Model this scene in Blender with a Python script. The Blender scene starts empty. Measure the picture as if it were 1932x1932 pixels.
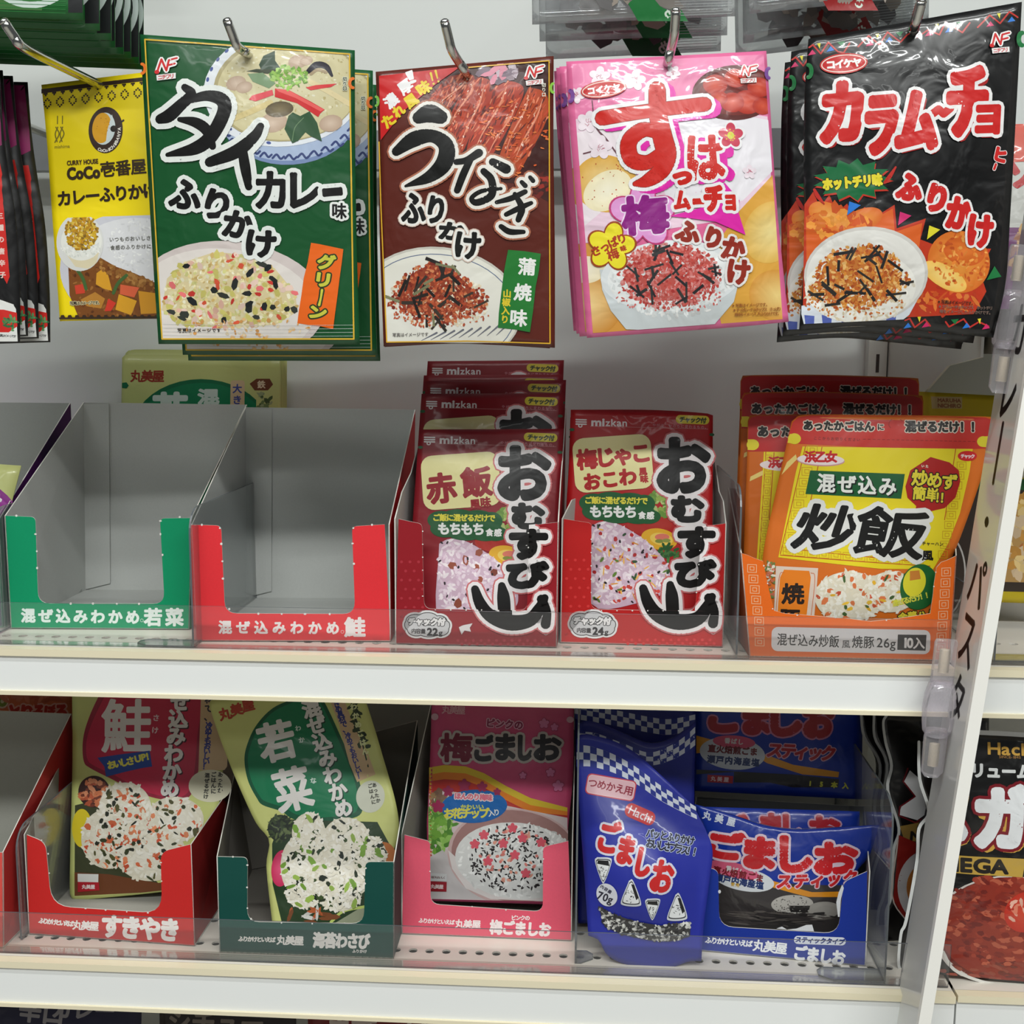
import bpy, math, random
import numpy as np
from mathutils import Matrix, Vector
from mathutils.geometry import tessellate_polygon

# ------------------------------------------------------------------ camera, light, exposure
SC = bpy.context.scene
COL = SC.collection
IMG, FPX = 1932.0, 2250.0
CAM = np.array([0.0, -0.72, 0.192])
YAW, PITCH, ROLL = math.radians(3.5), math.radians(-8.0), math.radians(-0.3)
SHELF2 = -0.211          # top of the lower shelf; the middle shelf top is z = 0
SHELF3 = -0.440
WALL_Y = 0.235

def cam_rot():
    return (Matrix.Rotation(YAW, 3, 'Z') @ Matrix.Rotation(PITCH, 3, 'X') @ Matrix.Rotation(ROLL, 3, 'Y'))
RM = np.array(cam_rot())
cd = bpy.data.cameras.new('camera'); co = bpy.data.objects.new('camera', cd); COL.objects.link(co)
cd.sensor_fit = 'HORIZONTAL'; cd.sensor_width = 36.0; cd.lens = 36.0 * FPX / IMG
cd.clip_start = 0.02; cd.clip_end = 50
co.matrix_world = Matrix.Translation(Vector(CAM)) @ (cam_rot() @ Matrix.Rotation(math.radians(90), 3, 'X')).to_4x4()
SC.camera = co

wd = bpy.data.worlds.new('store_ambient'); SC.world = wd; wd.use_nodes = True
wd.node_tree.nodes['Background'].inputs[0].default_value = (0.93, 0.97, 1.0, 1)
wd.node_tree.nodes['Background'].inputs[1].default_value = 0.10

def area(name, loc, target, sx, sy, power, col=(0.975, 1.0, 0.975)):
    l = bpy.data.lights.new(name, 'AREA'); l.shape = 'RECTANGLE'; l.size = sx; l.size_y = sy; l.energy = power; l.color = col
    o = bpy.data.objects.new(name, l); COL.objects.link(o); o.location = loc
    o.rotation_euler = (Vector(target) - Vector(loc)).to_track_quat('-Z', 'Y').to_euler()
    return o
area('ceiling_fluorescent', (-0.30, -0.80, 1.65), (-0.30, -0.74, 0), 2.4, 0.07, 20)
area('ceiling_fluorescent', (0.35, -1.9, 1.75), (0.30, -1.5, 0), 2.6, 0.08, 62)
area('ceiling_fluorescent', (-0.4, -3.1, 1.8), (-0.2, -1.8, 0), 3.0, 0.10, 7)
SC.view_settings.view_transform = 'Standard'; SC.view_settings.look = 'None'
SC.view_settings.gamma = 1.0; SC.view_settings.use_curve_mapping = False
SC.view_settings.exposure = -0.08

# ------------------------------------------------------------------ helpers: pixels, planes
def ray(p):
    p = np.atleast_2d(np.asarray(p, float))
    d = np.stack([(p[:, 0] - 966) / FPX, np.ones(len(p)), -(p[:, 1] - 966) / FPX], 1)
    return d @ RM.T
def hit_y(px, y):
    d = ray(px)[0]; return CAM + d * ((y - CAM[1]) / d[1])
def hit_z(px, z):
    d = ray(px)[0]; return CAM + d * ((z - CAM[2]) / d[2])
def unit(v):
    return v / np.linalg.norm(v)
def lin(c):
    if isinstance(c, str):
        c = [int(c[i:i + 2], 16) for i in (0, 2, 4)]
    c = np.array(c, float) / 255.0
    return np.where(c <= 0.04045, c / 12.92, ((c + 0.055) / 1.055) ** 2.4)

class Sheet:
    """a plane in the shop: origin, two in-plane axes, normal towards the aisle"""
    def __init__(s, P, e1, up):
        s.P = np.array(P, float); s.e1 = unit(np.array(e1, float)); up = np.array(up, float)
        s.e2 = unit(up - s.e1 * (up @ s.e1)); n = np.cross(s.e1, s.e2)
        s.n = n
    def hit(s, p):
        d = ray(p); t = ((s.P - CAM) @ s.n) / (d @ s.n)
        q = CAM + d * t[:, None] - s.P
        return np.stack([q @ s.e1, q @ s.e2], 1)
    def pt(s, ab, h=0.0):
        ab = np.atleast_2d(ab); h = np.broadcast_to(np.asarray(h, float), (len(ab),))
        return s.P + ab[:, :1] * s.e1 + ab[:, 1:] * s.e2 + h[:, None] * s.n
    def front(s):
        return s.n[1] < 0

# ------------------------------------------------------------------ materials
def new_mat(name):
    m = bpy.data.materials.new(name); m.use_nodes = True
    return m, m.node_tree.nodes, m.node_tree.links, m.node_tree.nodes['Principled BSDF']
def print_mat(name, rough, coat, bump, scale, spec=0.5, grain=0.0, metal=0.0):
    m, N, L, b = new_mat(name)
    a = N.new('ShaderNodeAttribute'); a.attribute_name = 'Col'
    tc = N.new('ShaderNodeTexCoord')
    nz = N.new('ShaderNodeTexNoise'); nz.inputs['Scale'].default_value = scale; nz.inputs['Detail'].default_value = 2.5
    nz.inputs['Distortion'].default_value = 0.8
    L.new(tc.outputs['Object'], nz.inputs['Vector'])
    bp = N.new('ShaderNodeBump'); bp.inputs['Strength'].default_value = bump; bp.inputs['Distance'].default_value = 0.004
    L.new(nz.outputs['Fac'], bp.inputs['Height']); L.new(bp.outputs['Normal'], b.inputs['Normal'])
    if grain:
        g = N.new('ShaderNodeTexNoise'); g.inputs['Scale'].default_value = 900; g.inputs['Detail'].default_value = 2
        L.new(tc.outputs['Object'], g.inputs['Vector'])
        mr = N.new('ShaderNodeMapRange'); mr.inputs[3].default_value = 1 - grain; mr.inputs[4].default_value = 1 + grain
        L.new(g.outputs['Fac'], mr.inputs[0])
        mx = N.new('ShaderNodeVectorMath'); mx.operation = 'MULTIPLY'
        L.new(a.outputs['Color'], mx.inputs[0]); L.new(mr.outputs[0], mx.inputs[1]); L.new(mx.outputs[0], b.inputs['Base Color'])
    else:
        L.new(a.outputs['Color'], b.inputs['Base Color'])
    b.inputs['Roughness'].default_value = rough; b.inputs['Specular IOR Level'].default_value = spec
    b.inputs['Coat Weight'].default_value = coat; b.inputs['Coat Roughness'].default_value = 0.065
    b.inputs['Metallic'].default_value = metal
    if coat:
        L.new(bp.outputs['Normal'], b.inputs['Coat Normal'])
    return m
FILM = print_mat('glossy_printed_film', 0.38, 0.40, 0.38, 34)
CRINKLE = print_mat('crinkled_glossy_film', 0.34, 0.5, 0.55, 40)
SATIN = print_mat('satin_printed_film', 0.42, 0.15, 0.28, 30)
CARD = print_mat('printed_cardboard', 0.6, 0.0, 0.05, 60, 0.3, 0.05)
PAINT = print_mat('painted_surface', 0.45, 0.0, 0.03, 40, 0.4, 0.02)

def plain(name, col, rough=0.4, metal=0.0, noise=0.06, scale=30, bump=0.0):
    m, N, L, b = new_mat(name)
    tc = N.new('ShaderNodeTexCoord'); nz = N.new('ShaderNodeTexNoise'); nz.inputs['Scale'].default_value = scale; nz.inputs['Detail'].default_value = 4
    L.new(tc.outputs['Object'], nz.inputs['Vector'])
    cr = N.new('ShaderNodeValToRGB'); c = lin(col)
    cr.color_ramp.elements[0].color = (*(c * (1 - noise)), 1); cr.color_ramp.elements[1].color = (*np.minimum(c * (1 + noise), 1), 1)
    L.new(nz.outputs['Fac'], cr.inputs[0]); L.new(cr.outputs[0], b.inputs['Base Color'])
    b.inputs['Roughness'].default_value = rough; b.inputs['Metallic'].default_value = metal
    if bump:
        bp = N.new('ShaderNodeBump'); bp.inputs['Strength'].default_value = bump; bp.inputs['Distance'].default_value = 0.001
        L.new(nz.outputs['Fac'], bp.inputs['Height']); L.new(bp.outputs['Normal'], b.inputs['Normal'])
    return m
def clear(name, tint, haze=0.04, gloss=1.0, base=0.03):
    m, N, L, b = new_mat(name); N.remove(b)
    out = N['Material Output']
    t = N.new('ShaderNodeBsdfTransparent'); t.inputs[0].default_value = (*lin(tint), 1)
    g = N.new('ShaderNodeBsdfGlossy'); g.inputs['Roughness'].default_value = 0.06; g.inputs[0].default_value = (gloss, gloss, gloss, 1)
    lw = N.new('ShaderNodeFresnel'); lw.inputs[0].default_value = 1.45
    ad = N.new('ShaderNodeMath'); ad.operation = 'MULTIPLY_ADD'; ad.inputs[1].default_value = 0.6; ad.inputs[2].default_value = base - 0.03
    L.new(lw.outputs[0], ad.inputs[0])
    m1 = N.new('ShaderNodeMixShader'); L.new(ad.outputs[0], m1.inputs[0]); L.new(t.outputs[0], m1.inputs[1]); L.new(g.outputs[0], m1.inputs[2])
    d = N.new('ShaderNodeBsdfDiffuse'); d.inputs[0].default_value = (0.9, 0.9, 0.92, 1)
    m2 = N.new('ShaderNodeMixShader')
    nz = N.new('ShaderNodeTexNoise'); nz.inputs['Scale'].default_value = 25
    mr = N.new('ShaderNodeMapRange'); mr.inputs[3].default_value = haze * 0.5; mr.inputs[4].default_value = haze * 1.5
    L.new(nz.outputs[0], mr.inputs[0]); L.new(mr.outputs[0], m2.inputs[0])
    L.new(m1.outputs[0], m2.inputs[1]); L.new(d.outputs[0], m2.inputs[2]); L.new(m2.outputs[0], out.inputs[0])
    return m
CLEAR = clear('clear_acrylic', (246, 248, 248), 0.05)
CLEAR_EDGE = plain('acrylic_cut_edge', (95, 100, 104), 0.25)
GUARD = clear('clear_front_guard', (254, 254, 254), 0.025)
CLIPM = clear('clear_clip_plastic', (251, 247, 252), 0.16, 1.0, 0.05)
BAGFILM = clear('clear_bag_film', (222, 224, 224), 0.13, 1.0, 0.10)
CHROME = plain('chrome_wire', (205, 205, 200), 0.16, 1.0, 0.03)
WALLM = plain('back_panel_paint', (214, 217, 214), 0.5, 0, 0.02, 6, 0.05)
LIPM = plain('white_price_rail', (240, 242, 241), 0.3, 0, 0.012, 9)
CREAM = plain('cream_rail_edge', (236, 226, 196), 0.3, 0, 0.02, 12)
SHELFM = plain('cream_enamel_shelf', (228, 222, 210), 0.32, 0, 0.03, 14, 0.03)
BARM = plain('grey_bar_paint', (150, 152, 155), 0.3, 0.35, 0.03)
DARKM = plain('dark_recess_shade', (62, 52, 48), 0.7, 0, 0.1)  # dark colour stands in for shade inside the shelf and the upright's slots
POSTM = plain('white_upright_paint', (216, 216, 208), 0.4, 0, 0.02)
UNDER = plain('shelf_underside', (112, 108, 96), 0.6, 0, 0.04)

# ------------------------------------------------------------------ objects
def tag(o, label=None, cat=None, group=None, kind=None):
    for k, v in (('label', label), ('category', cat), ('group', group), ('kind', kind)):
        if v: o[k] = v
    return o
def empty(name, loc):
    o = bpy.data.objects.new(name, None); COL.objects.link(o); o.location = Vector(loc); o.empty_display_size = 0.02
    return o
def mesh_obj(name, V, faces, mats, parent=None, origin=(0, 0, 0), cols=None, smooth=False, fmat=None):
    me = bpy.data.meshes.new(name)
    V = np.asarray(V, float) - np.asarray(origin, float)
    if isinstance(faces, np.ndarray):
        nf = len(faces)
        me.vertices.add(len(V)); me.vertices.foreach_set('co', V.astype(np.float32).ravel())
        k = faces.shape[1]
        me.loops.add(nf * k); me.loops.foreach_set('vertex_index', faces.astype(np.int32).ravel())
        me.polygons.add(nf); me.polygons.foreach_set('loop_start', np.arange(0, nf * k, k, dtype=np.int32))
        me.update(calc_edges=True)
    else:
        me.from_pydata([tuple(v) for v in V], [], [tuple(int(i) for i in f) for f in faces]); me.update()
    if not isinstance(mats, (list, tuple)): mats = [mats]
    for m in mats: me.materials.append(m)
    if fmat is not None:
        me.polygons.foreach_set('material_index', np.asarray(fmat, np.int32))
    if smooth: me.polygons.foreach_set('use_smooth', np.ones(len(me.polygons), bool))
    if cols is not None:
        at = me.color_attributes.new('Col', 'FLOAT_COLOR', 'POINT')
        c = np.ones((len(V), 4), np.float32); c[:, :3] = cols
        at.data.foreach_set('color', c.ravel())
    o = bpy.data.objects.new(name, me); COL.objects.link(o)
    if parent is not None: o.parent = parent
    else: o.location = Vector(origin)
    return o
def copy_tree(o, parent=None):
    c = o.copy(); COL.objects.link(c)
    if parent is not None: c.parent = parent
    for ch in list(o.children): copy_tree(ch, c)
    return c
def box_vf(lo, hi):
    (x0, y0, z0), (x1, y1, z1) = lo, hi
    V = [(x, y, z) for z in (z0, z1) for y in (y0, y1) for x in (x0, x1)]
    Fc = [(0, 2, 3, 1), (4, 5, 7, 6), (0, 1, 5, 4), (2, 6, 7, 3), (0, 4, 6, 2), (1, 3, 7, 5)]
    return V, Fc
def slab(poly3, off):
    """extrude a planar 3D polygon by the vector off -> V, faces (front, back, rim...)"""
    P = np.asarray(poly3, float); n = len(P)
    V = np.vstack([P, P + np.asarray(off)])
    tr = tessellate_polygon([[Vector(p) for p in P]])
    f = [tuple(t) for t in tr]; b = [tuple(n + i for i in reversed(t)) for t in tr]
    r = [(i, (i + 1) % n, n + (i + 1) % n, n + i) for i in range(n)]
    return V, f, b, r
def slab_obj(name, poly3, off, mats, parent=None, origin=(0, 0, 0), colf=None, colb=None, cole=None):
    """cardboard style slab: separate vertices for front, back and edge so each has its own colour"""
    V, f, b, r = slab(poly3, off); n = len(poly3)
    VV = np.vstack([V, V]); e = [tuple(i + 2 * n for i in q) for q in r]
    faces = f + b + e
    cols = None
    if colf is not None:
        cols = np.vstack([np.tile(lin(colf), (n, 1)), np.tile(lin(colb), (n, 1)), np.tile(lin(cole), (2 * n, 1))])
    fm = [0] * len(f) + [min(1, len(mats) - 1)] * len(b) + [len(mats) - 1] * len(e) if isinstance(mats, list) else None
    return mesh_obj(name, VV, faces, mats, parent, origin, cols, fmat=fm)
def tube_vf(path, r, seg=10):
    P = [np.array(p, float) for p in path]; V = []; Fc = []
    rr = r if hasattr(r, '__len__') else [r] * len(P)
    up = np.array([0.13, 0.2, 1.0])
    for i, p in enumerate(P):
        t = unit(P[min(i + 1, len(P) - 1)] - P[max(i - 1, 0)])
        a = unit(np.cross(t, up)); b = np.cross(t, a)
        for k in range(seg):
            an = 2 * math.pi * k / seg
            V.append(p + rr[i] * (math.cos(an) * a + math.sin(an) * b))
    for i in range(len(P) - 1):
        for k in range(seg):
            Fc.append((i * seg + k, i * seg + (k + 1) % seg, (i + 1) * seg + (k + 1) % seg, (i + 1) * seg + k))
    Fc.append(tuple(reversed(range(seg)))); Fc.append(tuple(range((len(P) - 1) * seg, len(P) * seg)))
    return V, Fc
def smooth_path(pts, n=6):
    P = np.asarray(pts, float)
    if len(P) < 3: return P
    Q = np.vstack([2 * P[0] - P[1], P, 2 * P[-1] - P[-2]]); out = []
    for i in range(1, len(Q) - 2):
        p0, p1, p2, p3 = Q[i - 1:i + 3]
        for t in np.linspace(0, 1, n, endpoint=False):
            out.append(0.5 * (2 * p1 + (p2 - p0) * t + (2 * p0 - 5 * p1 + 4 * p2 - p3) * t * t + (3 * p1 - p0 - 3 * p2 + p3) * t ** 3))
    out.append(P[-1]); return np.array(out)

def curve(pts):
    """closed smooth outline through the points"""
    q = [tuple(p) for p in smooth_path(list(pts) + [pts[0]], 5)]
    return q[:-1]

# ------------------------------------------------------------------ glyphs of the built-in font
class Glyphs(dict):
    """outlines are fetched from the built-in font the first time a character is printed"""
    def __missing__(s, ch):
        load_glyphs(ch); return s[ch]
GL = Glyphs()
GSC = bpy.data.scenes.new('glyph_workshop')
def load_glyphs(chars):
    objs = []
    for ch in sorted(set(chars) - {' '} - set(GL.keys())):
        c = bpy.data.curves.new('glyph', 'FONT'); c.body = ch; c.resolution_u = 3
        o = bpy.data.objects.new('glyph', c); GSC.collection.objects.link(o); objs.append((ch, o))
    if not objs: return
    GSC.view_layers[0].update(); dg = GSC.view_layers[0].depsgraph
    for ch, o in objs:
        ev = o.evaluated_get(dg); m = ev.to_mesh(); m.calc_loop_triangles()
        V = np.array([v.co[:2] for v in m.vertices]).reshape(-1, 2)
        T = np.array([t.vertices[:] for t in m.loop_triangles]).reshape(-1, 3)
        cnt = {}
        for t in T:
            for a, b in ((t[0], t[1]), (t[1], t[2]), (t[2], t[0])):
                k = (min(a, b), max(a, b)); cnt[k] = cnt.get(k, 0) + 1
        E = np.array([k for k, n in cnt.items() if n == 1]).reshape(-1, 2)
        GL[ch] = (V, T, E); ev.to_mesh_clear()
    for ch, o in objs:
        c = o.data; bpy.data.objects.remove(o); bpy.data.curves.remove(c)
ADV = lambda ch: (0.33 if ch == ' ' else 1.0 if ord(ch) > 0x2000 else max(0.2, GL[ch][0][:, 0].max() + 0.06))

def subdivide(P, T, C, L):
    """bisect the longest edge of every triangle longer than L (P: in-plane metres)"""
    for _ in range(40):
        A = P[T]
        e = np.linalg.norm(A - A[:, [1, 2, 0]], axis=2)
        big = e.max(1) > L
        if not big.any(): break
        k = e[big].argmax(1); t = T[big]; n = len(t); r = np.arange(n)
        a, b, c = t[r, k], t[r, (k + 1) % 3], t[r, (k + 2) % 3]
        mi = len(P) + r
        P = np.vstack([P, (P[a] + P[b]) / 2]); C = np.vstack([C, (C[a] + C[b]) / 2])
        T = np.vstack([T[~big], np.stack([a, mi, c], 1), np.stack([mi, b, c], 1)])
    return P, T, C
def clip_tris(P, T, C, poly):
    """Sutherland-Hodgman of triangles against a convex polygon (pixels)"""
    Q = np.asarray(poly, float)
    ar = 0.5 * np.sum(Q[:, 0] * np.roll(Q[:, 1], -1) - np.roll(Q[:, 0], -1) * Q[:, 1])
    if ar < 0: Q = Q[::-1]
    ed = [(Q[i], np.array([-(Q[(i + 1) % len(Q)] - Q[i])[1], (Q[(i + 1) % len(Q)] - Q[i])[0]])) for i in range(len(Q))]
    S = np.stack([(P - q) @ n for q, n in ed], 1)
    ins = (S >= -1e-9)
    tin = ins[T]
    whole = tin.all(axis=(1, 2)); out = (~tin).all(axis=1).any(axis=1)
    keep = [T[whole]]; NP, NC = [P], [C]; base = len(P); nt = []
    for t in T[~whole & ~out]:
        pp = [(P[i], C[i]) for i in t]
        for q, n in ed:
            res = []
            for i in range(len(pp)):
                a, b = pp[i], pp[(i + 1) % len(pp)]
                da, db = (a[0] - q) @ n, (b[0] - q) @ n
                if da >= 0: res.append(a)
                if (da >= 0) != (db >= 0):
                    w = da / (da - db); res.append((a[0] + (b[0] - a[0]) * w, a[1] + (b[1] - a[1]) * w))
            pp = res
            if len(pp) < 3: break
        if len(pp) >= 3:
            NP.append(np.array([x[0] for x in pp])); NC.append(np.array([x[1] for x in pp]))
            nt += [(base, base + i, base + i + 1) for i in range(1, len(pp) - 1)]; base += len(pp)
    T2 = np.vstack(keep + ([np.array(nt)] if nt else []))
    return np.vstack(NP), T2.astype(int), np.vstack(NC)

# ------------------------------------------------------------------ printed artwork on a sheet
class Art:
    def __init__(s, sheet, root, mat):
        s.sheet, s.root, s.mat = sheet, root, mat
        s.parts = {}; s.cur = 'printed_picture'; s.lay = 0; s.fr = (0.0, 0.0, 1.0); s.clip = None
        s.h0 = 0.00008; s.step = 0.000006; s.maxe = 0.0026; s.par = {}
    def disp(s, ab):
        return np.zeros(len(ab))
    def use(s, part): s.cur = part; return s
    def part(s, name):
        s.cnt = getattr(s, 'cnt', 0) + 1; s.cur = '%s#%d' % (name, s.cnt); return s
    def sub(s, name):
        """a piece of the current part"""
        p = s.cur; p = s.par.get(p, p); s.part(name); s.par[s.cur] = p; return s
    def frame(s, ox, oy, k): s.fr = (ox, oy, k); return s
    def px(s, p):
        p = np.atleast_2d(np.asarray(p, float)); return p / s.fr[2] + np.array(s.fr[:2])
    def add(s, P, T, C, clip=0, same=False, dh=0.0):
        """P in source pixels; C colours (one row or per vertex)"""
        P = np.asarray(P, float); T = np.asarray(T, int).reshape(-1, 3)
        if len(T) == 0: return
        C = np.asarray(C, float)
        if C.ndim == 1: C = np.tile(C, (len(P), 1))
        if C.shape[1] == 3: C = np.hstack([C, np.zeros((len(C), 1))])      # 4th column: hair's-breadth lift, keeps overlapping strokes apart
        if not same and not s.hold: s.lay += 1
        cl = s.clip if clip == 0 else clip
        for q in (cl if (cl and isinstance(cl[0][0], (list, tuple, np.ndarray))) else [cl]):
            P2, T2, C2 = (P, T, C) if q is None else clip_tris(P, T, C, q)
            if len(T2) == 0: continue
            used = np.unique(T2); mp = np.zeros(len(P2), int); mp[used] = np.arange(len(used))
            P2, C2, T2 = P2[used], C2[used], mp[T2]
            ab = s.sheet.hit(P2)
            ab, T2, C2 = subdivide(ab, T2, C2, s.maxe)
            X = s.sheet.pt(ab, s.disp(ab) + s.h0 + s.lay * s.step + math.copysign(1, s.step) * (dh + C2[:, 3]))
            # orient towards the aisle
            a, b, c = ab[T2[:, 0]], ab[T2[:, 1]], ab[T2[:, 2]]
            sg = (b[:, 0] - a[:, 0]) * (c[:, 1] - a[:, 1]) - (b[:, 1] - a[:, 1]) * (c[:, 0] - a[:, 0])
            fl = sg < 0; T2 = T2.copy(); T2[fl] = T2[fl][:, ::-1]
            s.parts.setdefault(s.cur, []).append((X, T2, C2[:, :3]))
    # --- shapes (coordinates in the current frame)
    def poly(s, pts, col, clip=0):
        P = s.px(pts); tr = tessellate_polygon([[Vector((x, y, 0)) for x, y in P]])
        s.add(P, [tuple(t) for t in tr], lin(col), clip)
    def ell(s, cx, cy, rx, ry, col, rot=0, col2=None, clip=0, n=40, a0=0, a1=360):
        an = np.radians(np.linspace(a0, a1, n + (0 if a1 - a0 == 360 else 1), endpoint=a1 - a0 != 360)); r = math.radians(rot)
        u, v = rx * np.cos(an), ry * np.sin(an)
        X = np.stack([cx + u * math.cos(r) - v * math.sin(r), cy + u * math.sin(r) + v * math.cos(r)], 1)
        P = s.px(np.vstack([[[cx, cy]], X])); m = len(X)
        T = [(0, i + 1, (i + 1) % m + 1) for i in range(m if a1 - a0 == 360 else m - 1)]
        C = np.tile(lin(col), (m + 1, 1))
        if col2 is not None: C[0] = lin(col2)
        s.add(P, T, C, clip)
    def ring(s, cx, cy, rx, ry, w, col, rot=0, clip=0, a0=0, a1=360, n=48):
        an = np.radians(np.linspace(a0, a1, n)); r = math.radians(rot); u, v = rx * np.cos(an), ry * np.sin(an)
        s.stroke(np.stack([cx + u * math.cos(r) - v * math.sin(r), cy + u * math.sin(r) + v * math.cos(r)], 1), w, col, clip=clip, smooth=False)
    def rrect(s, x0, y0, x1, y1, r, col, rot=0, clip=0):
        s.poly(s.rr_pts(x0, y0, x1, y1, r, rot), col, clip)
    def rr_pts(s, x0, y0, x1, y1, r, rot=0):
        pts = []
        for cx, cy, a in ((x1 - r, y0 + r, -90), (x1 - r, y1 - r, 0), (x0 + r, y1 - r, 90), (x0 + r, y0 + r, 180)):
            for k in range(6):
                t = math.radians(a + 18 * k); pts.append((cx + r * math.cos(t), cy + r * math.sin(t)))
        if rot:
            mx, my = (x0 + x1) / 2, (y0 + y1) / 2; c, d = math.cos(math.radians(rot)), math.sin(math.radians(rot))
            pts = [(mx + (x - mx) * c - (y - my) * d, my + (x - mx) * d + (y - my) * c) for x, y in pts]
        return pts
    def _ribbon(s, Q, W, cap=8):
        """ribbon with round joints; Q points, W full widths -> P, T"""
        P, T, H = [], [], []
        for i in range(len(Q) - 1):
            d = Q[i + 1] - Q[i]; L = np.hypot(*d)
            if L < 1e-9: continue
            nx = np.array([-d[1], d[0]]) / L; b = len(P)
            P += [Q[i] + nx * W[i] / 2, Q[i] - nx * W[i] / 2, Q[i + 1] - nx * W[i + 1] / 2, Q[i + 1] + nx * W[i + 1] / 2]; H += [(i % 6) * 3e-7] * 4
            T += [(b, b + 1, b + 2), (b, b + 2, b + 3)]
        for i in range(len(Q)):
            b = len(P); P += [Q[i] + W[i] / 2 * np.array([math.cos(2 * math.pi * k / cap), math.sin(2 * math.pi * k / cap)]) for k in range(cap)]; H += [(6 + i % 6) * 3e-7] * cap
            T += [(b, b + k, b + k + 1) for k in range(1, cap - 1)]
        return P, T, H
    def stroke(s, pts, w, col, out=(), clip=0, smooth=True, cap=10, same=False):
        s.strokes([(pts, w)], col, out, clip, smooth, cap, same)
    def strokes(s, lst, col, out=(), clip=0, smooth=True, cap=10, same=False, off=(0, 0)):
        for extra, c in list(out) + [(0, col)]:
            PP, TT, HH = [], [], []
            for si, (pts, w) in enumerate(lst):
                pts = np.asarray(pts, float); W = np.asarray(w if hasattr(w, '__len__') else [w] * len(pts), float)
                if smooth and len(pts) > 2:
                    Z = smooth_path(np.column_stack([pts, W]), 5); Q, W = Z[:, :2], np.maximum(Z[:, 2], 0.5)
                else: Q = pts
                P, T, H = s._ribbon(s.px(Q + np.array(off)), (W + 2 * extra) / s.fr[2], cap)
                b = len(PP); PP += P; HH += [h + si * 1.5e-7 for h in H]; TT += [(a + b, d + b, e + b) for a, d, e in T]
            s.add(np.array(PP), TT, np.hstack([np.tile(lin(c), (len(PP), 1)), np.array(HH)[:, None]]), clip, same)
    def _glyph(s, ch, A, col, w=0, out=(), clip=0, grad=None):
        """A: function font units -> frame coords"""
        V, T, E = GL[ch]; P = s.px(A(V))
        for extra, c in list(out) + [(0, col)]:
            ww = (w + 2 * extra) / s.fr[2]; PP, TT, HH = P, T, np.zeros(len(P))
            if ww > 0:
                n = len(P); Q0, Q1 = P[E[:, 0]], P[E[:, 1]]; d = Q1 - Q0; L = np.maximum(np.hypot(d[:, 0], d[:, 1]), 1e-9)
                nx = np.stack([-d[:, 1], d[:, 0]], 1) / L[:, None] * ww / 2
                m = len(E); quad = np.stack([Q0 + nx, Q0 - nx, Q1 - nx, Q1 + nx], 1).reshape(-1, 2)
                i = n + 4 * np.arange(m); tq = np.concatenate([np.stack([i, i + 1, i + 2], 1), np.stack([i, i + 2, i + 3], 1)])
                cap = 8 if ww > 1.6 else 5
                bv = np.unique(E); an = 2 * np.pi * np.arange(cap) / cap
                disc = (P[bv][:, None, :] + ww / 2 * np.stack([np.cos(an), np.sin(an)], 1)[None]).reshape(-1, 2)
                j = n + 4 * m + cap * np.arange(len(bv))
                td = np.concatenate([np.stack([j, j + k, j + k + 1], 1) for k in range(1, cap - 1)])
                PP = np.vstack([P, quad, disc]); TT = np.vstack([T, tq, td])
                HH = np.concatenate([HH, np.repeat(1 + np.arange(m) % 6, 4) * 3e-7, np.repeat(7 + np.arange(len(bv)) % 6, cap) * 3e-7])
            s.add(PP, TT, np.hstack([np.tile(lin(c), (len(PP), 1)), HH[:, None]]), clip, same=s._same)
    _same = False; hold = False
    def ch(s, c, x0, y0, x1, y1, col, w=0, out=(), rot=0, shear=0, clip=0):
        """fit the glyph's own box into (x0,y0)-(x1,y1), weight included"""
        V = GL[c][0]; lo, hi = V.min(0), V.max(0); mx, my = (x0 + x1) / 2, (y0 + y1) / 2
        kx = (x1 - x0 - w) / max(hi[0] - lo[0], 1e-6); ky = (y1 - y0 - w) / max(hi[1] - lo[1], 1e-6); cc = (lo + hi) / 2
        r = math.radians(rot)
        def A(v):
            x = (v[:, 0] - cc[0]) * kx; y = -(v[:, 1] - cc[1]) * ky; x = x - shear * y
            return np.stack([mx + x * math.cos(r) - y * math.sin(r), my + x * math.sin(r) + y * math.cos(r)], 1)
        s._glyph(c, A, col, w, out, clip)
    def txt(s, t, p0, p1, size, col, w=0, out=(), rot=None, sx=1.0, shear=0, clip=0):
        """full-width text: p0, p1 are the centres of the first and last character cells; ascii text: left and right ends"""
        p0, p1 = np.array(p0, float), np.array(p1, float); d = p1 - p0
        asc = all(ord(c) < 0x2000 for c in t); load_glyphs(t)
        vert = abs(d[1]) > abs(d[0]) and not asc
        ang = (math.atan2(d[1], d[0]) if not vert else math.atan2(-d[0], d[1])) if len(t) > 1 else 0
        if rot is not None: ang = math.radians(rot)
        items = []
        if asc:
            adv = [ADV(c) for c in t]; tot = sum(adv) - 0.06; x = 0; kx = np.hypot(*d) / tot
            for c, a in zip(t, adv): items.append((c, p0 + d * x / tot, kx)); x += a
        else:
            for i, c in enumerate(t): items.append((c, p0 + d * (i / max(1, len(t) - 1)), None))
        for extra, cc in list(out) + [(None, col)]:
            s.lay += 1; s._same = True
            for c, q, kx in items:
                if c == ' ': continue
                cx, cy, k = (0.0, 0.34, kx) if asc else (0.5, 0.38, size * sx)
                def A(v, q=q, k=k):
                    x = (v[:, 0] - cx) * k; y = -(v[:, 1] - cy) * size
                    if vert and c in 'ー～': x, y = -y * 0.9, x
                    x = x - shear * y
                    return np.stack([q[0] + x * math.cos(ang) - y * math.sin(ang), q[1] + x * math.sin(ang) + y * math.cos(ang)], 1)
                s._glyph(c, A, cc, w + (2 * extra if extra is not None else 0), (), clip)
            s._same = False
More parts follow.
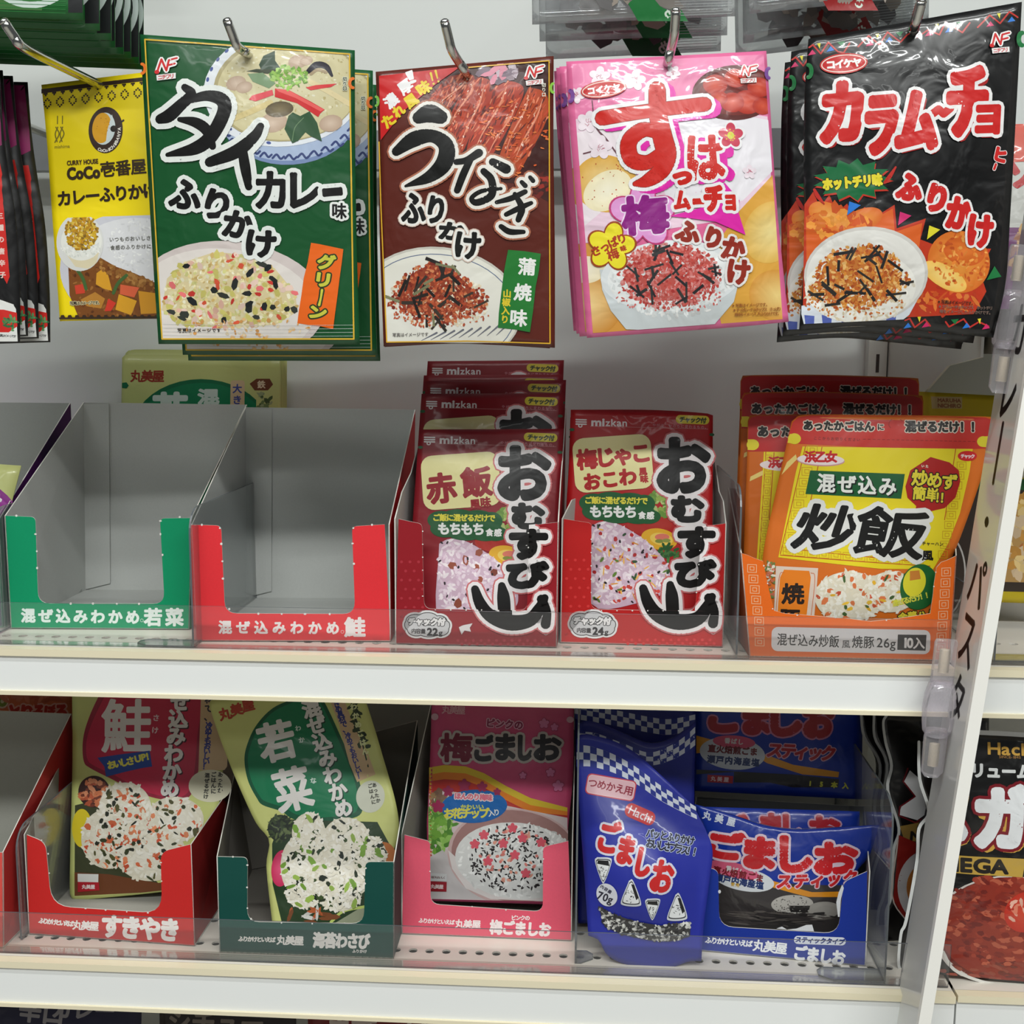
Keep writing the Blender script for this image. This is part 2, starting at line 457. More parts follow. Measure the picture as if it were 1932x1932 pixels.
    def bits(s, region, n, ln, wd, cols, seed=1, ang=None, sides=6, clip=0, edge=1.0, jit=(0.85, 1.12)):
        """scatter of small printed flecks: region = (cx,cy,rx,ry,rot) ellipse or a polygon"""
        rg = np.random.default_rng(seed)
        if not hasattr(region[0], '__len__'):
            cx, cy, rx, ry = region[:4]; ro = math.radians(region[4] if len(region) > 4 else 0)
            r = rg.random(n) ** (0.5 * edge); a = rg.random(n) * 2 * np.pi; u, v = rx * r * np.cos(a), ry * r * np.sin(a)
            X = np.stack([cx + u * math.cos(ro) - v * math.sin(ro), cy + u * math.sin(ro) + v * math.cos(ro)], 1)
        else:
            Q = np.array(region, float); X = []; lo, hi = Q.min(0), Q.max(0)
            while len(X) < n:
                p = lo + (hi - lo) * rg.random(2); c = False; j = len(Q) - 1
                for i in range(len(Q)):
                    if (Q[i, 1] > p[1]) != (Q[j, 1] > p[1]) and p[0] < (Q[j, 0] - Q[i, 0]) * (p[1] - Q[i, 1]) / (Q[j, 1] - Q[i, 1]) + Q[i, 0]: c = not c
                    j = i
                if c: X.append(p)
            X = np.array(X)
        l = rg.uniform(*ln, n) / 2; w = rg.uniform(*wd, n) / 2
        th = rg.random(n) * np.pi if ang is None else np.radians(rg.normal(ang[0], ang[1], n))
        k = np.arange(sides) * 2 * np.pi / sides
        rad = rg.uniform(0.75, 1.2, (n, sides)) if sides > 4 else np.ones((n, sides))
        u = l[:, None] * np.cos(k)[None] * rad; v = w[:, None] * np.sin(k)[None] * rad
        if sides == 4:
            u = l[:, None] * np.array([-1, 1, 1, -1])[None]; v = w[:, None] * np.array([-1, -1, 1, 1])[None]
        Z = np.stack([X[:, :1] + u * np.cos(th)[:, None] - v * np.sin(th)[:, None], X[:, 1:] + u * np.sin(th)[:, None] + v * np.cos(th)[:, None]], 2)
        ci = np.array([lin(c) for c in cols])[rg.integers(0, len(cols), n)] * rg.uniform(*jit, (n, 1))
        b = sides * np.arange(n); T = np.concatenate([np.stack([b, b + i, b + i + 1], 1) for i in range(1, sides - 1)])
        # a few sub-layers keep overlapping flecks apart
        q = max(1, n // 60); own = np.tile(np.arange(n), sides - 2) // q
        for g in np.unique(own):
            s.add(s.px(Z.reshape(-1, 2)), T[own == g], np.repeat(np.clip(ci, 0, 1), sides, 0), clip, same=(g != 0), dh=g * 5e-7)
        s.lay += 3
    def flower(s, cx, cy, r, col, out=None, centre=None, rot=0, petal=0.5, clip=0):
        for ex, c in ([(out[0], out[1])] if out else []) + [(0, col)]:
            pts = []
            for k in range(60):
                a = 2 * math.pi * k / 60; rr = r * (0.62 + 0.38 * abs(math.cos(2.5 * (a)))) + ex
                pts.append((cx + rr * math.sin(a + math.radians(rot)), cy - rr * math.cos(a + math.radians(rot))))
            s.poly(pts, c, clip)
        if centre: s.ell(cx, cy, r * 0.22, r * 0.22, centre, n=12, clip=clip)
    def finish(s):
        if 0: print('LAY', s.root.name, s.lay)
        done = {}
        for name, L in s.parts.items():
            V = np.vstack([x[0] for x in L]); C = np.vstack([x[2] for x in L]); T = []; b = 0
            for x in L: T.append(x[1] + b); b += len(x[0])
            nm = name.split('#')[0]
            o = mesh_obj(nm, V, np.vstack(T), s.mat, done.get(s.par.get(name), s.root), s.org, C, smooth=False); done[name] = o
            if nm in ('torn_nub', 'dot_pattern', 'perforation'): o['kind'] = 'stuff'
        return done

class Pack(Art):
    """a filled pouch: four outline curves in pixels on a leaning plane, bulge, two faces and a sealed rim"""
    def __init__(s, name, label, cat, group, quad, yb, yt, col, bulge=0.006, yaw=0.0, mat=None, frame=(0, 0, 1), edges=None, back=None, wave=0.0, flat=0.0, nx=26, ny=36, film='film'):
        mat = mat or FILM
        s.fr = frame
        Q = s.px(quad)                                    # tl tr br bl
        pb = hit_y((Q[2] + Q[3]) / 2, yb); pt_ = hit_y((Q[0] + Q[1]) / 2, yt)
        e1 = np.array([math.cos(math.radians(yaw)), math.sin(math.radians(yaw)), 0])
        sh = Sheet(pb, e1, pt_ - pb)
        s.org = pb
        root = tag(empty(name, pb), label, cat, group)
        Art.__init__(s, sh, root, mat); s.fr = frame
        s.Q = sh.hit(Q); s.bulge, s.wave, s.flat = bulge, wave, flat
        if bulge > 0.009: s.maxe, s.step = 0.0018, 0.000012
        e = edges or {}
        top = s.px(e.get('top', [quad[0], quad[1]])); bot = s.px(e.get('bottom', [quad[3], quad[2]]))
        lef = s.px(e.get('left', [quad[0], quad[3]])); rig = s.px(e.get('right', [quad[1], quad[2]]))
        def samp(poly, n):
            poly = sh.hit(poly)
            if len(poly) > 2: poly = smooth_path(poly, 8)
            d = np.r_[0, np.cumsum(np.linalg.norm(np.diff(poly, axis=0), axis=1))]; t = np.linspace(0, d[-1], n)
            return np.stack([np.interp(t, d, poly[:, 0]), np.interp(t, d, poly[:, 1])], 1)
        Tn, Bn, Ln, Rn = samp(top, nx), samp(bot, nx), samp(lef, ny), samp(rig, ny)
        u = np.linspace(0, 1, nx)[None, :, None]; v = np.linspace(0, 1, ny)[:, None, None]
        G = (1 - v) * Tn[None] + v * Bn[None] + (1 - u) * Ln[:, None] + u * Rn[:, None]
        G = G - ((1 - u) * (1 - v) * Tn[0] + u * (1 - v) * Tn[-1] + (1 - u) * v * Bn[0] + u * v * Bn[-1])
        s.grid = G
        ab = G.reshape(-1, 2); d = s.disp(ab)
        Fv = sh.pt(ab, d); Bv = sh.pt(ab, -0.3 * d * (s.wave == 0) + (d - 0.0006) * (s.wave != 0) - 0.0006)
        V = np.vstack([Fv, Bv]); n = nx * ny; I = np.arange(n).reshape(ny, nx)
        f = np.stack([I[1:, :-1], I[1:, 1:], I[:-1, 1:], I[:-1, :-1]], 2).reshape(-1, 4)
        bk = f[:, ::-1] + n
        rim = []
        loop = list(I[0, :]) + list(I[1:, -1]) + list(I[-1, -2::-1]) + list(I[-2:0:-1, 0])
        for i in range(len(loop)):
            a, b = loop[i], loop[(i + 1) % len(loop)]; rim.append((a, b, b + n, a + n))
        C = np.vstack([np.tile(lin(col), (n, 1)), np.tile(lin(back or col), (n, 1))])
        mesh_obj(film, V, np.vstack([f, bk, np.array(rim)]), mat, root, s.org, C, smooth=True)
    def st(s, ab):
        """inverse bilinear of the corner quad"""
        A, B, Cc, D = s.Q; uv = np.full((len(ab), 2), 0.5)
        for _ in range(8):
            u, v = uv[:, :1], uv[:, 1:]
            X = (1 - u) * (1 - v) * A + u * (1 - v) * B + u * v * Cc + (1 - u) * v * D - ab
            du = (1 - v) * (B - A) + v * (Cc - D); dv = (1 - u) * (D - A) + u * (Cc - B)
            det = du[:, 0] * dv[:, 1] - du[:, 1] * dv[:, 0]
            uv = uv - np.stack([(X[:, 0] * dv[:, 1] - X[:, 1] * dv[:, 0]) / det, (du[:, 0] * X[:, 1] - du[:, 1] * X[:, 0]) / det], 1)
            uv = np.clip(uv, -0.3, 1.3)
        return uv
    def disp(s, ab):
        uv = s.st(ab); x = np.clip(2 * uv[:, 0] - 1, -1, 1); y = np.clip((2 * (uv[:, 1] - s.flat) / (1 - s.flat) - 1), -1, 1)
        b = s.bulge * (1 - x ** 2) * ((1 - np.abs(y) ** 3) if not s.flat else (1 - y ** 2) ** 2)
        if s.wave:
            b = b + s.wave * (np.sin(uv[:, 0] * 4.6 + uv[:, 1] * 1.5 + 0.7) + 0.5 * np.sin(uv[:, 1] * 7 + uv[:, 0] * 2.0))
        else:
            b = b * (1 + 0.10 * np.sin(uv[:, 0] * 9 + uv[:, 1] * 4) + 0.08 * np.sin(uv[:, 1] * 13 - uv[:, 0] * 6))
        return b
    def copy(s, src, dst, dy, label, group=None, rz=0.0, ry=0.0):
        """another pouch like this one: pixel src of this one comes to pixel dst, dy metres further back"""
        a = s.sheet.pt(s.sheet.hit(s.px(src)))[0]; y0 = a[1]
        b = hit_y(s.px(dst)[0], y0 + dy)
        r = copy_tree(s.root); r.location = Vector(np.array(s.root.location) + b - a)
        r['label'] = label
        if group: r['group'] = group
        r.rotation_euler = (0, math.radians(ry), math.radians(rz))
        return r

class Box(Art):
    """open tray of folded card: front panel with a cut-out, two sides, back and bottom panels"""
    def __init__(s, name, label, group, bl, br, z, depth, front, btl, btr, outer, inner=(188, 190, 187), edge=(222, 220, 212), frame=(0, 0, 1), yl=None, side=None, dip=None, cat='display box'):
        s.fr = frame
        P0, P1 = hit_z(s.px(bl)[0], z + 0.0006), hit_z(s.px(br)[0], z + 0.0006)
        if yl is not None:                                 # front edge set by its distance on the shelf
            P0 = hit_y(s.px(bl)[0], yl[0]); P1 = hit_y(s.px(br)[0], yl[1]); P0[2] = P1[2] = z + 0.0006
        sh = Sheet((P0 + P1) / 2, P1 - P0, (0, 0, 1)); s.org = (P0 + P1) / 2
        root = tag(empty(name, s.org), label, cat, group)
        Art.__init__(s, sh, root, CARD); s.fr = frame; s.maxe = 0.02; s.outer = outer
        back = -sh.n; th = 0.0007
        W = np.linalg.norm(P1 - P0)
        fp = sh.hit(s.px(front)); fp[:, 1] = np.maximum(fp[:, 1], 0)
        s.fp = fp
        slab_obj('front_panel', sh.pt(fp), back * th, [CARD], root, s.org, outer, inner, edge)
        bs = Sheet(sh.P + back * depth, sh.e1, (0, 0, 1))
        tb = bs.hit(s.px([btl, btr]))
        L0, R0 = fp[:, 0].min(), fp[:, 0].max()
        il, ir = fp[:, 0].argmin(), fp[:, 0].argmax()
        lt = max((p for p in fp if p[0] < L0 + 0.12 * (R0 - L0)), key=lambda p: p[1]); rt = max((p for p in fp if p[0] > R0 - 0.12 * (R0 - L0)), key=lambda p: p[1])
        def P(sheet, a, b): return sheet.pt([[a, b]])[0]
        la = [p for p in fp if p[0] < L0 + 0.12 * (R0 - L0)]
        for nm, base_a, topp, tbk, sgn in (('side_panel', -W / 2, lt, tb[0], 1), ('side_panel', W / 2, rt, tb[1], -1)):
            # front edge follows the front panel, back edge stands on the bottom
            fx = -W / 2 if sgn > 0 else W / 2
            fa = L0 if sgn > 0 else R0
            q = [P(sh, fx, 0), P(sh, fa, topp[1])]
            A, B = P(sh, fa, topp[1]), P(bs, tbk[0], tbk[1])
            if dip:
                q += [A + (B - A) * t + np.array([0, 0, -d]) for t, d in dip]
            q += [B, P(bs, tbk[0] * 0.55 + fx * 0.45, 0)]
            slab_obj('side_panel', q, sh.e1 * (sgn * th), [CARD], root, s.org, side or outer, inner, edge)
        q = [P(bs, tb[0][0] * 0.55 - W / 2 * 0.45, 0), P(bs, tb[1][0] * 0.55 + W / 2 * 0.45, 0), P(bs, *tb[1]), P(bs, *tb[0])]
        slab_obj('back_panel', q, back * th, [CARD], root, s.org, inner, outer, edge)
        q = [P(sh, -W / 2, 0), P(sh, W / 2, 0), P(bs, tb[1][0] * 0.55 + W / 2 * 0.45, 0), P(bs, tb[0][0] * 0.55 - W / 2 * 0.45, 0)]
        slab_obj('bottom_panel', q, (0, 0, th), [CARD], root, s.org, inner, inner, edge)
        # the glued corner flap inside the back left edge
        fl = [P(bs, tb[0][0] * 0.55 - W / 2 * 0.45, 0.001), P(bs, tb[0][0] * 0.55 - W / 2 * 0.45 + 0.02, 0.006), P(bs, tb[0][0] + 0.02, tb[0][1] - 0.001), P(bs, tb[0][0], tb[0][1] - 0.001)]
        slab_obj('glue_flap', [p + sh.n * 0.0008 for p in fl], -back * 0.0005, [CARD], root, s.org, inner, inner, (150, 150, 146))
        s.bs, s.tb = bs, tb
    def nubs(s, pts, r=2.2, col=(232, 230, 224)):
        s.use('torn_nub')
        k = s.fr[2]
        rg = random.Random(len(pts))
        for x, y in pts:
            s.ell(x, y, r * k * rg.uniform(.8, 1.3), r * k * rg.uniform(.7, 1.2), col, n=7)
def cutout(lt, li, bl_, br_, ri, rt, r, low, oi=6):
    """U-shaped front outline: lt outer-left top, li inner-left top, bl_/br_ window bottom corners, ri, rt, then low = (left bottom, right bottom)"""
    pts = [lt]
    def arc(p, c, q):
        p, c, q = map(lambda v: np.array(v, float), (p, c, q))
        return [tuple((1 - t) ** 2 * p + 2 * t * (1 - t) * c + t * t * q) for t in np.linspace(0, 1, oi)]
    def toward(c, q, d):
        c, q = np.array(c, float), np.array(q, float); return c + unit(q - c) * d
    rs = r * 0.45
    pts += arc(toward(li, lt, rs), li, toward(li, bl_, rs))
    pts += arc(toward(bl_, li, r), bl_, toward(bl_, br_, r))
    pts += arc(toward(br_, bl_, r), br_, toward(br_, ri, r))
    pts += arc(toward(ri, br_, rs), ri, toward(ri, rt, rs))
    pts += [rt, low[1], low[0]]
    return [tuple(p) for p in pts]

# ------------------------------------------------------------------ the setting: wall, shelves, rails
XL, XR = -0.95, 0.95
BAY = hit_y((1648, 700), WALL_Y)[0]         # the joint between this bay and the next
def struct(name, V, Fc, mats, parent=None, fmat=None, smooth=False):
    o = mesh_obj(name, V, Fc, mats, parent, fmat=fmat, smooth=smooth)
    if parent is None: o['kind'] = 'structure'
    return o
V, Fc = box_vf((XL, WALL_Y, -0.75), (XR, WALL_Y + 0.012, 0.75)); struct('wall_back', V, Fc, WALLM)
V, Fc = box_vf((-3, -4.0, -0.96), (3, 0.3, -0.95)); struct('floor', V, Fc, plain('pale_shop_floor', (196, 192, 184), 0.35, 0, 0.05, 5))

def shelf(name, z, x0, x1, y1, lip, label, holes=True, under=SHELFM):
    """hollow steel shelf with punched holes along the front, white price rail with cream edges"""
    root = tag(empty(name, ((x0 + x1) / 2, 0.0, z)), None, None, None, 'structure'); org = np.array(root.location)
    r = 0.0030; pitch = 0.0112; rows = (0.026, 0.058)
    ys = [0.004, 0.042, 0.074]
    V, Fc = [], []
    if holes:
        n = int((x1 - x0 - 0.01) / pitch); m = 10
        for k, yc in enumerate(rows):
            for i in range(n):
                cx = x0 + 0.005 + (i + 0.5) * pitch; b = len(V); a0, a1 = cx - pitch / 2, cx + pitch / 2; q0, q1 = ys[k], ys[k + 1]
                sq = []
                for j in range(m):
                    t = 2 * math.pi * (j + 0.5) / m; c, s_ = math.cos(t), math.sin(t)
                    kx = min((pitch / 2) / max(abs(c), 1e-6), ((q1 - q0) / 2) / max(abs(s_), 1e-6))
                    V.append((cx + r * c, yc + r * s_, z)); sq.append((cx + kx * c, (q0 + q1) / 2 + kx * s_, z))
                V += sq
                for j in range(m): Fc.append((b + j, b + m + j, b + m + (j + 1) % m, b + (j + 1) % m))
                # corner fills
                for cxn, cyn in ((a0, q0), (a1, q0), (a1, q1), (a0, q1)):
                    ang = math.atan2(cyn - (q0 + q1) / 2, cxn - cx) % (2 * math.pi)
                    j = int(math.floor((ang / (2 * math.pi)) * m - 0.5)) % m
                    V.append((cxn, cyn, z)); Fc.append((b + m + j, len(V) - 1, b + m + (j + 1) % m))
                # wall of the hole
                w = len(V); V += [(cx + r * math.cos(2 * math.pi * (j + .5) / m), yc + r * math.sin(2 * math.pi * (j + .5) / m), z - 0.0012) for j in range(m)]
                for j in range(m): Fc.append((b + j, b + (j + 1) % m, w + (j + 1) % m, w + j))
        for a0, a1 in ((x0, x0 + 0.005), (x0 + 0.005 + n * pitch, x1)):
            b = len(V); V += [(a0, ys[0], z), (a1, ys[0], z), (a1, ys[2], z), (a0, ys[2], z)]; Fc.append((b, b + 1, b + 2, b + 3))
    b = len(V); V += [(x0, ys[2], z), (x1, ys[2], z), (x1, y1, z), (x0, y1, z)]; Fc.append((b, b + 1, b + 2, b + 3))
    b = len(V); V += [(x0, 0, z), (x1, 0, z), (x1, ys[0], z), (x0, ys[0], z)]; Fc.append((b, b + 1, b + 2, b + 3))
    mesh_obj('deck', V, Fc, SHELFM, root, org)
    v, f = box_vf((x0, 0.004, z - lip + 0.003), (x1, y1, z - lip + 0.004)); mesh_obj('underside', v, f, under, root, org)
    v, f = box_vf((x0, 0.004, z - 0.0128), (x1, y1, z - 0.012)); mesh_obj('hole_shade_sheet', v, f, DARKM, root, org)  # dark sheet added below the holes, painted as the shade inside
    v, f = box_vf((x0, 0.0, z - lip), (x1, 0.004, z - 0.0002)); mesh_obj('front_face', v, f, SHELFM, root, org)
    v, f = box_vf((x0, -0.0055, z - lip + 0.0025), (x1, -0.0002, z - 0.0045)); mesh_obj('price_rail', v, f, LIPM, root, org)
    for zz, hh in ((z - 0.0045, 0.0045), (z - lip, 0.0026)):
        v, f = box_vf((x0, -0.0075, zz), (x1, -0.0002, zz + hh)); mesh_obj('rail_edge', v, f, CREAM, root, org)
    return root
LIP = 0.0300
shelf('trim_1', 0.0, XL, BAY, WALL_Y, LIP, '')
shelf('trim_2', SHELF2, XL, BAY + 0.012, WALL_Y, LIP + 0.002, '')
shelf('trim_3', 0.0, BAY + 0.0012, XR, WALL_Y, LIP, '')
shelf('trim_4', SHELF2 + 0.001, BAY + 0.0132, XR, WALL_Y, LIP + 0.002, '')
shelf('trim_5', SHELF3, XL, XR, WALL_Y, LIP, '', holes=False)
# next bay: a higher shelf over the yellow packs, its side bracket and the slotted upright
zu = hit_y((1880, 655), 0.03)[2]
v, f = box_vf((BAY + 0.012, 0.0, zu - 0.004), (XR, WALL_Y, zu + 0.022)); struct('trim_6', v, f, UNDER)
pa = [hit_y(p, y) for p, y in (((1664, 640), 0.2), ((1886, 650), 0.02))]
bx = BAY + 0.008
br = [(bx, WALL_Y, zu + 0.03), (bx, 0.006, zu + 0.03), (bx, 0.006, zu - 0.006), (bx, 0.07, zu - 0.012), (bx, WALL_Y, zu - 0.075)]
V, ff, bb, rr = slab(br, (0.0016, 0, 0)); struct('trim_7', V, ff + bb + rr, POSTM)
V, Fc = box_vf((BAY - 0.007, WALL_Y - 0.012, -0.7), (BAY + 0.007, WALL_Y, 0.7)); up = struct('trim_8', V, Fc, POSTM)
for k in range(-12, 14):
    z = k * 0.05 + 0.022
    v, f = box_vf((BAY - 0.0012, WALL_Y - 0.0124, z), (BAY + 0.0012, WALL_Y - 0.0119, z + 0.014)); mesh_obj('slot', v, f, DARKM, up)  # dark block in place of the shade in an open slot
# the horizontal hook bar behind the hanging packets
zb0, zb1 = hit_y((1060, 318), 0.20)[2], hit_y((1060, 244), 0.20)[2]
V, Fc = box_vf((XL, 0.200, zb0), (XR, 0.212, zb1)); struct('trim_9', V, Fc, BARM)
zb = (zb0 + zb1) / 2

# ------------------------------------------------------------------ hooks: straight wire to the bar, tip bent up
def hook(pk, yk, tip, bend, label, ytip, r=0.0030):
    """pk: pixel where the wire passes through the packet at depth yk; bend and tip: pixels at depth ytip"""
    A = hit_y(pk, yk); B = hit_y(bend, ytip); T = hit_y(tip, ytip - 0.006)
    d = B - A
    back = np.array([A[0], 0.1995, A[2]])
    root = tag(empty('display_hook', back), label, 'hook', 'chrome display hooks')
    path = [back, A + (back - A) * 0.3, A] + [A + (B - A) * t for t in (0.5, 0.85)] + [B + (T - B) * 0.10, B + (T - B) * 0.35, T]
    V, Fc = tube_vf(smooth_path(path, 4), r, 12); mesh_obj('wire', V, Fc, CHROME, root, back, smooth=True)
    u = unit(T - B)
    V, Fc = tube_vf([T - u * 0.0002, T + u * 0.0008, T + u * 0.0016, T + u * 0.002], [r, r * 0.95, r * 0.7, r * 0.2], 12); mesh_obj('wire_tip', V, Fc, CHROME, root, back, smooth=True)
    v, f = box_vf(back + np.array([-0.010, -0.003, -0.012]), back + np.array([0.010, 0.0, 0.012])); mesh_obj('mounting_plate', v, f, CHROME, root, back)
hook((193, 163), 0.010, (8, 42), (40, 88), 'long chrome display hook holding the yellow curry packet', -0.088, 0.0026)
hook((470, 104), -0.026, (429, 40), (447, 88), 'chrome display hook through the green curry packet', -0.040, 0.0026)
hook((882, 142), -0.028, (839, 42), (852, 95), 'chrome display hook through the brown eel packet', -0.047, 0.0026)
hook((1259, 122), -0.026, (1275, 20), (1272, 66), 'chrome display hook through the pink plum packet', -0.042, 0.0027)
hook((1719, 62), -0.030, (1739, 2), (1727, 44), 'chrome display hook through the black chili packet', -0.042, 0.0029)

# ------------------------------------------------------------------ clear dividers and front guards
def divider(x, z, y0, y1, h, label, foot=0, r=0.016, gx=0.0):
    """upright clear plate standing across the shelf, rounded front top corner, small foot"""
    root = tag(empty('shelf_divider', (x, y0, z)), label, 'divider', 'clear acrylic shelf dividers'); org = np.array((x, y0, z))
    z = z + 0.0009
    arc = [(y0 + r - r * math.cos(t), z + h - r + r * math.sin(t)) for t in np.linspace(0, math.pi / 2, 7)]
    P = [(y0, z)] + arc + [(y1, z + h), (y1, z)]
    slab_obj('plate', [(x + gx * (q - z) , p, q) for p, q in P], (0.0012, 0, 0), [CLEAR, CLEAR, CLEAR_EDGE], root, org)
    if foot:
        s = 1 if foot > 0 else -1; f = abs(foot)
        Q = [(x, y0), (x + s * (f - 0.008), y0), (x + s * f, y0 + 0.006), (x + s * f, y0 + 0.012), (x + s * (f - 0.004), y0 + 0.016), (x, y0 + 0.016)]
        slab_obj('foot', [(a, b, z - 0.0006) for a, b in Q], (0, 0, 0.0010), [CLEAR, CLEAR, CLEAR_EDGE], root, org)
dx = lambda p, y: hit_y(p, y)[0]
divider(dx((11, 1100), 0.044), 0, 0.030, 0.16, 0.083, 'clear divider beside the purple box on the middle shelf')
divider(dx((359, 1100), 0.0045), 0, 0.0045, 0.15, 0.088, 'clear divider between the empty green and empty red boxes', foot=-0.038)
divider(dx((1392, 1100), 0.012), 0, 0.012, 0.15, 0.105, 'clear divider on the left side of the orange box')
divider(dx((1876, 1180), 0.012), 0, 0.010, 0.15, 0.036, 'low clear divider under the yellow pack in the next bay', foot=0.05)
divider(dx((44, 1600), 0.031), SHELF2, 0.020, 0.15, 0.078, 'clear divider beside the red sukiyaki box')
divider(dx((1087, 1600), 0.018), SHELF2, 0.016, 0.17, 0.165, 'clear divider between the pink box and the blue pouches', foot=0.012, r=0.004)
divider(dx((1672, 1700), 0.010), SHELF2, 0.006, 0.17, 0.120, 'clear divider on the right side of the blue box', foot=-0.04)
def guard(x0, x1, z, h, y, label):
    r = tag(empty('front_guard', ((x0 + x1) / 2, y, z)), label, 'guard', 'clear front guards'); org = np.array(r.location)
    P = [(x0, y, z + 0.0008), (x1, y, z + 0.0008), (x1, y - 0.002, z + h), (x0, y - 0.002, z + h)]
    slab_obj('plate', P, (0, 0.0010, 0), [GUARD, GUARD, CLEAR_EDGE], r, org)
    v, f = box_vf((x0, y, z + 0.0004), (x1, y + 0.009, z + 0.0010)); mesh_obj('foot_strip', v, f, GUARD, r, org)
guard(XL, BAY - 0.002, 0.0, hit_y((700, 1148), 0.003)[2], 0.0026, 'low clear plastic guard along the front of the middle shelf')
guard(BAY + 0.004, XR, 0.0, hit_y((700, 1148), 0.003)[2], 0.0026, 'low clear plastic guard on the middle shelf of the next bay')
guard(XL, BAY + 0.010, SHELF2, hit_y((560, 1737), 0.003)[2] - SHELF2, 0.0026, 'low clear plastic guard along the front of the bottom shelf')

# ================================================================== hanging packets (upper row)
NORI = ((38, 42, 40), (30, 34, 36), (52, 56, 50))
def maker_mark(a, x, y, k, rot=0):
    """red note-and-flag mark in a white rim with its small name below"""
    c, d = math.cos(math.radians(rot)), math.sin(math.radians(rot))
    T = lambda pts: [(x + k * (u * c - v * d), y + k * (u * d + v * c)) for u, v in pts]
    L = [(T([(-.62, .30), (-.25, -.62), (.10, .30), (.34, -.50)]), k * .17), (T([(.34, -.50), (.62, -.56), (.98, -.62)]), k * .15), (T([(.24, -.10), (.50, -.14), (.80, -.20)]), k * .15)]
    a.part('brand_mark')
    a.strokes(L, (206, 38, 40), out=[(k * .12, (238, 238, 236))], smooth=False, cap=6)
    p = T([(-.66, .34)])[0]; a.ell(p[0], p[1], k * .2, k * .16, (206, 38, 40))
    q = T([(-.55, .78), (.62, .78)])
    a.poly(T([(-.72, .58), (.84, .54), (.82, .98), (-.70, 1.02)]), (236, 234, 232))
    a.txt('ニチフリ', T([(-.42, .79)])[0], T([(.52, .77)])[0], k * .42, (196, 60, 66), w=k * .03)
def oval_mark(a, x, y, rx, ry, rot):
    a.part('brand_mark')
    a.ell(x, y, rx * 1.06, ry * 1.16, (196, 40, 36), rot); a.ell(x, y, rx, ry, (235, 215, 205), rot); a.ell(x, y, rx * .95, ry * .88, (196, 30, 30), rot)
    c, d = math.cos(math.radians(rot)), math.sin(math.radians(rot))
    a.txt('コイケヤ', (x - rx * .58 * c, y - rx * .58 * d), (x + rx * .58 * c, y + rx * .58 * d), ry * 1.05, (244, 244, 240), w=ry * .13)

# ---- green Thai curry packet
P = Pack('seasoning_packet', 'dark green Thai curry packet with black brush lettering, first on its hook', 'packet', 'green curry packets',
         [(45, 15), (1350, 112), (1380, 1900), (158, 1897)], -0.024, -0.026, (14, 82, 40), bulge=0.006, frame=(250, 60, 3.22),
         edges={'left': [(45, 15), (95, 900), (125, 1400), (158, 1897)], 'right': [(1350, 112), (1352, 700), (1362, 1300), (1380, 1900)]})
inner = P.px([(78, 50), (1320, 138), (1346, 1866), (182, 1866)])
P.clip = inner.tolist()
P.use('curry_bowl_picture')
P.ell(960, 455, 432, 362, (120, 140, 182), -5); P.ell(955, 440, 440, 352, (168, 184, 212), -5)
for k in range(16):
    t = math.radians(20 + k * 9.5); x, y = 950 + 452 * math.cos(t), 425 + 348 * math.sin(t)
    P.stroke([(x - 34, y + 6), (x - 10, y - 16), (x + 14, y + 10), (x + 34, y - 4)], 13, (52, 66, 118))
P.ell(925, 345, 482, 362, (226, 230, 236), -6)
for k in range(22):
    t = math.radians(100 + k * 11); P.ell(925 + 462 * math.cos(t), 345 + 345 * math.sin(t), 15, 9, (66, 84, 150), k * 11 + 10, n=10)
P.ell(940, 345, 438, 330, (176, 164, 120), -6); P.ell(948, 350, 424, 316, (206, 196, 152), -6, (214, 206, 170))
P.bits((950, 350, 400, 290), 260, (6, 26), (5, 18), ((222, 214, 180), (196, 184, 138), (186, 172, 120), (226, 222, 196)), 3)
for x, y, r in ((640, 320, 62), (690, 345, 50), (870, 560, 85), (1010, 185, 60), (1210, 560, 70), (1060, 180, 40)):
    P.ell(x, y, r, r * .72, (186, 160, 138), -15, (212, 190, 170), n=16)
P.stroke([(610, 545), (720, 500), (850, 440)], 36, (214, 196, 140)); P.stroke([(1090, 312), (1200, 370), (1320, 440)], 32, (222, 206, 160))
P.ell(905, 480, 85, 48, (96, 84, 62), -8, (130, 116, 84), n=18)
P.stroke([(1075, 245), (1120, 205), (1180, 215), (1215, 270)], [30, 40, 36, 16], (34, 30, 44)); P.stroke([(1090, 262), (1130, 235), (1180, 250)], 18, (170, 150, 120))
P.poly([(775, 205), (800, 150), (868, 118), (872, 180), (905, 225), (835, 248), (790, 240)], (40, 66, 44)); P.poly([(700, 246), (760, 232), (900, 236), (830, 262)], (52, 62, 40))
P.poly([(708, 262), (800, 255), (880, 320), (840, 352), (740, 310)], (122, 150, 112))
P.poly([(938, 600), (960, 520), (985, 498), (1030, 520), (1085, 490), (1130, 560), (1158, 670), (1090, 640), (1062, 618), (1020, 670), (985, 686)], (44, 82, 50))
P.stroke([(985, 670), (1000, 590), (1050, 530)], 4, (110, 140, 100))
P.poly([(876, 352), (960, 362), (1090, 430), (1174, 478), (1150, 500), (1136, 524), (1010, 442), (876, 404)], (206, 40, 44)); P.poly([(880, 354), (960, 364), (1170, 478), (1150, 490), (1000, 410), (900, 372)], (232, 96, 92))
P.poly([(720, 420), (740, 395), (860, 360), (868, 392), (760, 432)], (222, 84, 92)); P.poly([(1060, 345), (1120, 330), (1245, 318), (1210, 340), (1090, 362)], (216, 60, 64))
P.bits((960, 280, 110, 75), 90, (20, 46), (12, 26), ((130, 176, 70), (150, 192, 84), (104, 152, 58), (168, 204, 110)), 5)
P.use('rice_picture')
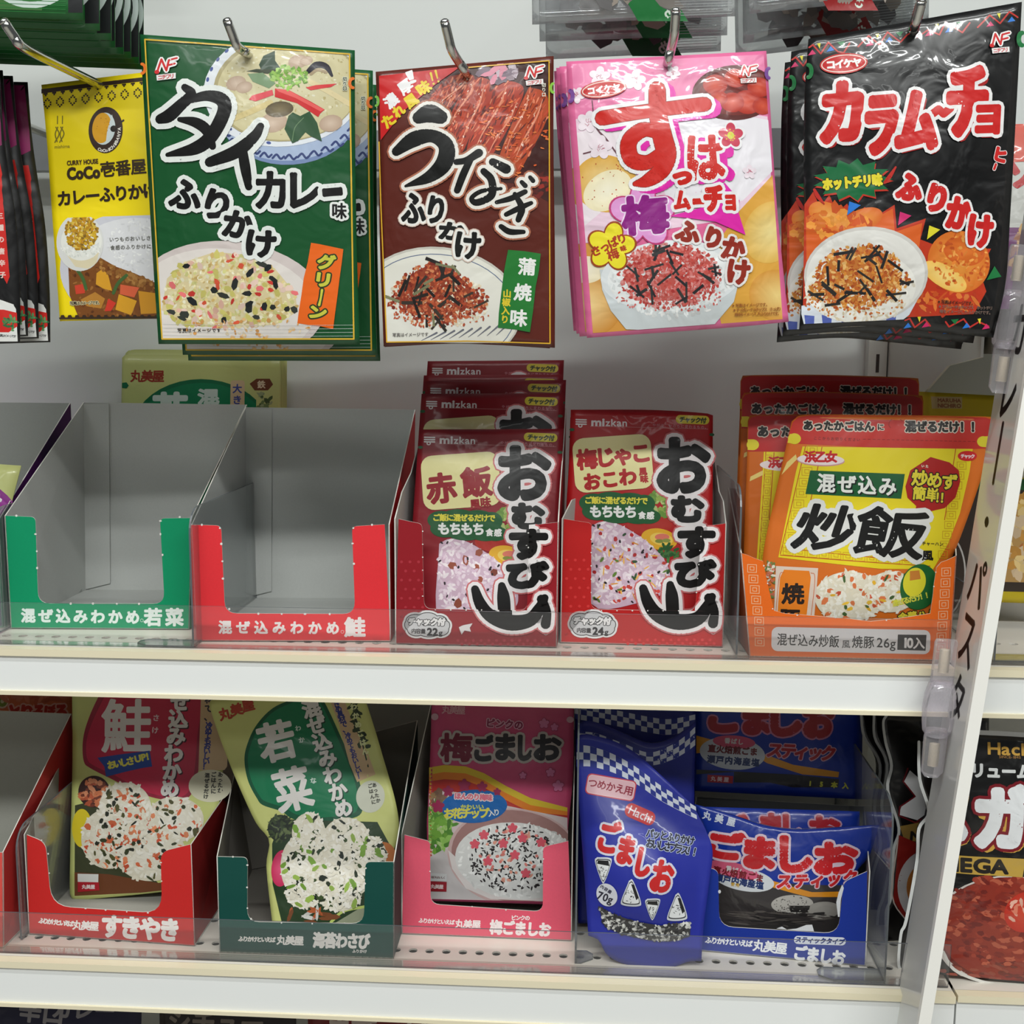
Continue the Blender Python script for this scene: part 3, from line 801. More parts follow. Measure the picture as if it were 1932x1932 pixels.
P.ell(590, 1640, 590, 365, (212, 200, 196), 4); P.ell(560, 1660, 560, 340, (228, 220, 214), 4, (236, 230, 222))
mound = [(180, 1690), (215, 1500), (330, 1400), (520, 1340), (700, 1360), (880, 1440), (1000, 1590), (1010, 1700), (880, 1780), (560, 1800), (300, 1780)]
P.poly(mound, (222, 206, 160))
P.bits(mound, 700, (14, 40), (12, 30), ((236, 226, 180), (226, 206, 140), (240, 234, 206), (206, 176, 110), (232, 216, 170), (214, 210, 140)), 11)
P.bits(mound, 70, (30, 62), (26, 46), ((236, 206, 190), (224, 180, 160), (206, 196, 110)), 12)
P.bits(mound, 30, (26, 60), (18, 36), ((206, 60, 50), (236, 120, 120), (222, 90, 60)), 13)
P.bits(mound, 22, (40, 80), (30, 50), NORI, 14)
P.bits((700, 1800, 420, 60), 60, (14, 40), (8, 26), ((236, 190, 130), (240, 222, 190), (222, 160, 90)), 15)
P.clip = None
P.use('frame_line'); P.stroke([(78, 48), (1320, 137), (1346, 1866), (182, 1866), (78, 48)], 9, (220, 178, 52), smooth=False)
P.use('flavour_label')
P.poly([(1095, 1285), (1140, 1292), (1190, 1302), (1285, 1322), (1276, 1400), (1262, 1500), (1250, 1600), (1236, 1700), (1222, 1806), (1150, 1790), (1080, 1782), (1008, 1770), (1020, 1690), (1036, 1600), (1050, 1500), (1075, 1400)], (238, 104, 24))
P.sub('label_lettering'); W_ = [(9, (44, 60, 30))]
P.ch('グ', 1130, 1352, 1240, 1450, (206, 204, 70), 12, W_, rot=8); P.ch('リ', 1124, 1465, 1205, 1552, (206, 204, 70), 12, W_, rot=8)
P.stroke([(1158, 1570), (1150, 1620), (1140, 1660)], [15, 12, 15], (206, 204, 70), W_); P.ch('ン', 1082, 1668, 1185, 1745, (206, 204, 70), 12, W_, rot=8)
P.use('title_lettering')
P.strokes([([(330, 345), (372, 388), (300, 460), (235, 515), (175, 535)], [44, 62, 74, 82, 60]), ([(352, 425), (470, 398), (560, 425), (572, 500), (500, 640), (400, 715), (222, 752)], [44, 66, 84, 84, 84, 78, 26]),
           ([(300, 540), (400, 560), (470, 610), (505, 705)], [30, 62, 66, 44]), ([(795, 585), (758, 648), (650, 738), (485, 800)], [46, 66, 82, 60]), ([(690, 745), (706, 840), (726, 950)], [60, 64, 46])],
          (9, 8, 8), out=[(34, (232, 236, 232))])
O = [(26, (232, 236, 232))]; K = (9, 8, 8)
for c, b, r in (('カ', (765, 855, 955, 1085), 0), ('レ', (972, 862, 1155, 1082), 0), ('ー', (1162, 950, 1282, 1004), -6), ('ふ', (232, 900, 438, 1085), 6), ('り', (456, 965, 606, 1150), 14), ('か', (566, 1092, 760, 1262), 10), ('け', (708, 1208, 892, 1378), 4)):
    P.ch(c, *b, K, 22, O, rot=r)
P.ch('味', 1220, 1042, 1306, 1140, K, 6, [(14, (232, 236, 232))])
P.use('small_print'); P.txt('写真はイメージです', (290, 1815), (530, 1812), 28, (60, 56, 52), w=1.5)
P.txt('切り口', (1293, 290), (1293, 346), 26, (40, 60, 40), w=2, out=[(3, (220, 220, 200))])
for x, y, a0 in ((1342, 314, 90), (60, 226, -90)): P.ring(x, y, 20, 28, 18, (238, 120, 40), a0=a0, a1=a0 + 180)
maker_mark(P, 205, 218, 78, -4)
P.use('seal'); 
for i in range(4): P.stroke([(190, 1775 + i * 22), (700, 1784 + i * 22), (1340, 1782 + i * 22)], 2, (206, 208, 206))
P.finish()
G1 = P
P.copy((1350, 112), (1462, 238), 0.022, 'dark green Thai curry packet peeking out behind the first one', rz=-1)
P.copy((1350, 112), (1478, 318), 0.040, 'dark green Thai curry packet at the back of its hook', rz=2)

# ---- brown grilled eel packet
P = Pack('seasoning_packet', 'brown grilled eel packet with red corner flash and brush lettering', 'packet', 'brown eel packets',
         [(58, 235), (1105, 142), (1112, 1858), (105, 1850)], -0.026, -0.028, (92, 32, 20), bulge=0.006, frame=(690, 60, 3.116),
         edges={'left': [(58, 235), (75, 650), (82, 1200), (105, 1850)], 'right': [(1105, 142), (1104, 700), (1112, 1300), (1112, 1858)], 'bottom': [(105, 1850), (500, 1830), (800, 1838), (1112, 1858)]})
P.clip = P.px([(78, 232), (1078, 172), (1084, 1832), (124, 1824)]).tolist()
P.use('eel_picture')
P.poly([(540, 215), (1078, 172), (1074, 1000), (1000, 960), (930, 900), (780, 890), (640, 820), (540, 740), (440, 600), (370, 430)], (60, 20, 16)); P.bits((980, 900, 110, 70), 30, (30, 90), (14, 34), ((110, 30, 22), (84, 24, 18), (150, 40, 26)), 29, ang=(-15, 20))
for i, (pts) in enumerate(([(500, 262), (600, 250), (640, 280), (560, 380), (470, 480), (390, 470), (360, 430), (430, 330)], [(660, 262), (730, 290), (745, 340), (690, 460), (620, 620), (566, 725), (510, 690), (476, 640), (510, 480), (590, 330)],
        [(790, 290), (880, 300), (930, 340), (900, 450), (800, 650), (710, 780), (640, 780), (596, 735), (640, 560), (720, 390)], [(960, 330), (1040, 350), (1075, 410), (1060, 530), (960, 730), (890, 850), (830, 860), (780, 800), (810, 680), (890, 480)])):
    P.poly(curve(pts), ((150, 50, 30), (164, 52, 28), (168, 50, 24), (176, 66, 24))[i])
    P.bits(pts, 110, (26, 80), (5, 14), ((206, 86, 52), (120, 32, 20), (190, 66, 34), (224, 128, 92), (96, 26, 16)), 21 + i, ang=(-62, 12))
for a_, b_ in (((700, 320), (560, 690)), ((640, 300), (500, 560)), ((830, 330), (640, 720)), ((890, 420), (720, 740)), ((1040, 400), (880, 760)), ((960, 380), (830, 700)), ((600, 280), (430, 440))):
    P.stroke([a_, (a_[0] * .7 + b_[0] * .3 + 12, a_[1] * .7 + b_[1] * .3), (a_[0] * .3 + b_[0] * .7 - 4, a_[1] * .3 + b_[1] * .7), b_], [4, 11, 7, 3], (226, 140, 110))
    P.bits([(a_[0] - 14, a_[1]), (a_[0] + 18, a_[1]), (b_[0] + 18, b_[1]), (b_[0] - 14, b_[1])], 16, (8, 20), (4, 8), ((244, 206, 190), (236, 170, 140)), int(a_[0]), ang=(-62, 20))
P.bits((870, 620, 200, 230), 60, (14, 40), (6, 14), ((226, 120, 60), (214, 90, 40)), 27, ang=(0, 12))
P.bits((780, 250, 110, 40), 16, (50, 110), (30, 50), ((150, 130, 140), (196, 180, 190), (110, 90, 104), (210, 130, 150)), 28)
P.use('corner_flash'); P.poly([(66, 262), (556, 208), (430, 300), (230, 470), (80, 650)], (202, 28, 30))
P.sub('flash_lettering')
for c, x, y, r in (('濃', 152, 408, -38), ('厚', 236, 328, -36), ('！', 284, 268, -20)): P.ch(c, x - 42, y - 42 if c != '！' else y - 38, x + 42 if c != '！' else x + 8, y + 42, (238, 236, 236), 8, rot=r)
for c, x, y, s_ in (('た', 136, 525, 78), ('れ', 198, 470, 72), ('風', 272, 412, 80), ('味', 344, 334, 84)): P.ch(c, x - s_ / 2, y - s_ / 2, x + s_ / 2, y + s_ / 2, (232, 206, 40), 9, rot=-36)
for x in (384, 412): P.stroke([(x, 232 + (412 - x) * .5), (x + 12, 276 + (412 - x) * .5)], [14, 8], (232, 206, 40)); P.ell(x + 18, 296 + (412 - x) * .5, 7, 7, (232, 206, 40), n=8)
P.use('rice_picture')
P.ell(430, 1620, 490, 352, (200, 196, 186), 6); P.ell(430, 1622, 478, 340, (228, 226, 214), 6, (236, 234, 226))
P.ring(430, 1630, 452, 318, 5, (96, 110, 140), 6)
for k in range(9): P.stroke([(330 + k * 55, 1815 - k * 4), (420 + k * 52, 1770 - k * 6)], [3, 12], (110, 112, 122))
P.bits((430, 1580, 300, 165, 4), 420, (16, 34), (10, 18), ((236, 230, 210), (222, 208, 180), (232, 214, 186)), 31)
mound = [(130, 1600), (180, 1480), (270, 1400), (400, 1340), (520, 1380), (620, 1470), (720, 1540), (730, 1620), (600, 1690), (430, 1730), (250, 1700)]
P.poly([(180, 1580), (230, 1480), (300, 1410), (400, 1365), (510, 1400), (600, 1480), (670, 1560), (600, 1640), (430, 1690), (270, 1660)], (150, 66, 42)); P.bits(mound, 620, (12, 34), (10, 24), ((176, 74, 46), (196, 96, 60), (150, 56, 36), (206, 130, 86), (130, 44, 30)), 32)
P.bits((430, 1660, 300, 80), 110, (8, 26), (8, 18), ((186, 84, 52), (206, 110, 74)), 33)
P.bits(mound, 26, (60, 130), (12, 20), ((44, 38, 34), (60, 52, 44), (34, 30, 28)), 34, sides=4)
P.bits(mound, 6, (60, 120), (12, 18), ((130, 130, 96),), 35, sides=4)
P.clip = None
P.use('frame_line'); P.stroke([(80, 650), (90, 1000), (125, 1824), (600, 1818), (1084, 1832), (1078, 172), (560, 216)], 7, (222, 172, 44), smooth=False)
P.use('flavour_label'); P.poly([(840, 1285), (935, 1292), (1030, 1306), (1020, 1400), (1000, 1500), (985, 1640), (966, 1766), (880, 1750), (780, 1740), (786, 1650), (800, 1540), (815, 1420)], (34, 120, 48))
P.sub('label_lettering'); P.txt('蒲焼味', (950, 1382), (900, 1682), 104, (238, 238, 234), w=7, rot=4); P.txt('山椒入り', (834, 1540), (820, 1690), 50, (226, 200, 50), w=4, rot=2)
P.use('title_lettering')
O = [(30, (176, 110, 84)), (20, (236, 232, 224))]; K = (10, 11, 9)
P.strokes([([(318, 512), (380, 488), (446, 510)], [76, 110, 84]), ([(185, 708), (290, 640), (400, 622), (480, 680), (468, 780), (380, 860), (240, 912)], [56, 92, 76, 92, 100, 70, 16]),
           ([(540, 775), (600, 765), (672, 722)], [36, 40, 50]), ([(622, 760), (580, 850), (545, 940)], [40, 44, 40]), ([(752, 775), (830, 815)], [46, 58]), ([(700, 830), (745, 880), (745, 970), (660, 1012), (630, 985), (690, 945), (800, 930)], [40, 44, 44, 40, 28, 26, 20]),
           ([(775, 1010), (860, 985), (940, 945)], [24, 34, 30]), ([(830, 1080), (910, 1040), (975, 1010)], [28, 34, 24]), ([(880, 960), (920, 1040), (900, 1110)], [26, 40, 34]), ([(800, 1150), (850, 1180), (930, 1180)], [30, 36, 26]), ([(920, 890), (940, 910)], [26, 30]), ([(968, 860), (985, 880)], [24, 28])], K, out=O)
for c, b, r in (('ふ', (212, 950, 362, 1132), 0), ('り', (372, 970, 468, 1135), 8), ('か', (435, 1125, 602, 1232), 6), ('け', (532, 1180, 684, 1342), 4)): P.ch(c, *b, K, 17, [(20, (214, 190, 176)), (14, (238, 236, 230))], rot=r)
P.use('small_print'); P.txt('写真はイメージです', (170, 1782), (360, 1778), 24, (120, 116, 112), w=1); P.txt('切り口', (1047, 316), (1048, 372), 26, (220, 214, 200), w=2)
P.ring(1103, 332, 14, 26, 15, (140, 200, 70), a0=90, a1=270); P.ring(62, 410, 14, 26, 15, (120, 180, 70), a0=-90, a1=90)
maker_mark(P, 985, 250, 66, -6)
P.finish()
P.copy((58, 235), (70, 262), 0.012, 'brown grilled eel packet hidden behind the first one', rz=2)
P.copy((58, 235), (62, 290), 0.022, 'brown grilled eel packet at the back of its hook', rz=-2)

# ---- pink plum packet
P = Pack('seasoning_packet', 'pink plum packet with big red lettering, hanging in front of its stack', 'packet', 'pink plum packets',
         [(88, 175), (1265, 112), (1397, 1705), (210, 1800)], -0.030, -0.026, (226, 108, 156), bulge=0.008, frame=(1040, 60, 3.117), mat=CRINKLE,
         edges={'left': [(88, 175), (105, 520), (155, 1100), (210, 1800)], 'right': [(1265, 112), (1285, 400), (1310, 800), (1338, 1150), (1397, 1705)], 'bottom': [(210, 1800), (700, 1765), (1100, 1735), (1397, 1705)]})
P.clip = P.px([(118, 190), (1250, 135), (1360, 1690), (245, 1772)]).tolist()
P.use('background_print')
P.poly([(118, 190), (1250, 135), (1275, 540), (140, 640)], (232, 128, 172)); P.poly([(120, 520), (600, 440), (1270, 500), (1300, 1000), (1000, 1120), (160, 1250)], (236, 206, 222))
P.poly([(560, 560), (900, 470), (1275, 520), (1300, 820), (1120, 1000), (700, 1100)], (236, 232, 238))
P.poly([(130, 600), (420, 540), (500, 900), (150, 1180)], (238, 226, 232))
P.poly([(1340, 800), (1100, 1060), (900, 1350), (1000, 1720), (1380, 1700)], (222, 164, 66)); P.poly([(140, 1240), (400, 1260), (600, 1400), (700, 1760), (240, 1790)], (214, 150, 66))
P.part('chip_picture')
P.ell(320, 900, 190, 165, (222, 170, 72), 20, (240, 214, 150)); P.ell(330, 940, 150, 110, (242, 230, 190), -30, (244, 238, 214)); P.bits((300, 900, 160, 130), 26, (5, 12), (5, 9), ((190, 90, 50),), 41); P.part('chip_picture'); P.ell(1290, 1180, 160, 190, (226, 180, 84), 30, (240, 220, 150)); P.ell(1330, 1550, 170, 150, (214, 150, 60), 10, (236, 206, 130)); P.part('chip_picture'); P.ell(230, 1600, 190, 190, (206, 140, 56), 0, (236, 204, 140)); P.ell(200, 1400, 120, 80, (240, 226, 190), 0, (244, 236, 214))
P.use('plum_picture')
P.ell(1075, 365, 252, 165, (92, 34, 30), -6); P.ell(1090, 360, 224, 140, (116, 40, 34), -6)
for x, y, r in ((960, 320, 72), (1080, 280, 66), (1150, 420, 84), (1060, 425, 70), (1220, 330, 70), (1240, 440, 60), (980, 400, 52)): P.ell(x, y, r, r * .85, (176, 46, 32), 0, (214, 84, 58), n=20)
P.use('blossom_print')
P.stroke([(240, 410), (260, 560), (330, 650), (420, 780)], [6, 9, 10, 6], (110, 70, 80)); P.stroke([(330, 690), (190, 720)], 8, (110, 70, 80))
for x, y, r in ((285, 268, 64), (490, 292, 66), (215, 535, 66), (288, 688, 72), (150, 375, 50), (715, 245, 44), (1160, 832, 44)):
    P.part('blossom'); P.flower(x, y, r, (240, 226, 234), None, None, rot=x % 40); P.bits((x, y, r * .3, r * .3), 9, (8, 22), (2, 4), ((190, 110, 130),), int(x), sides=4)
P.use('rice_picture')
P.poly([(285, 1400), (300, 1520), (350, 1640), (440, 1750), (700, 1760), (960, 1720), (1070, 1590), (1110, 1420)], (206, 212, 214)); P.ell(700, 1440, 410, 205, (226, 230, 232), -3); P.ell(700, 1450, 370, 190, (236, 238, 238), -3)
P.bits((700, 1480, 360, 205), 420, (22, 44), (12, 20), ((236, 240, 240), (222, 226, 226), (244, 244, 242), (212, 214, 214)), 42)
P.ell(690, 1430, 265, 155, (196, 88, 80)); P.bits((690, 1440, 300, 190), 900, (12, 30), (10, 22), ((196, 74, 66), (206, 92, 84), (214, 120, 116), (182, 58, 56), (222, 150, 146)), 43, edge=0.9)
P.bits((690, 1560, 330, 90), 120, (10, 24), (8, 18), ((206, 92, 84), (214, 120, 116)), 44)
P.bits((690, 1430, 300, 160), 30, (60, 120), (11, 18), ((40, 40, 44), (52, 54, 54)), 45, sides=4)
P.clip = None
P.use('flavour_badge')
P.flower(535, 1085, 192, (226, 156, 214), (12, (196, 60, 120)), rot=0)
P.sub('badge_lettering'); P.ch('梅', 408, 968, 690, 1204, (140, 24, 128), 26, [(8, (236, 214, 236))], rot=-4)
P.part('flavour_badge'); P.flower(352, 1268, 138, (240, 226, 50), (12, (158, 70, 30)), rot=10)
P.sub('badge_lettering'); P.txt('さっぱり', (262, 1292), (412, 1222), 62, (176, 62, 34), w=6); P.txt('梅', (362, 1312), (363, 1312), 70, (176, 62, 34), w=5, rot=-20); P.txt('味', (422, 1280), (423, 1280), 36, (176, 62, 34), w=4, rot=-20)
P.use('title_lettering')
MG = (226, 40, 170); RD = (206, 36, 26); WH = (240, 238, 240)
su = [([(300, 518), (600, 476), (895, 440)], [84, 80, 84]), ([(620, 350), (624, 500), (650, 640), (672, 740), (640, 830), (560, 888), (490, 905)], [96, 100, 110, 110, 96, 70, 24]), ([(640, 620), (540, 590), (455, 660), (470, 760), (560, 782), (640, 720)], [60, 84, 90, 90, 80, 50])]
P.strokes(su, MG, out=[(18, MG)], off=(42, 22), smooth=True)
P.poly([(690, 1095), (900, 1040), (1010, 900), (1100, 1000), (1090, 1060), (1136, 1200), (960, 1128), (820, 1110)], MG)
ph = [('は', (790, 622, 1012, 892)), ('っ', (706, 836, 822, 918)), ('ム', (712, 945, 812, 1062)), ('ー', (822, 992, 892, 1030)), ('チ', (886, 915, 1014, 1072)), ('ョ', (1012, 968, 1078, 1064))]
for c, b in ph[:1]: P.ch(c, b[0] + 46, b[1] + 16, b[2] + 62, b[3] + 20, MG, 48)
P.strokes(su, RD, out=[(26, WH), (4, (150, 40, 30))])
for c, b in ph: P.ch(c, *b, RD, 24 if b[2] - b[0] > 105 else 16, [(18, WH)], rot=-3)
P.flower(1048, 622, 76, (206, 70, 92), (16, WH), rot=0); P.ell(1048, 622, 20, 22, (206, 210, 60)); P.bits((1048, 622, 34, 36), 14, (10, 12), (8, 10), ((232, 190, 60),), 46)
for c, b, r in (('ふ', (722, 1122, 872, 1250), 10), ('り', (900, 1158, 992, 1285), 14), ('か', (994, 1212, 1138, 1350), 10), ('け', (1028, 1342, 1166, 1492), 4)): P.ch(c, *b, (150, 46, 32), 20, [(14, (236, 232, 230))], rot=r)
P.use('small_print')
for i, t in enumerate(('※写真はイメージです。', '※すっぱムーチョチップス さっぱり', '梅味をイメージしたふりかけです。')): P.txt(t, (1070 + 8 * i, 1612 + 26 * i), (1270 + 70 * min(i, 1), 1604 + 26 * i), 22, (150, 90, 40), w=1)
P.ring(112, 380, 14, 30, 24, (120, 70, 150), a0=-90, a1=90); P.ring(1278, 246, 14, 28, 22, (120, 70, 150), a0=90, a1=270)
oval_mark(P, 308, 345, 128, 46, -7); maker_mark(P, 1150, 245, 62, -4)
P.finish()
for i, (q, d, rz) in enumerate((((46, 200), 0.014, -1.5), ((30, 215), 0.028, 1), ((15, 228), 0.042, -1), ((55, 240), 0.056, 1), ((70, 236), 0.070, -1))):
    P.copy((88, 175), q, d, ('pink plum packet directly behind the front one, its left border showing', 'pink plum packet third on the crowded hook', 'pink plum packet with its left edge sticking out furthest', 'pink plum packet fifth on the crowded hook', 'pink plum packet last on the crowded hook')[i], rz=rz)

# ---- black hot chili packet
P = Pack('seasoning_packet', 'black hot chili packet with angular red lettering, first on its hook', 'packet', 'black chili packets',
         [(192, 215), (1370, 10), (1212, 1865), (140, 1826)], -0.034, -0.030, (9, 9, 10), bulge=0.007, frame=(1460, 0, 2.927), mat=CRINKLE,
         edges={'left': [(192, 215), (172, 500), (165, 900), (168, 1400), (140, 1826)], 'right': [(1370, 10), (1345, 500), (1305, 1200), (1280, 1560), (1212, 1865)], 'bottom': [(140, 1826), (500, 1800), (850, 1830), (1212, 1865)]})
P.use('confetti_band')
RR = (192, 50, 42)
for L in ([(195, 262), (216, 248), (258, 298), (300, 235), (352, 290), (382, 296), (416, 242)], [(462, 262), (522, 200), (578, 252), (626, 180), (694, 238), (738, 190)], [(785, 212), (850, 168), (908, 198), (946, 125), (1034, 186), (1078, 130)], [(1120, 156), (1190, 86), (1246, 132), (1300, 66), (1346, 96)],
          [(720, 1770), (745, 1760), (775, 1808), (830, 1765), (860, 1800)], [(945, 1778), (965, 1805), (1045, 1762), (1080, 1808), (1130, 1778), (1185, 1802)]):
    P.use('confetti_band' if L[0][1] < 900 else 'bottom_confetti_band'); P.stroke(L, 9, RR, smooth=False)
def tri3(x, y, s_, c, up=1, a=0):
    P.poly([(x - s_, y + s_ * .55 * up + a), (x + s_, y + s_ * .45 * up - a), (x + s_ * .1, y - s_ * .8 * up)], c)
for x, y, c, u in ((210, 292, (206, 40, 100), 1), (525, 246, (206, 40, 100), 1), (850, 192, (206, 40, 100), 1), (1190, 138, (206, 40, 100), 1), (310, 274, (40, 120, 210), 1), (632, 225, (40, 120, 210), 1), (960, 172, (40, 120, 210), 1), (1310, 110, (40, 120, 210), 1),
                   (370, 243, (24, 116, 60), -1), (690, 190, (24, 116, 60), -1), (1025, 135, (24, 116, 60), -1), (735, 1800, (40, 120, 210), 1), (835, 1795, (206, 40, 100), 1), (1060, 1800, (40, 120, 210), 1), (1170, 1805, (206, 40, 100), 1), (995, 1775, (24, 116, 60), -1)):
    P.use('confetti_band' if y < 900 else 'bottom_confetti_band'); tri3(x, y, 22, c, u, 3)
for x, y in ((248, 255), (568, 204), (897, 150), (1240, 90), (796, 1765), (1132, 1775)):
    P.use('confetti_band' if y < 900 else 'bottom_confetti_band'); P.poly([(x - 10, y - 14), (x + 10, y - 16), (x + 4, y + 16)], (226, 214, 50))
P.use('flame_print')
P.clip = P.px([(168, 800), (1330, 800), (1270, 1740), (150, 1790)]).tolist()
P.poly([(168, 1130), (215, 1060), (250, 1150), (300, 1080), (340, 1180), (395, 1130), (430, 1200), (490, 1150), (530, 1215), (650, 1140), (660, 1270), (820, 1215), (790, 1330), (900, 1370), (1195, 1375), (1130, 1500), (1170, 1610), (1100, 1735), (600, 1760), (160, 1700)], (190, 54, 26))
P.poly([(175, 1200), (260, 1140), (330, 1220), (400, 1180), (480, 1250), (640, 1160), (650, 1290), (800, 1240), (780, 1400), (600, 1500), (180, 1500)], (216, 96, 34))
P.ell(300, 1200, 120, 70, (222, 120, 44), 30, (236, 170, 80)); P.ell(480, 1220, 110, 60, (214, 104, 40), -20, (232, 150, 60)); P.bits((360, 1240, 160, 90), 50, (40, 90), (26, 50), ((222, 120, 44), (206, 86, 32), (232, 150, 60)), 51); P.bits((960, 1660, 190, 70), 40, (30, 90), (14, 34), ((206, 84, 34), (180, 54, 26), (222, 120, 50)), 52)
P.use('chip_picture'); P.ell(1010, 1450, 180, 170, (214, 110, 36), 20, (226, 150, 60)); P.ell(1040, 1390, 120, 80, (206, 92, 30), 10, (222, 120, 44)); P.ell(930, 1530, 140, 60, (240, 190, 90), 28, (244, 214, 130))
P.bits((1020, 1440, 160, 150), 110, (14, 40), (8, 22), ((224, 130, 50), (196, 84, 30), (236, 160, 76)), 53)
P.use('rice_picture')
P.poly([(140, 1690), (170, 1810), (650, 1815), (740, 1740), (830, 1560), (500, 1650)], (216, 222, 230))
for x in (195, 290, 395, 510, 640): P.poly([(x - 28, 1740), (x + 28, 1745), (x + 24, 1822), (x - 18, 1822)], (84, 100, 176))
P.ell(500, 1520, 335, 262, (206, 202, 196), -2); P.ell(498, 1525, 320, 248, (226, 224, 218), -2, (200, 196, 190)); P.ell(470, 1590, 300, 195, (234, 232, 224), -2)
P.bits((470, 1620, 300, 160), 330, (20, 40), (10, 18), ((238, 234, 224), (226, 218, 200), (216, 200, 170)), 54)
mound = [(200, 1560), (240, 1450), (330, 1380), (470, 1345), (600, 1380), (680, 1450), (740, 1560), (660, 1640), (500, 1720), (330, 1700), (190, 1640)]
P.poly([(240, 1560), (270, 1470), (350, 1400), (470, 1370), (580, 1400), (650, 1470), (690, 1560), (620, 1630), (490, 1690), (340, 1670), (240, 1620)], (196, 116, 50)); P.bits(mound, 760, (12, 34), (10, 22), ((206, 130, 50), (190, 96, 38), (222, 160, 84), (166, 74, 30), (230, 180, 110)), 55)
P.bits((450, 1680, 280, 80), 90, (8, 22), (8, 16), ((206, 130, 60), (196, 100, 44)), 56)
P.bits(mound, 30, (60, 120), (11, 17), ((36, 34, 34), (48, 44, 40)), 57, sides=4)
P.clip = None
P.use('flavour_badge')
st = []
for k in range(26):
    r = 1.0 if k % 2 == 0 else 0.72; t = 2 * math.pi * k / 26; st.append((425 + 215 * r * math.cos(t), 1000 + 118 * r * math.sin(t)))
P.poly([(x + 4, y + 10) for x, y in st], (190, 50, 34)); P.poly(st, (18, 104, 58))
P.stroke([(655, 935), (620, 990), (590, 1020)], [10, 22, 6], (190, 40, 30)); P.stroke([(220, 1050), (240, 1090), (272, 1130)], [14, 22, 6], (190, 40, 30))
P.sub('badge_lettering'); P.txt('ホットチリ味', (290, 1022), (556, 1002), 70, (230, 214, 50), w=10, out=[(4, (30, 40, 24))], sx=.78)
P.use('confetti')
for x, y, c in ((428, 1155, (40, 120, 210)), (700, 1215, (206, 40, 110)), (860, 1290, (226, 214, 50)), (1215, 1510, (24, 116, 60))): P.poly([(x - 34, y + 40), (x + 40, y - 14), (x - 22, y - 36)] if c[0] != 24 else [(x - 45, y + 38), (x + 40, y + 18), (x, y - 40)], c)
P.use('title_lettering')
WO = [(19, (236, 234, 234))]; RD = (204, 34, 32)
tt = [('カ', (252, 452, 484, 800), 8), ('ラ', (484, 535, 672, 872), 8), ('ム', (650, 508, 892, 852), 8), ('チ', (930, 372, 1176, 772), 8), ('ョ', (1094, 584, 1246, 752), 8)]
for c, b, r in tt: P.ch(c, b[0] + 14, b[1] + 20, b[2] + 14, b[3] + 20, (168, 30, 30), 62, (), rot=-4, shear=.12)
P.stroke([(855, 645), (890, 618), (915, 645), (955, 612)], 44, RD, out=WO, smooth=False)
for c, b, r in tt: P.ch(c, *b, RD, 46 if c != 'ョ' else 28, WO, rot=-4, shear=.12)
for c, b, r in (('ふ', (655, 966, 802, 1122), 6), ('り', (826, 1026, 934, 1186), 12), ('か', (930, 1092, 1084, 1276), 6), ('け', (1056, 1186, 1208, 1374), 4)): P.ch(c, *b, RD, 25, [(13, (236, 234, 234))], rot=r)
P.ch('ヒ', 1212, 818, 1282, 900, RD, 14, [(4, (230, 220, 220))], rot=14); P.stroke([(1218, 912), (1208, 938)], 14, RD, out=[(4, (230, 220, 220))])
P.use('small_print')
for i, t in enumerate(('※写真はイメージです。', '※カラムーチョチップス ホットチリ', '味をイメージしたふりかけです。')): P.txt(t, (905 + 6 * i, 1668 + 26 * i), (1095 + 100 * min(i, 1), 1676 + 26 * i), 22, (60, 36, 26) if i < 1 else (120, 100, 90), w=1)
P.ring(1368, 218, 18, 34, 26, (24, 116, 60), a0=90, a1=270); P.ring(188, 395, 18, 34, 22, (24, 116, 60), a0=-90, a1=90)
oval_mark(P, 380, 358, 122, 50, -4); maker_mark(P, 1236, 232, 66, -6)
P.finish()
P.copy((192, 215), (98, 282), 0.014, 'black hot chili packet behind the first one, its left edge showing', rz=-1)
P.copy((192, 215), (60, 350), 0.028, 'black hot chili packet at the back, sticking out on the left', rz=2)
P.copy((1212, 1865), (1046, 1898), 0.050, 'black hot chili packet at the back, its bottom seal hanging lowest', rz=1)

# ---- yellow curry packet (partly hidden)
P = Pack('seasoning_packet', 'yellow curry house packet with brown zigzag border, half behind green packet', 'packet', None,
         [(78, 160), (398, 121), (414, 598), (113, 606)], 0.008, 0.006, (248, 222, 16), bulge=0.005, mat=SATIN,
         edges={'left': [(78, 160), (88, 260), (98, 400), (113, 606)]})
P.use('zigzag_band')
P.frame(0, 0, 3.864)
top = [(302, 652)]; n = 26
P.poly([(302, 650), (1500, 512), (1500, 540), (302, 682)], (58, 40, 28))
P.hold = True
for k in range(18):
    x = 318 + k * 64; y = 680 - k * 7.3; P.poly([(x, y), (x + 30, y - 3), (x + 30, y + 10), (x + 22, y + 11), (x + 22, y + 22), (x + 10, y + 23), (x + 10, y + 12), (x, y + 12)], (58, 40, 28))
for k in range(13):
    cx, cy = 347 + 95 * k, 755 - 10.5 * k
    for dx_, dy_ in ((0, -34), (12, -22), (24, -8), (24, 8), (12, 22), (0, 34), (-12, 22), (-24, 8), (-24, -8), (-12, -22)): P.poly([(cx + dx_ - 6, cy + dy_ - 6), (cx + dx_ + 6, cy + dy_ - 6), (cx + dx_ + 6, cy + dy_ + 6), (cx + dx_ - 6, cy + dy_ + 6)], (58, 40, 28))
P.hold = False
P.use('brand_mark')
for d in (-26, 12): P.strokes([([(455 + d, 930), (435 + d, 980), (450 + d, 1035)], 9), ([(440 + d, 930), (465 + d, 980), (432 + d, 1040)], 9), ([(452 + d, 850), (452 + d, 905)], 8)], (130, 118, 40))
P.txt('mishima', (402, 1074), (522, 1070), 34, (150, 136, 40), w=1)
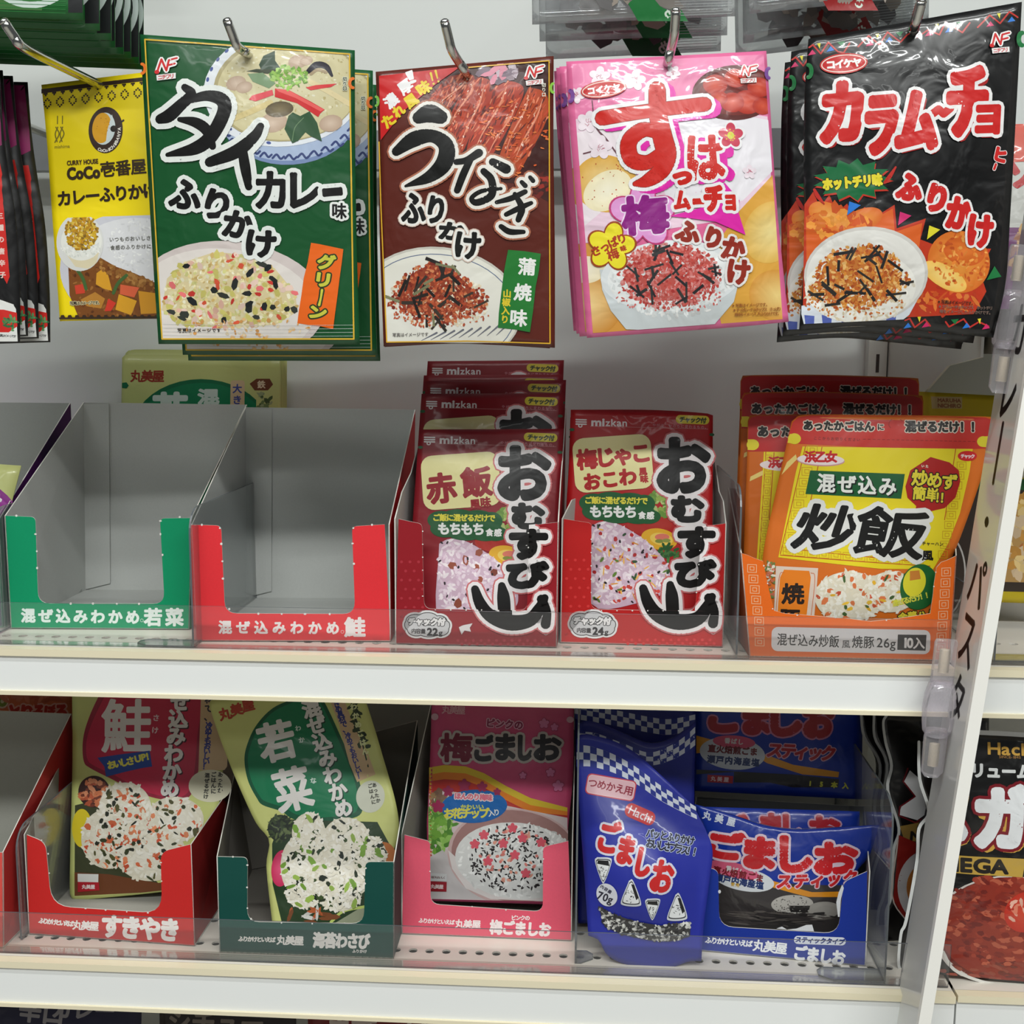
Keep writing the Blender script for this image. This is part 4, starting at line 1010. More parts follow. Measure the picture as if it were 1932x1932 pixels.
P.part('brand_mark'); P.ell(788, 955, 125, 170, (60, 42, 34), 0); P.ell(776, 945, 82, 118, (214, 226, 226), 4); P.ell(760, 940, 70, 112, (232, 168, 34), 4)
P.poly([(830, 840), (850, 900), (852, 960), (820, 1010), (790, 1064), (800, 960)], (220, 230, 230)); P.ell(846, 946, 24, 24, (40, 34, 30)); P.stroke([(846, 946), (890, 905), (915, 885)], [18, 10, 16], (52, 40, 32))
P.bits((765, 930, 50, 80), 14, (5, 10), (5, 9), ((200, 130, 30),), 61)
for i, c in enumerate('CoCoICHIBANYA'):
    t = math.radians(115 - i * 9.5); P.txt(c, (788 + 108 * math.cos(t) - 8, 955 + 150 * math.sin(t)), (788 + 108 * math.cos(t) + 12, 955 + 150 * math.sin(t)), 30, (236, 230, 220), w=3, rot=25 - i * 9.5)
P.use('title_lettering')
P.txt('CURRY HOUSE', (500, 1194), (735, 1182), 46, (84, 62, 24), w=4); P.txt('CoCo', (500, 1272), (745, 1260), 118, (60, 44, 26), w=12)
P.txt('壱番屋', (808, 1240), (1034, 1222), 118, (60, 44, 26), w=6); P.txt('カレーふりかけ', (478, 1448), (1120, 1396), 118, (52, 36, 24), w=9)
P.use('curry_picture'); P.frame(0, 400, 4.83)
P.clip = P.px([(486, 60), (2000, 20), (2010, 940), (540, 960)]).tolist()
P.ell(1250, 520, 700, 520, (206, 206, 214), 0); P.ell(1260, 500, 620, 440, (224, 224, 226), 0)
P.bits((1330, 300, 330, 240), 240, (24, 50), (12, 20), ((236, 236, 234), (220, 220, 222), (228, 228, 228)), 62)
P.poly([(630, 440), (720, 560), (900, 470), (940, 420), (1080, 500), (1250, 560), (1420, 640), (1900, 700), (1900, 960), (720, 960), (640, 760)], (126, 74, 30))
P.bits([(640, 500), (930, 430), (1420, 640), (1700, 700), (1700, 940), (730, 950)], 160, (20, 60), (14, 34), ((140, 86, 36), (112, 62, 24), (160, 106, 50), (96, 52, 22)), 63)
P.bits([(930, 430), (1080, 500), (1420, 640), (1420, 720), (1100, 600), (920, 520)], 70, (30, 70), (24, 44), ((176, 126, 66), (150, 100, 46)), 64)
for pts, c in (([(900, 560), (960, 520), (1010, 580), (1040, 720), (960, 700), (890, 660)], (222, 160, 44)), ([(740, 800), (880, 730), (970, 790), (930, 880), (800, 860)], (186, 128, 50)), ([(1100, 750), (1262, 810), (1200, 940), (1060, 890)], (226, 164, 40)), ([(1280, 720), (1500, 750), (1500, 920), (1290, 930)], (214, 150, 40)), ([(690, 670), (780, 655), (785, 740), (700, 750)], (206, 66, 44)), ([(1120, 662), (1290, 690), (1240, 780), (1110, 750)], (222, 100, 64)), ([(1000, 790), (1070, 830), (1020, 900), (960, 905)], (214, 60, 44))): P.poly(pts, c)
P.strokes([([(720, 530), (770, 610), (795, 700)], 32), ([(1180, 580), (1100, 650), (1050, 740)], 30)], (70, 104, 54))
P.ell(745, 280, 225, 260, (222, 222, 218), 0); P.poly([(575, 330), (940, 330), (900, 470), (820, 520), (700, 500)], (226, 214, 180)); P.ell(760, 270, 195, 175, (236, 236, 228), 0)
P.bits((760, 340, 185, 80), 120, (20, 44), (12, 18), ((238, 238, 232), (224, 226, 218)), 65)
P.bits((760, 190, 155, 160), 420, (16, 44), (14, 34), ((206, 166, 40), (176, 132, 36), (140, 106, 34), (224, 190, 80), (196, 140, 30)), 66)
P.clip = None
P.use('small_print'); P.txt('いつものおいしさがサクサク', (1045, 256), (1620, 232), 44, (110, 110, 104), w=2); P.txt('食感のふりかけになりました', (1055, 330), (1620, 308), 44, (110, 110, 104), w=2); P.txt('写真はイメージです。', (660, 832), (920, 826), 36, (50, 44, 38), w=2, out=[(4, (220, 206, 160))])
P.part('zigzag_band'); P.poly([(540, 962), (2000, 944), (2000, 970), (545, 978)], (58, 40, 28))
P.hold = True
for k in range(20): P.poly([(552 + k * 66, 966), (560 + k * 66, 940), (584 + k * 66, 938), (600 + k * 66, 964)], (58, 40, 28))
P.hold = False
P.finish()

# ---- black pouches on the far left (only their right-hand strips are in the picture)
P = Pack('sauce_pouch', 'black pouch with magenta top and red flash, front of its stack', 'pouch', 'black pouches with magenta tops',
         [(-1050, 30), (-5, 70), (130, 1850), (-1080, 1870)], -0.010, -0.004, (13, 12, 13), bulge=0.006, frame=(0, 120, 3.51), nx=16, ny=22,
         edges={'right': [(-5, 70), (18, 420), (55, 720), (105, 1060), (130, 1500), (130, 1850)]})
P.use('printed_picture')
P.poly([(-1020, 70), (-24, 92), (6, 400), (14, 540), (-40, 570), (-1020, 560)], (140, 28, 92))
P.poly([(-1020, 700), (0, 640), (30, 800), (66, 1040), (92, 1280), (98, 1440), (70, 1400), (50, 1460), (20, 1400), (-1020, 1400)], (206, 34, 26))
P.txt('三種の唐辛子', (5, 1010), (22, 1400), 44, (230, 200, 190), w=3)
P.poly([(-1020, 1540), (0, 1562), (105, 1600), (118, 1840), (-1020, 1846)], (226, 226, 222)); P.poly([(-1020, 1640), (30, 1630), (112, 1650), (116, 1740), (60, 1780), (-1020, 1770)], (206, 40, 34))
P.bits((70, 1720, 46, 50), 22, (24, 50), (12, 20), ((70, 130, 76), (100, 156, 100), (50, 100, 60)), 71)
P.txt('写真はイメージです', (0, 1800), (100, 1806), 20, (90, 90, 90), w=1)
P.finish()
for i, (dst, d, rz, ry) in enumerate((((52, 55), 0.008, 0, 1.2), ((122, 92), 0.016, 1, 1.4), ((205, 130), 0.024, 0, 0.8))):
    P.copy((-5, 70), dst, d, ('black pouch with magenta top, second in its stack', 'black pouch with magenta top, third in its stack', 'black pouch with magenta top, nearest to the yellow packet')[i], rz=rz, ry=-ry)

# ---- green packets hanging in the row above (lower ends only)
P = Pack('seasoning_packet', 'green packet with black corner at the front of the overhead stack', 'packet', 'green packets hanging overhead',
         [(-330, -560), (150, -560), (157, 38), (-330, 20)], -0.050, -0.050, (22, 96, 40), bulge=0.004, nx=18, ny=20, mat=SATIN)
P.use('printed_picture'); P.clip = P.px([(-330, -560), (150, -560), (157, 38), (-330, 20)]).tolist()
P.poly([(-330, -300), (80, -330), (80, 20), (-330, 8)], (70, 116, 62)); P.poly([(128, -560), (155, -560), (156, 24), (129, 24)], (24, 26, 28))
P.ring(60, -80, 90, 90, 12, (206, 220, 214)); P.ell(60, -80, 78, 78, (120, 96, 70))
for i in range(6): P.stroke([(-330, 10 - i * 7), (124, 25 - i * 7)], 1.2, (40, 120, 56))
P.finish()
for i, (q, d) in enumerate((((188, 58), 0.014), ((210, 76), 0.028), ((217, 90), 0.040), ((233, 102), 0.052), ((247, 110), 0.063), ((262, 120), 0.074), ((271, 131), 0.085))):
    P.copy((157, 38), q, d, ('green packet with black corner, second of the overhead stack', 'green packet with black corner, third of the overhead stack', 'green packet with black corner, fourth of the overhead stack', 'green packet with black corner, fifth of the overhead stack', 'green packet with black corner, sixth of the overhead stack', 'green packet with black corner, next to last of the overhead stack', 'green packet with black corner, last of the overhead stack')[i])
hook((-60, -420), -0.03, (-120, -560), (-105, -500), 'chrome display hook of the overhead green packets', -0.08)

# ---- clear bags with green or red labels hanging overhead
def bag(quad, y, lab, label, word, k):
    P = Pack('clear_bag', label, 'bag', 'clear bags hanging overhead', quad, y, y + 0.004, (200, 200, 200), bulge=0.004, mat=BAGFILM, nx=16, ny=18, yaw=0)
    P.mat = SATIN
    (x0, y0), (x1, y1), (x2, y2), (x3, y3) = quad
    P.use('label_band')
    cx = (x2 + x3) / 2 + k
    P.poly([(cx - 90, y3 - 150), (cx + 5, y3 - 150), (cx + 92, y3 - 6), (cx - 2, y3 - 6)], lab); P.sub('label_lettering'); P.txt(word, (cx + 10, y3 - 112), (cx + 58, y3 - 22), 24, (206, 220, 206), w=2, rot=60)
    P.use('contents'); P.mat = SATIN
    P.bits(((x2 + x3) / 2, y3 - 130, (x2 - x3) * .42, 100), 90, (20, 60), (16, 40), ((120, 114, 108), (146, 136, 126), (96, 94, 94), (160, 146, 134)), int(x3))
    P.mat = FILM; P.use('bottom_seal')
    for i in range(8): P.stroke([(x3 + (x2 - x3) * .70, y3 + (y2 - y3) * .7 - 5 - i * 5), (x2 - 8, y2 - 5 - i * 5)], 1.0, (160, 162, 162))
    P.mat = SATIN
    P.finish()
bag([(1000, -420), (1395, -420), (1388, 30), (1004, 46)], -0.016, (20, 110, 50), 'clear bag with green slanted label at the front overhead', 'ごはんでも', 10)
bag([(1012, -380), (1380, -380), (1372, 66), (1018, 78)], 0.006, (20, 104, 48), 'clear bag with green label second overhead', 'ごはんでも', 20)
bag([(1024, -340), (1366, -340), (1360, 96), (1030, 112)], 0.028, (20, 96, 44), 'clear bag with green label at the back overhead', 'ごはんでも', 0)
bag([(1410, -420), (1800, -440), (1796, -14), (1414, 26)], -0.006, (150, 24, 24), 'clear bag with red label at the front overhead', 'ごはんでも', -40)
bag([(1398, -380), (1760, -400), (1752, 40), (1402, 82)], 0.016, (140, 24, 22), 'clear bag with red label behind another overhead', 'ごはんでも', -10)
bag([(1380, -340), (1730, -360), (1722, 70), (1388, 108)], 0.040, (130, 20, 20), 'clear bag with red label at the back overhead', 'ごはんでも', 20)
hook((-150, 160), -0.004, (-215, 60), (-200, 110), 'chrome display hook of the black pouches with magenta tops', -0.030)
hook((1196, -392), 0.010, (1202, -520), (1200, -470), 'chrome display hook of the clear bags with green labels', -0.040)
hook((1580, -392), 0.010, (1600, -520), (1594, -470), 'chrome display hook of the clear bags with red labels', -0.040)

# ================================================================== middle shelf
# ---- purple box at the left edge with a packet in it
fr = (0, 640, 3.22)
B = Box('display_box', 'purple box with grey inside at the shelf end, beside the empty green box', 'wakame boxes', (-1085, 1740), (18, 1748), 0, 0.135,
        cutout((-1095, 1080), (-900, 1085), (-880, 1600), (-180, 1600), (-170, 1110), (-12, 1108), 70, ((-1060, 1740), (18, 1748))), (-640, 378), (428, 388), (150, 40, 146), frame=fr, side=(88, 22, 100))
B.finish()
P = Pack('rice_mix_packet', 'pale yellow packet with purple arch inside the purple box', 'packet', None, [(-900, 700), (128, 768), (-90, 1620), (-980, 1620)], 0.05, 0.075, (196, 200, 128), bulge=0.005, frame=fr, nx=14, ny=16)
P.use('arch_print'); P.clip = P.px([(-860, 780), (128, 800), (-60, 1500), (-900, 1500)]).tolist(); P.ell(-260, 1120, 380, 290, (134, 30, 130)); P.ell(-260, 1130, 350, 262, (150, 44, 146))
P.use('title_lettering'); P.txt('混ぜ込み', (-430, 960), (-40, 960), 116, (226, 226, 226), w=10); P.finish()

# ---- the two empty boxes
B = Box('display_box', 'empty green wakame box with a wide cut-out front', 'wakame boxes', (65, 1756), (1150, 1762), 0, 0.125,
        cutout((30, 1072), (215, 1080), (232, 1605), (1000, 1608), (972, 1088), (1166, 1086), 70, ((65, 1756), (1150, 1762))), (505, 384), (1500, 398), (0, 148, 100), frame=fr)
B.use('lettering')
B.txt('混ぜ込みわかめ', (172, 1678), (806, 1688), 88, (232, 244, 238), w=9); B.use('product_lettering'); B.txt('若菜', (930, 1688), (1060, 1688), 112, (232, 244, 238), w=10); B.ring(862, 1708, 9, 9, 3, (190, 220, 206), n=14)
B.nubs([(100, 1072), (216, 1184), (224, 1288), (226, 1390), (430, 1606), (565, 1606), (710, 1608), (845, 1608), (975, 1184), (988, 1310), (1092, 1080), (975, 1104)])
B.finish(); BGREEN = B
fr = (340, 740, 3.863)
B = Box('display_box', 'empty red wakame box with a wide cut-out front', 'wakame boxes', (115, 1812), (1534, 1816), 0, 0.130,
        cutout((80, 966), (298, 972), (326, 1612), (1275, 1616), (1252, 978), (1490, 964), 90, ((115, 1812), (1534, 1816))), (474, 110), (1714, 128), (232, 50, 58), frame=fr)
B.use('lettering')
B.txt('混ぜ込みわかめ', (328, 1712), (1112, 1718), 100, (244, 236, 234), w=9); B.use('product_lettering'); B.ch('鮭', 1194, 1638, 1352, 1786, (244, 236, 234), 14); B.ring(1182, 1746, 11, 11, 3, (226, 200, 200), n=14)
B.nubs([(158, 966), (300, 1105), (308, 1232), (312, 1358), (358, 1580), (570, 1614), (740, 1616), (910, 1616), (1090, 1616), (1256, 1102), (1266, 1250), (1398, 966), (290, 990), (1262, 990)])
B.finish()

# ---- packets standing at the back wall behind the empty boxes
fr = (0, 640, 3.22)
P = Pack('rice_mix_packet', 'pale green young-greens packet standing behind the empty boxes, nearest of its stack', 'packet', 'young-greens packets by the back panel',
         [(742, 112), (1706, 130), (1700, 1560), (720, 1530)], 0.196, 0.200, (196, 200, 128), bulge=0.004, frame=fr, mat=SATIN, nx=20, ny=24,
         edges={'top': [(752, 122), (775, 104), (1200, 108), (1680, 120), (1702, 140)]})
P.use('arch_print'); P.clip = P.px([(742, 200), (1560, 205), (1560, 900), (730, 900)]).tolist()
P.ell(1225, 560, 420, 318, (0, 104, 66)); P.ell(1230, 565, 400, 300, (0, 122, 78))
P.clip = None
P.use('title_lettering'); P.txt('丸美屋', (830, 224), (965, 224), 76, (150, 48, 34), w=5); P.ch('混', 1205, 300, 1340, 400, (206, 216, 210), 12); P.txt('若', (1040, 430), (1041, 430), 220, (206, 216, 210), w=22)
P.use('side_note'); P.rrect(1405, 250, 1490, 700, 16, (214, 186, 150)); P.txt('大きめ具材で', (1446, 300), (1446, 640), 58, (60, 70, 150), w=4)
P.poly([(1520, 270), (1560, 240), (1640, 240), (1660, 275), (1630, 310), (1550, 310)], (110, 56, 30)); P.txt('鉄', (1590, 275), (1591, 275), 50, (220, 200, 170), w=3); P.bits((1590, 390, 60, 60), 30, (20, 50), (14, 30), ((70, 90, 50), (110, 130, 80), (150, 160, 120)), 81)
P.poly([(742, 265), (770, 262), (784, 282), (770, 298), (742, 296)], (0, 104, 66))
P.finish()
for i, q in enumerate(((772, 96), (790, 92), (806, 90))): P.copy((752, 122), q, 0.006 * (i + 1), ('pale green young-greens packet second in its stack behind the empty boxes', 'pale green young-greens packet third in its stack behind the empty boxes', 'pale green young-greens packet touching the back panel')[i])
# ---- rice-ball mix boxes with packets
def rice_bits(P, poly, seed, tint=((224, 200, 214), (232, 214, 224), (214, 186, 204), (240, 228, 232))):
    P.poly(curve(poly), (206, 176, 194)); P.bits(poly, 380, (40, 62), (17, 27), tint, seed, jit=(.94, 1.06))
def omusubi(P, dx, dy, red, flav):
    """face artwork shared by the two mixes, drawn in the frame of the 24 g photo crop"""
    X = lambda x0, y0, x1, y1: (x0 + dx, y0 + dy, x1 + dx, y1 + dy)
    P.use('brand_mark')
    for i in range(3): P.stroke([(178 + dx, 196 + dy + i * 16), (250 + dx, 198 + dy + i * 16)], 10, (232, 226, 226))
    P.ring(208 + dx, 240 + dy, 12, 10, 8, (232, 226, 226), n=16)
    P.part('brand_mark'); P.txt('mi', (284 + dx, 214 + dy), (378 + dx, 216 + dy), 78, (232, 226, 226), w=7); P.txt('zkan', (388 + dx, 218 + dy), (540 + dx, 220 + dy), 72, (232, 226, 226), w=3)
    P.stroke([(280 + dx, 244 + dy), (1120 + dx, 264 + dy)], 2.5, (214, 150, 150))
    P.use('slogan_line'); P.txt('やがて、いのちに変わるもの。', (735 + dx, 236 + dy), (1110 + dx, 252 + dy), 25, (206, 130, 140), w=1)
    P.use('zip_badge'); P.rrect(*X(890, 166, 1130, 228), 30, (222, 206, 50), rot=2); P.sub('badge_lettering'); P.txt('チャック付', (936 + dx, 194 + dy), (1088 + dx, 202 + dy), 42, (40, 60, 30), w=5, shear=.1)
    P.use('notch_mark'); P.ell(148 + dx, 268 + dy, 18, 11, (20, 84, 40)); P.part('notch_mark'); P.ell(1148 + dx, 304 + dy, 18, 11, (20, 84, 40))
    P.use('garnish_picture')
    P.bits((790 + dx, 800 + dy, 90, 90), 60, (40, 90), (24, 50), ((150, 176, 80), (110, 150, 60), (190, 206, 130)), 91)
    P.ell(700 + dx, 950 + dy, 160, 70, (176, 40, 30)); P.ell(770 + dx, 1050 + dy, 130, 75, (226, 170, 40), 10); P.ell(785 + dx, 1050 + dy, 82, 44, (236, 200, 90), 10); P.ell(790 + dx, 1035 + dy, 52, 24, (222, 120, 100)); P.ell(770 + dx, 1064 + dy, 30, 14, (130, 140, 60)); P.ell(820 + dx, 1060 + dy, 30, 14, (140, 150, 70))
    P.bits((830 + dx, 1150 + dy, 70, 60), 40, (30, 70), (14, 30), ((40, 90, 40), (70, 120, 60)), 92)
    P.use('rice_picture')
    rice = [(x + dx, y + dy) for x, y in [(285, 960), (360, 925), (470, 940), (600, 1010), (720, 1100), (820, 1220), (850, 1330), (820, 1420), (640, 1500), (285, 1510)]]
    rice_bits(P, rice, 93)
    if flav == 'ume':
        P.bits(rice, 34, (26, 44), (20, 32), ((186, 40, 44), (206, 70, 60)), 94); P.bits(rice, 26, (40, 80), (9, 14), ((226, 150, 50), (236, 180, 80)), 95); P.bits(rice, 14, (30, 50), (16, 26), ((96, 130, 50), (50, 80, 50)), 96)
    else:
        P.bits(rice, 12, (50, 80), (40, 60), ((130, 60, 44), (150, 76, 54)), 94)
    P.bits(rice, 20, (22, 34), (14, 18), ((40, 28, 34),), 97)
    P.use('slogan_cloud')
    g = (22, 88, 44)
    for cx, cy, rx, ry in ((300, 790, 100, 66), (420, 775, 130, 62), (560, 790, 130, 70), (660, 800, 80, 66), (330, 850, 110, 66), (480, 870, 150, 68), (620, 875, 130, 68), (690, 890, 90, 52)): P.ell(cx + dx, cy + dy, rx, ry, g, n=24)
    P.sub('cloud_lettering'); P.txt('ご飯に混ぜるだけで', (264 + dx, 772 + dy), (662 + dx, 778 + dy), 54, (226, 214, 70), w=5); P.txt('もちもち', (318 + dx, 852 + dy), (568 + dx, 856 + dy), 92, (236, 236, 232), w=9); P.txt('食感', (646 + dx, 880 + dy), (706 + dx, 882 + dy), 56, (236, 236, 232), w=5)
    P.use('flavour_panel'); cr = (232, 224, 160)
    P.poly([(x + dx, y + dy) for x, y in P.rr_pts(160, 315, 720, 705, 80, rot=-4)], cr)
RB = (12, 10, 10)
def omusubi_title(P, dx, dy, tx=0, ty=0):
    P.use('title_lettering')
    items = [('お', (748, 320, 1142, 730)), ('む', (850, 738, 1096, 935)), ('す', (898, 958, 1176, 1190)), ('び', (876, 1190, 1184, 1400))]
    yama = [([(655, 1400), (690, 1500), (760, 1590), (900, 1640), (1040, 1620), (1110, 1540), (1150, 1460)], [60, 84, 100, 116, 100, 84, 56]), ([(848, 1375), (860, 1460), (868, 1590)], [56, 92, 92]), ([(1126, 1470), (1166, 1560), (1156, 1650)], [70, 60, 74])]
    for ex, c in ((38, (206, 110, 112)), (27, (238, 232, 232)), (0, RB)):
        for ch_, b in items:
            u, v = (tx, ty) if ch_ in 'おむ' else (0, 0)
            P.ch(ch_, b[0] + dx + u - ex, b[1] + dy + v - ex, b[2] + dx + u + ex, b[3] + dy + v + ex, c, {'お': 50, 'む': 34}.get(ch_, 40) + 2 * ex)
        P.strokes([([(x + dx, y + dy) for x, y in a], [q + 2 * ex for q in w]) for a, w in yama], c)
def omusubi_box(B, f24, red, grams, dx, dy):
    B.use('dot_pattern')
    for i in range(26):
        x, y = 110 + dx + (i % 3) * 62 + (i // 3 % 2) * 30, 1200 + dy + (i // 3) * 66
        B.ell(x, y, 11, 11, tuple(min(255, c + 26) for c in red), n=10)
    for i in range(24): B.ell(520 + dx + i * 28, 1770 + dy + (i % 2) * 26, 11, 11, tuple(min(255, c + 26) for c in red), n=10)
    B.use('weight_badge')
    for ex, c in ((26, (232, 230, 230)), (12, (60, 58, 60)), (6, (206, 206, 208))):
        for cx, cy, rx, ry in ((210, 1625, 70, 48), (300, 1612, 80, 48), (385, 1632, 60, 46), (220, 1690, 70, 50), (310, 1700, 90, 46), (395, 1690, 62, 48), (170, 1655, 40, 44), (440, 1660, 24, 34)): B.ell(cx + dx, cy + dy, rx + ex - 12, ry + ex - 12, c, n=22)
    B.sub('badge_lettering'); B.txt('チャック付', (186 + dx, 1630 + dy), (400 + dx, 1634 + dy), 56, (238, 236, 236), w=9, out=[(5, (50, 48, 50))], shear=.1)
    B.txt('内容量', (200 + dx, 1700 + dy), (268 + dx, 1702 + dy), 38, (60, 56, 58), w=2); B.txt(grams, (296 + dx, 1706 + dy), (372 + dx, 1708 + dy), 74, (44, 40, 44), w=8); B.txt('g', (380 + dx, 1712 + dy), (408 + dx, 1712 + dy), 50, (60, 56, 58), w=3)
    B.use('registered_mark'); B.ring(1158 + dx, 1714 + dy, 15, 15, 3, (230, 200, 200), n=18); B.txt('R', (1151 + dx, 1714 + dy), (1166 + dx, 1714 + dy), 18, (230, 200, 200), w=1)

fr = (1040, 740, 3.789)
red24 = (186, 28, 28)
cut24 = cutout((90, 906), (288, 936), (284, 1552), (1028, 1566), (1080, 962), (1246, 938), 60, ((65, 1790), (1226, 1822)))
B = Box('display_box', 'bright red rice-ball mix box with 24 gram badge', 'rice-ball mix boxes', (65, 1790), (1226, 1822), 0, 0.075, cut24, (330, 560), (1176, 500), red24, (190, 188, 184), frame=fr, dip=[(0.25, -0.004), (0.6, 0.004)])
B.clip = [B.px(q).tolist() for q in ([(60, 900), (288, 930), (284, 1552), (62, 1800)], [(60, 1545), (1250, 1566), (1250, 1830), (60, 1800)], [(1080, 955), (1250, 935), (1245, 1570), (1026, 1560)])]
omusubi_box(B, fr, red24, '24', 0, 0); omusubi_title(B, 0, 0); B.clip = None
B.nubs([(286, 1050 + i * 95) for i in range(5)] + [(360 + i * 110, 1560) for i in range(6)] + [(1070 - i * 8, 1030 + i * 100) for i in range(5)], 1.3)
B.finish()
P = Pack('rice_ball_packet', 'bright red plum and baby-fish rice-ball packet standing in its box', 'packet', 'bright red rice-ball packets', [(140, 125), (1156, 165), (1150, 1740), (80, 1740)], 0.047, 0.070, (178, 22, 26), bulge=0.004, frame=fr, mat=SATIN, edges={'top': [(140, 125), (700, 126), (1080, 148), (1156, 165)], 'left': [(140, 125), (128, 500), (105, 920), (80, 1740)]})
omusubi(P, 0, 0, red24, 'ume')
P.sub('panel_lettering'); P.txt('梅じゃこ', (256, 480), (640, 436), 150, (176, 26, 28), w=16, rot=-6); P.txt('おこわ', (290, 640), (546, 606), 128, (176, 26, 28), w=15, rot=-6); P.txt('風味', (654, 568), (662, 622), 58, (176, 26, 28), w=7, rot=-4)
omusubi_title(P, 0, 0); P.finish()
P.copy((140, 125), (132, 180), 0.014, 'bright red plum rice-ball packet behind another in the same box', rz=-1)

fr2 = (730, 660, 3.274)
red22 = (150, 22, 34)
B = Box('display_box', 'dark red rice-ball mix box with 22 gram badge', 'rice-ball mix boxes', (52, 1815), (1050, 1838), 0, 0.075,
        cutout((72, 1045), (216, 1076), (230, 1600), (866, 1612), (878, 1086), (1062, 1064), 50, ((52, 1815), (1050, 1838))), (184, 610), (1108, 360), red22, (190, 188, 184), frame=fr2, dip=[(0.3, -0.003), (0.7, 0.003)])
k = 3.274 / 3.789
# the shared artwork is drawn in the 24 g frame, moved onto this box
fx = (730 + 52 / 3.274 - 65 / 3.789 * 1.0, 660 + 1815 / 3.274 - 1790 / 3.789, 3.789 / 0.985)
fx = (730 + 52 / 3.274 - 65 / fx[2], 660 + 1812 / 3.274 - 1790 / fx[2], fx[2])
cl = [B.px(q).tolist() for q in ([(48, 1040), (216, 1070), (230, 1600), (48, 1820)], [(48, 1594), (1066, 1612), (1066, 1842), (48, 1820)], [(878, 1080), (1066, 1062), (1062, 1620), (866, 1612)])]
B.frame(*fx); B.clip = cl; omusubi_box(B, fx, red22, '22', 0, 0); omusubi_title(B, 0, 0); B.clip = None; B.frame(*fr2)
B.use('print_wear'); B.poly([(445, 1712), (470, 1700), (530, 1688), (512, 1716), (520, 1740), (480, 1732), (462, 1758), (455, 1740)], (226, 220, 220))
B.nubs([(222, 1120 + i * 80) for i in range(6)] + [(300 + i * 95, 1606) for i in range(6)] + [(874, 1130 + i * 90) for i in range(5)], 1.3)
B.finish()
P = Pack('rice_ball_packet', 'dark red red-bean rice-ball packet at the front of its box', 'packet', 'dark red rice-ball packets', [(200, 492), (1090, 488), (1040, 1770), (112, 1770)], 0.036, 0.066, (140, 18, 32), bulge=0.003, frame=fr2, mat=SATIN, edges={'left': [(200, 492), (178, 800), (160, 1060), (112, 1770)]})
f3 = (730 + 200 / 3.274 - 140 / 3.80, 660 + 494 / 3.274 - 142 / 3.80, 3.80)
P.frame(*f3)
omusubi(P, 0, 0, red22, 'bean')
P.frame(*fr2)
P.sub('panel_lettering'); P.txt('赤飯', (338, 856), (556, 818), 192, (150, 20, 32), w=17, rot=-6); P.txt('風味', (548, 956), (612, 944), 66, (150, 20, 32), w=7, rot=-6)
P.frame(*fx); omusubi_title(P, -8, 0, 66, 34); P.finish()
P.frame(*fr2)
for q, d, t in (((214, 272), 0.014, 'dark red rice-ball packet right behind the front one, its face showing on top'), ((228, 158), 0.038, 'dark red rice-ball packet third in its box'), ((252, 70), 0.052, 'dark red rice-ball packet standing highest in its box'), ((240, 192), 0.026, 'dark red rice-ball packet mostly hidden in the middle of its box')):
    P.copy((200, 492), q, d, t)

# ---- fried rice mix box with pouches
fr = (1360, 680, 3.33); OR = (232, 106, 26)
fp = [(125, 1210), (165, 1222), (205, 1240), (266, 1262), (290, 1385), (312, 1480), (336, 1572), (400, 1590), (600, 1606), (800, 1622), (940, 1640), (1080, 1625), (1180, 1612), (1316, 1590), (1332, 1480), (1340, 1400), (1356, 1300), (1385, 1268), (1420, 1256), (1482, 1226), (1440, 1888), (180, 1862)]
B = Box('display_box', 'orange fried rice mix box with key-pattern strips and torn front edge', None, (180, 1862), (1440, 1888), 0, 0.085, fp, (44, 800), (1470, 1000), OR, (70, 66, 64), frame=fr, side=(150, 70, 24))  # side colour is a darkened orange: shadow painted into the side panels
B.use('key_pattern')
def keysq(B, x, y, w, h, sk, col):
    h_ = B.hold; B.hold = True
    for m in (0, .28):
        B.stroke([(x - w * (.5 - m) , y - h * (.5 - m)), (x + w * (.5 - m), y - h * (.5 - m) + sk), (x + w * (.5 - m), y + h * (.5 - m) + sk), (x - w * (.5 - m), y + h * (.5 - m)), (x - w * (.5 - m), y - h * (.5 - m))], 4, col, smooth=False)
    B.hold = h_
for i in range(8): keysq(B, 196 + i * 8.5 if i < 5 else 240 + (i - 5) * 2, 1306 + i * 66, 56, 48, 2, (240, 190, 150))
for i in range(8): keysq(B, 1416 - i * 5, 1330 + i * 68, 56, 50, -2, (240, 190, 150))
B.use('name_label'); B.rrect(318, 1684, 1316, 1836, 40, (226, 224, 226), rot=1.2)
B.sub('label_lettering'); B.txt('混ぜ込み炒飯', (385, 1752), (712, 1765), 82, (40, 36, 36), w=2, sx=.8); B.txt('風', (786, 1782), (787, 1782), 54, (40, 36, 36), w=1); B.txt('焼豚', (858, 1768), (930, 1770), 82, (40, 36, 36), w=2, sx=.85); B.txt('26g', (978, 1772), (1098, 1778), 84, (40, 36, 36), w=2)
B.poly([(1112, 1722), (1292, 1724), (1286, 1824), (1108, 1818)], (36, 32, 32)); B.txt('10', (1140, 1774), (1206, 1776), 84, (236, 234, 234), w=7); B.txt('入', (1244, 1776), (1245, 1776), 76, (236, 234, 234), w=4)
B.nubs([(270, 1290), (294, 1400), (325, 1560), (480, 1600), (720, 1615), (1040, 1632), (1338, 1420), (1350, 1330)], 1.5)
B.finish()
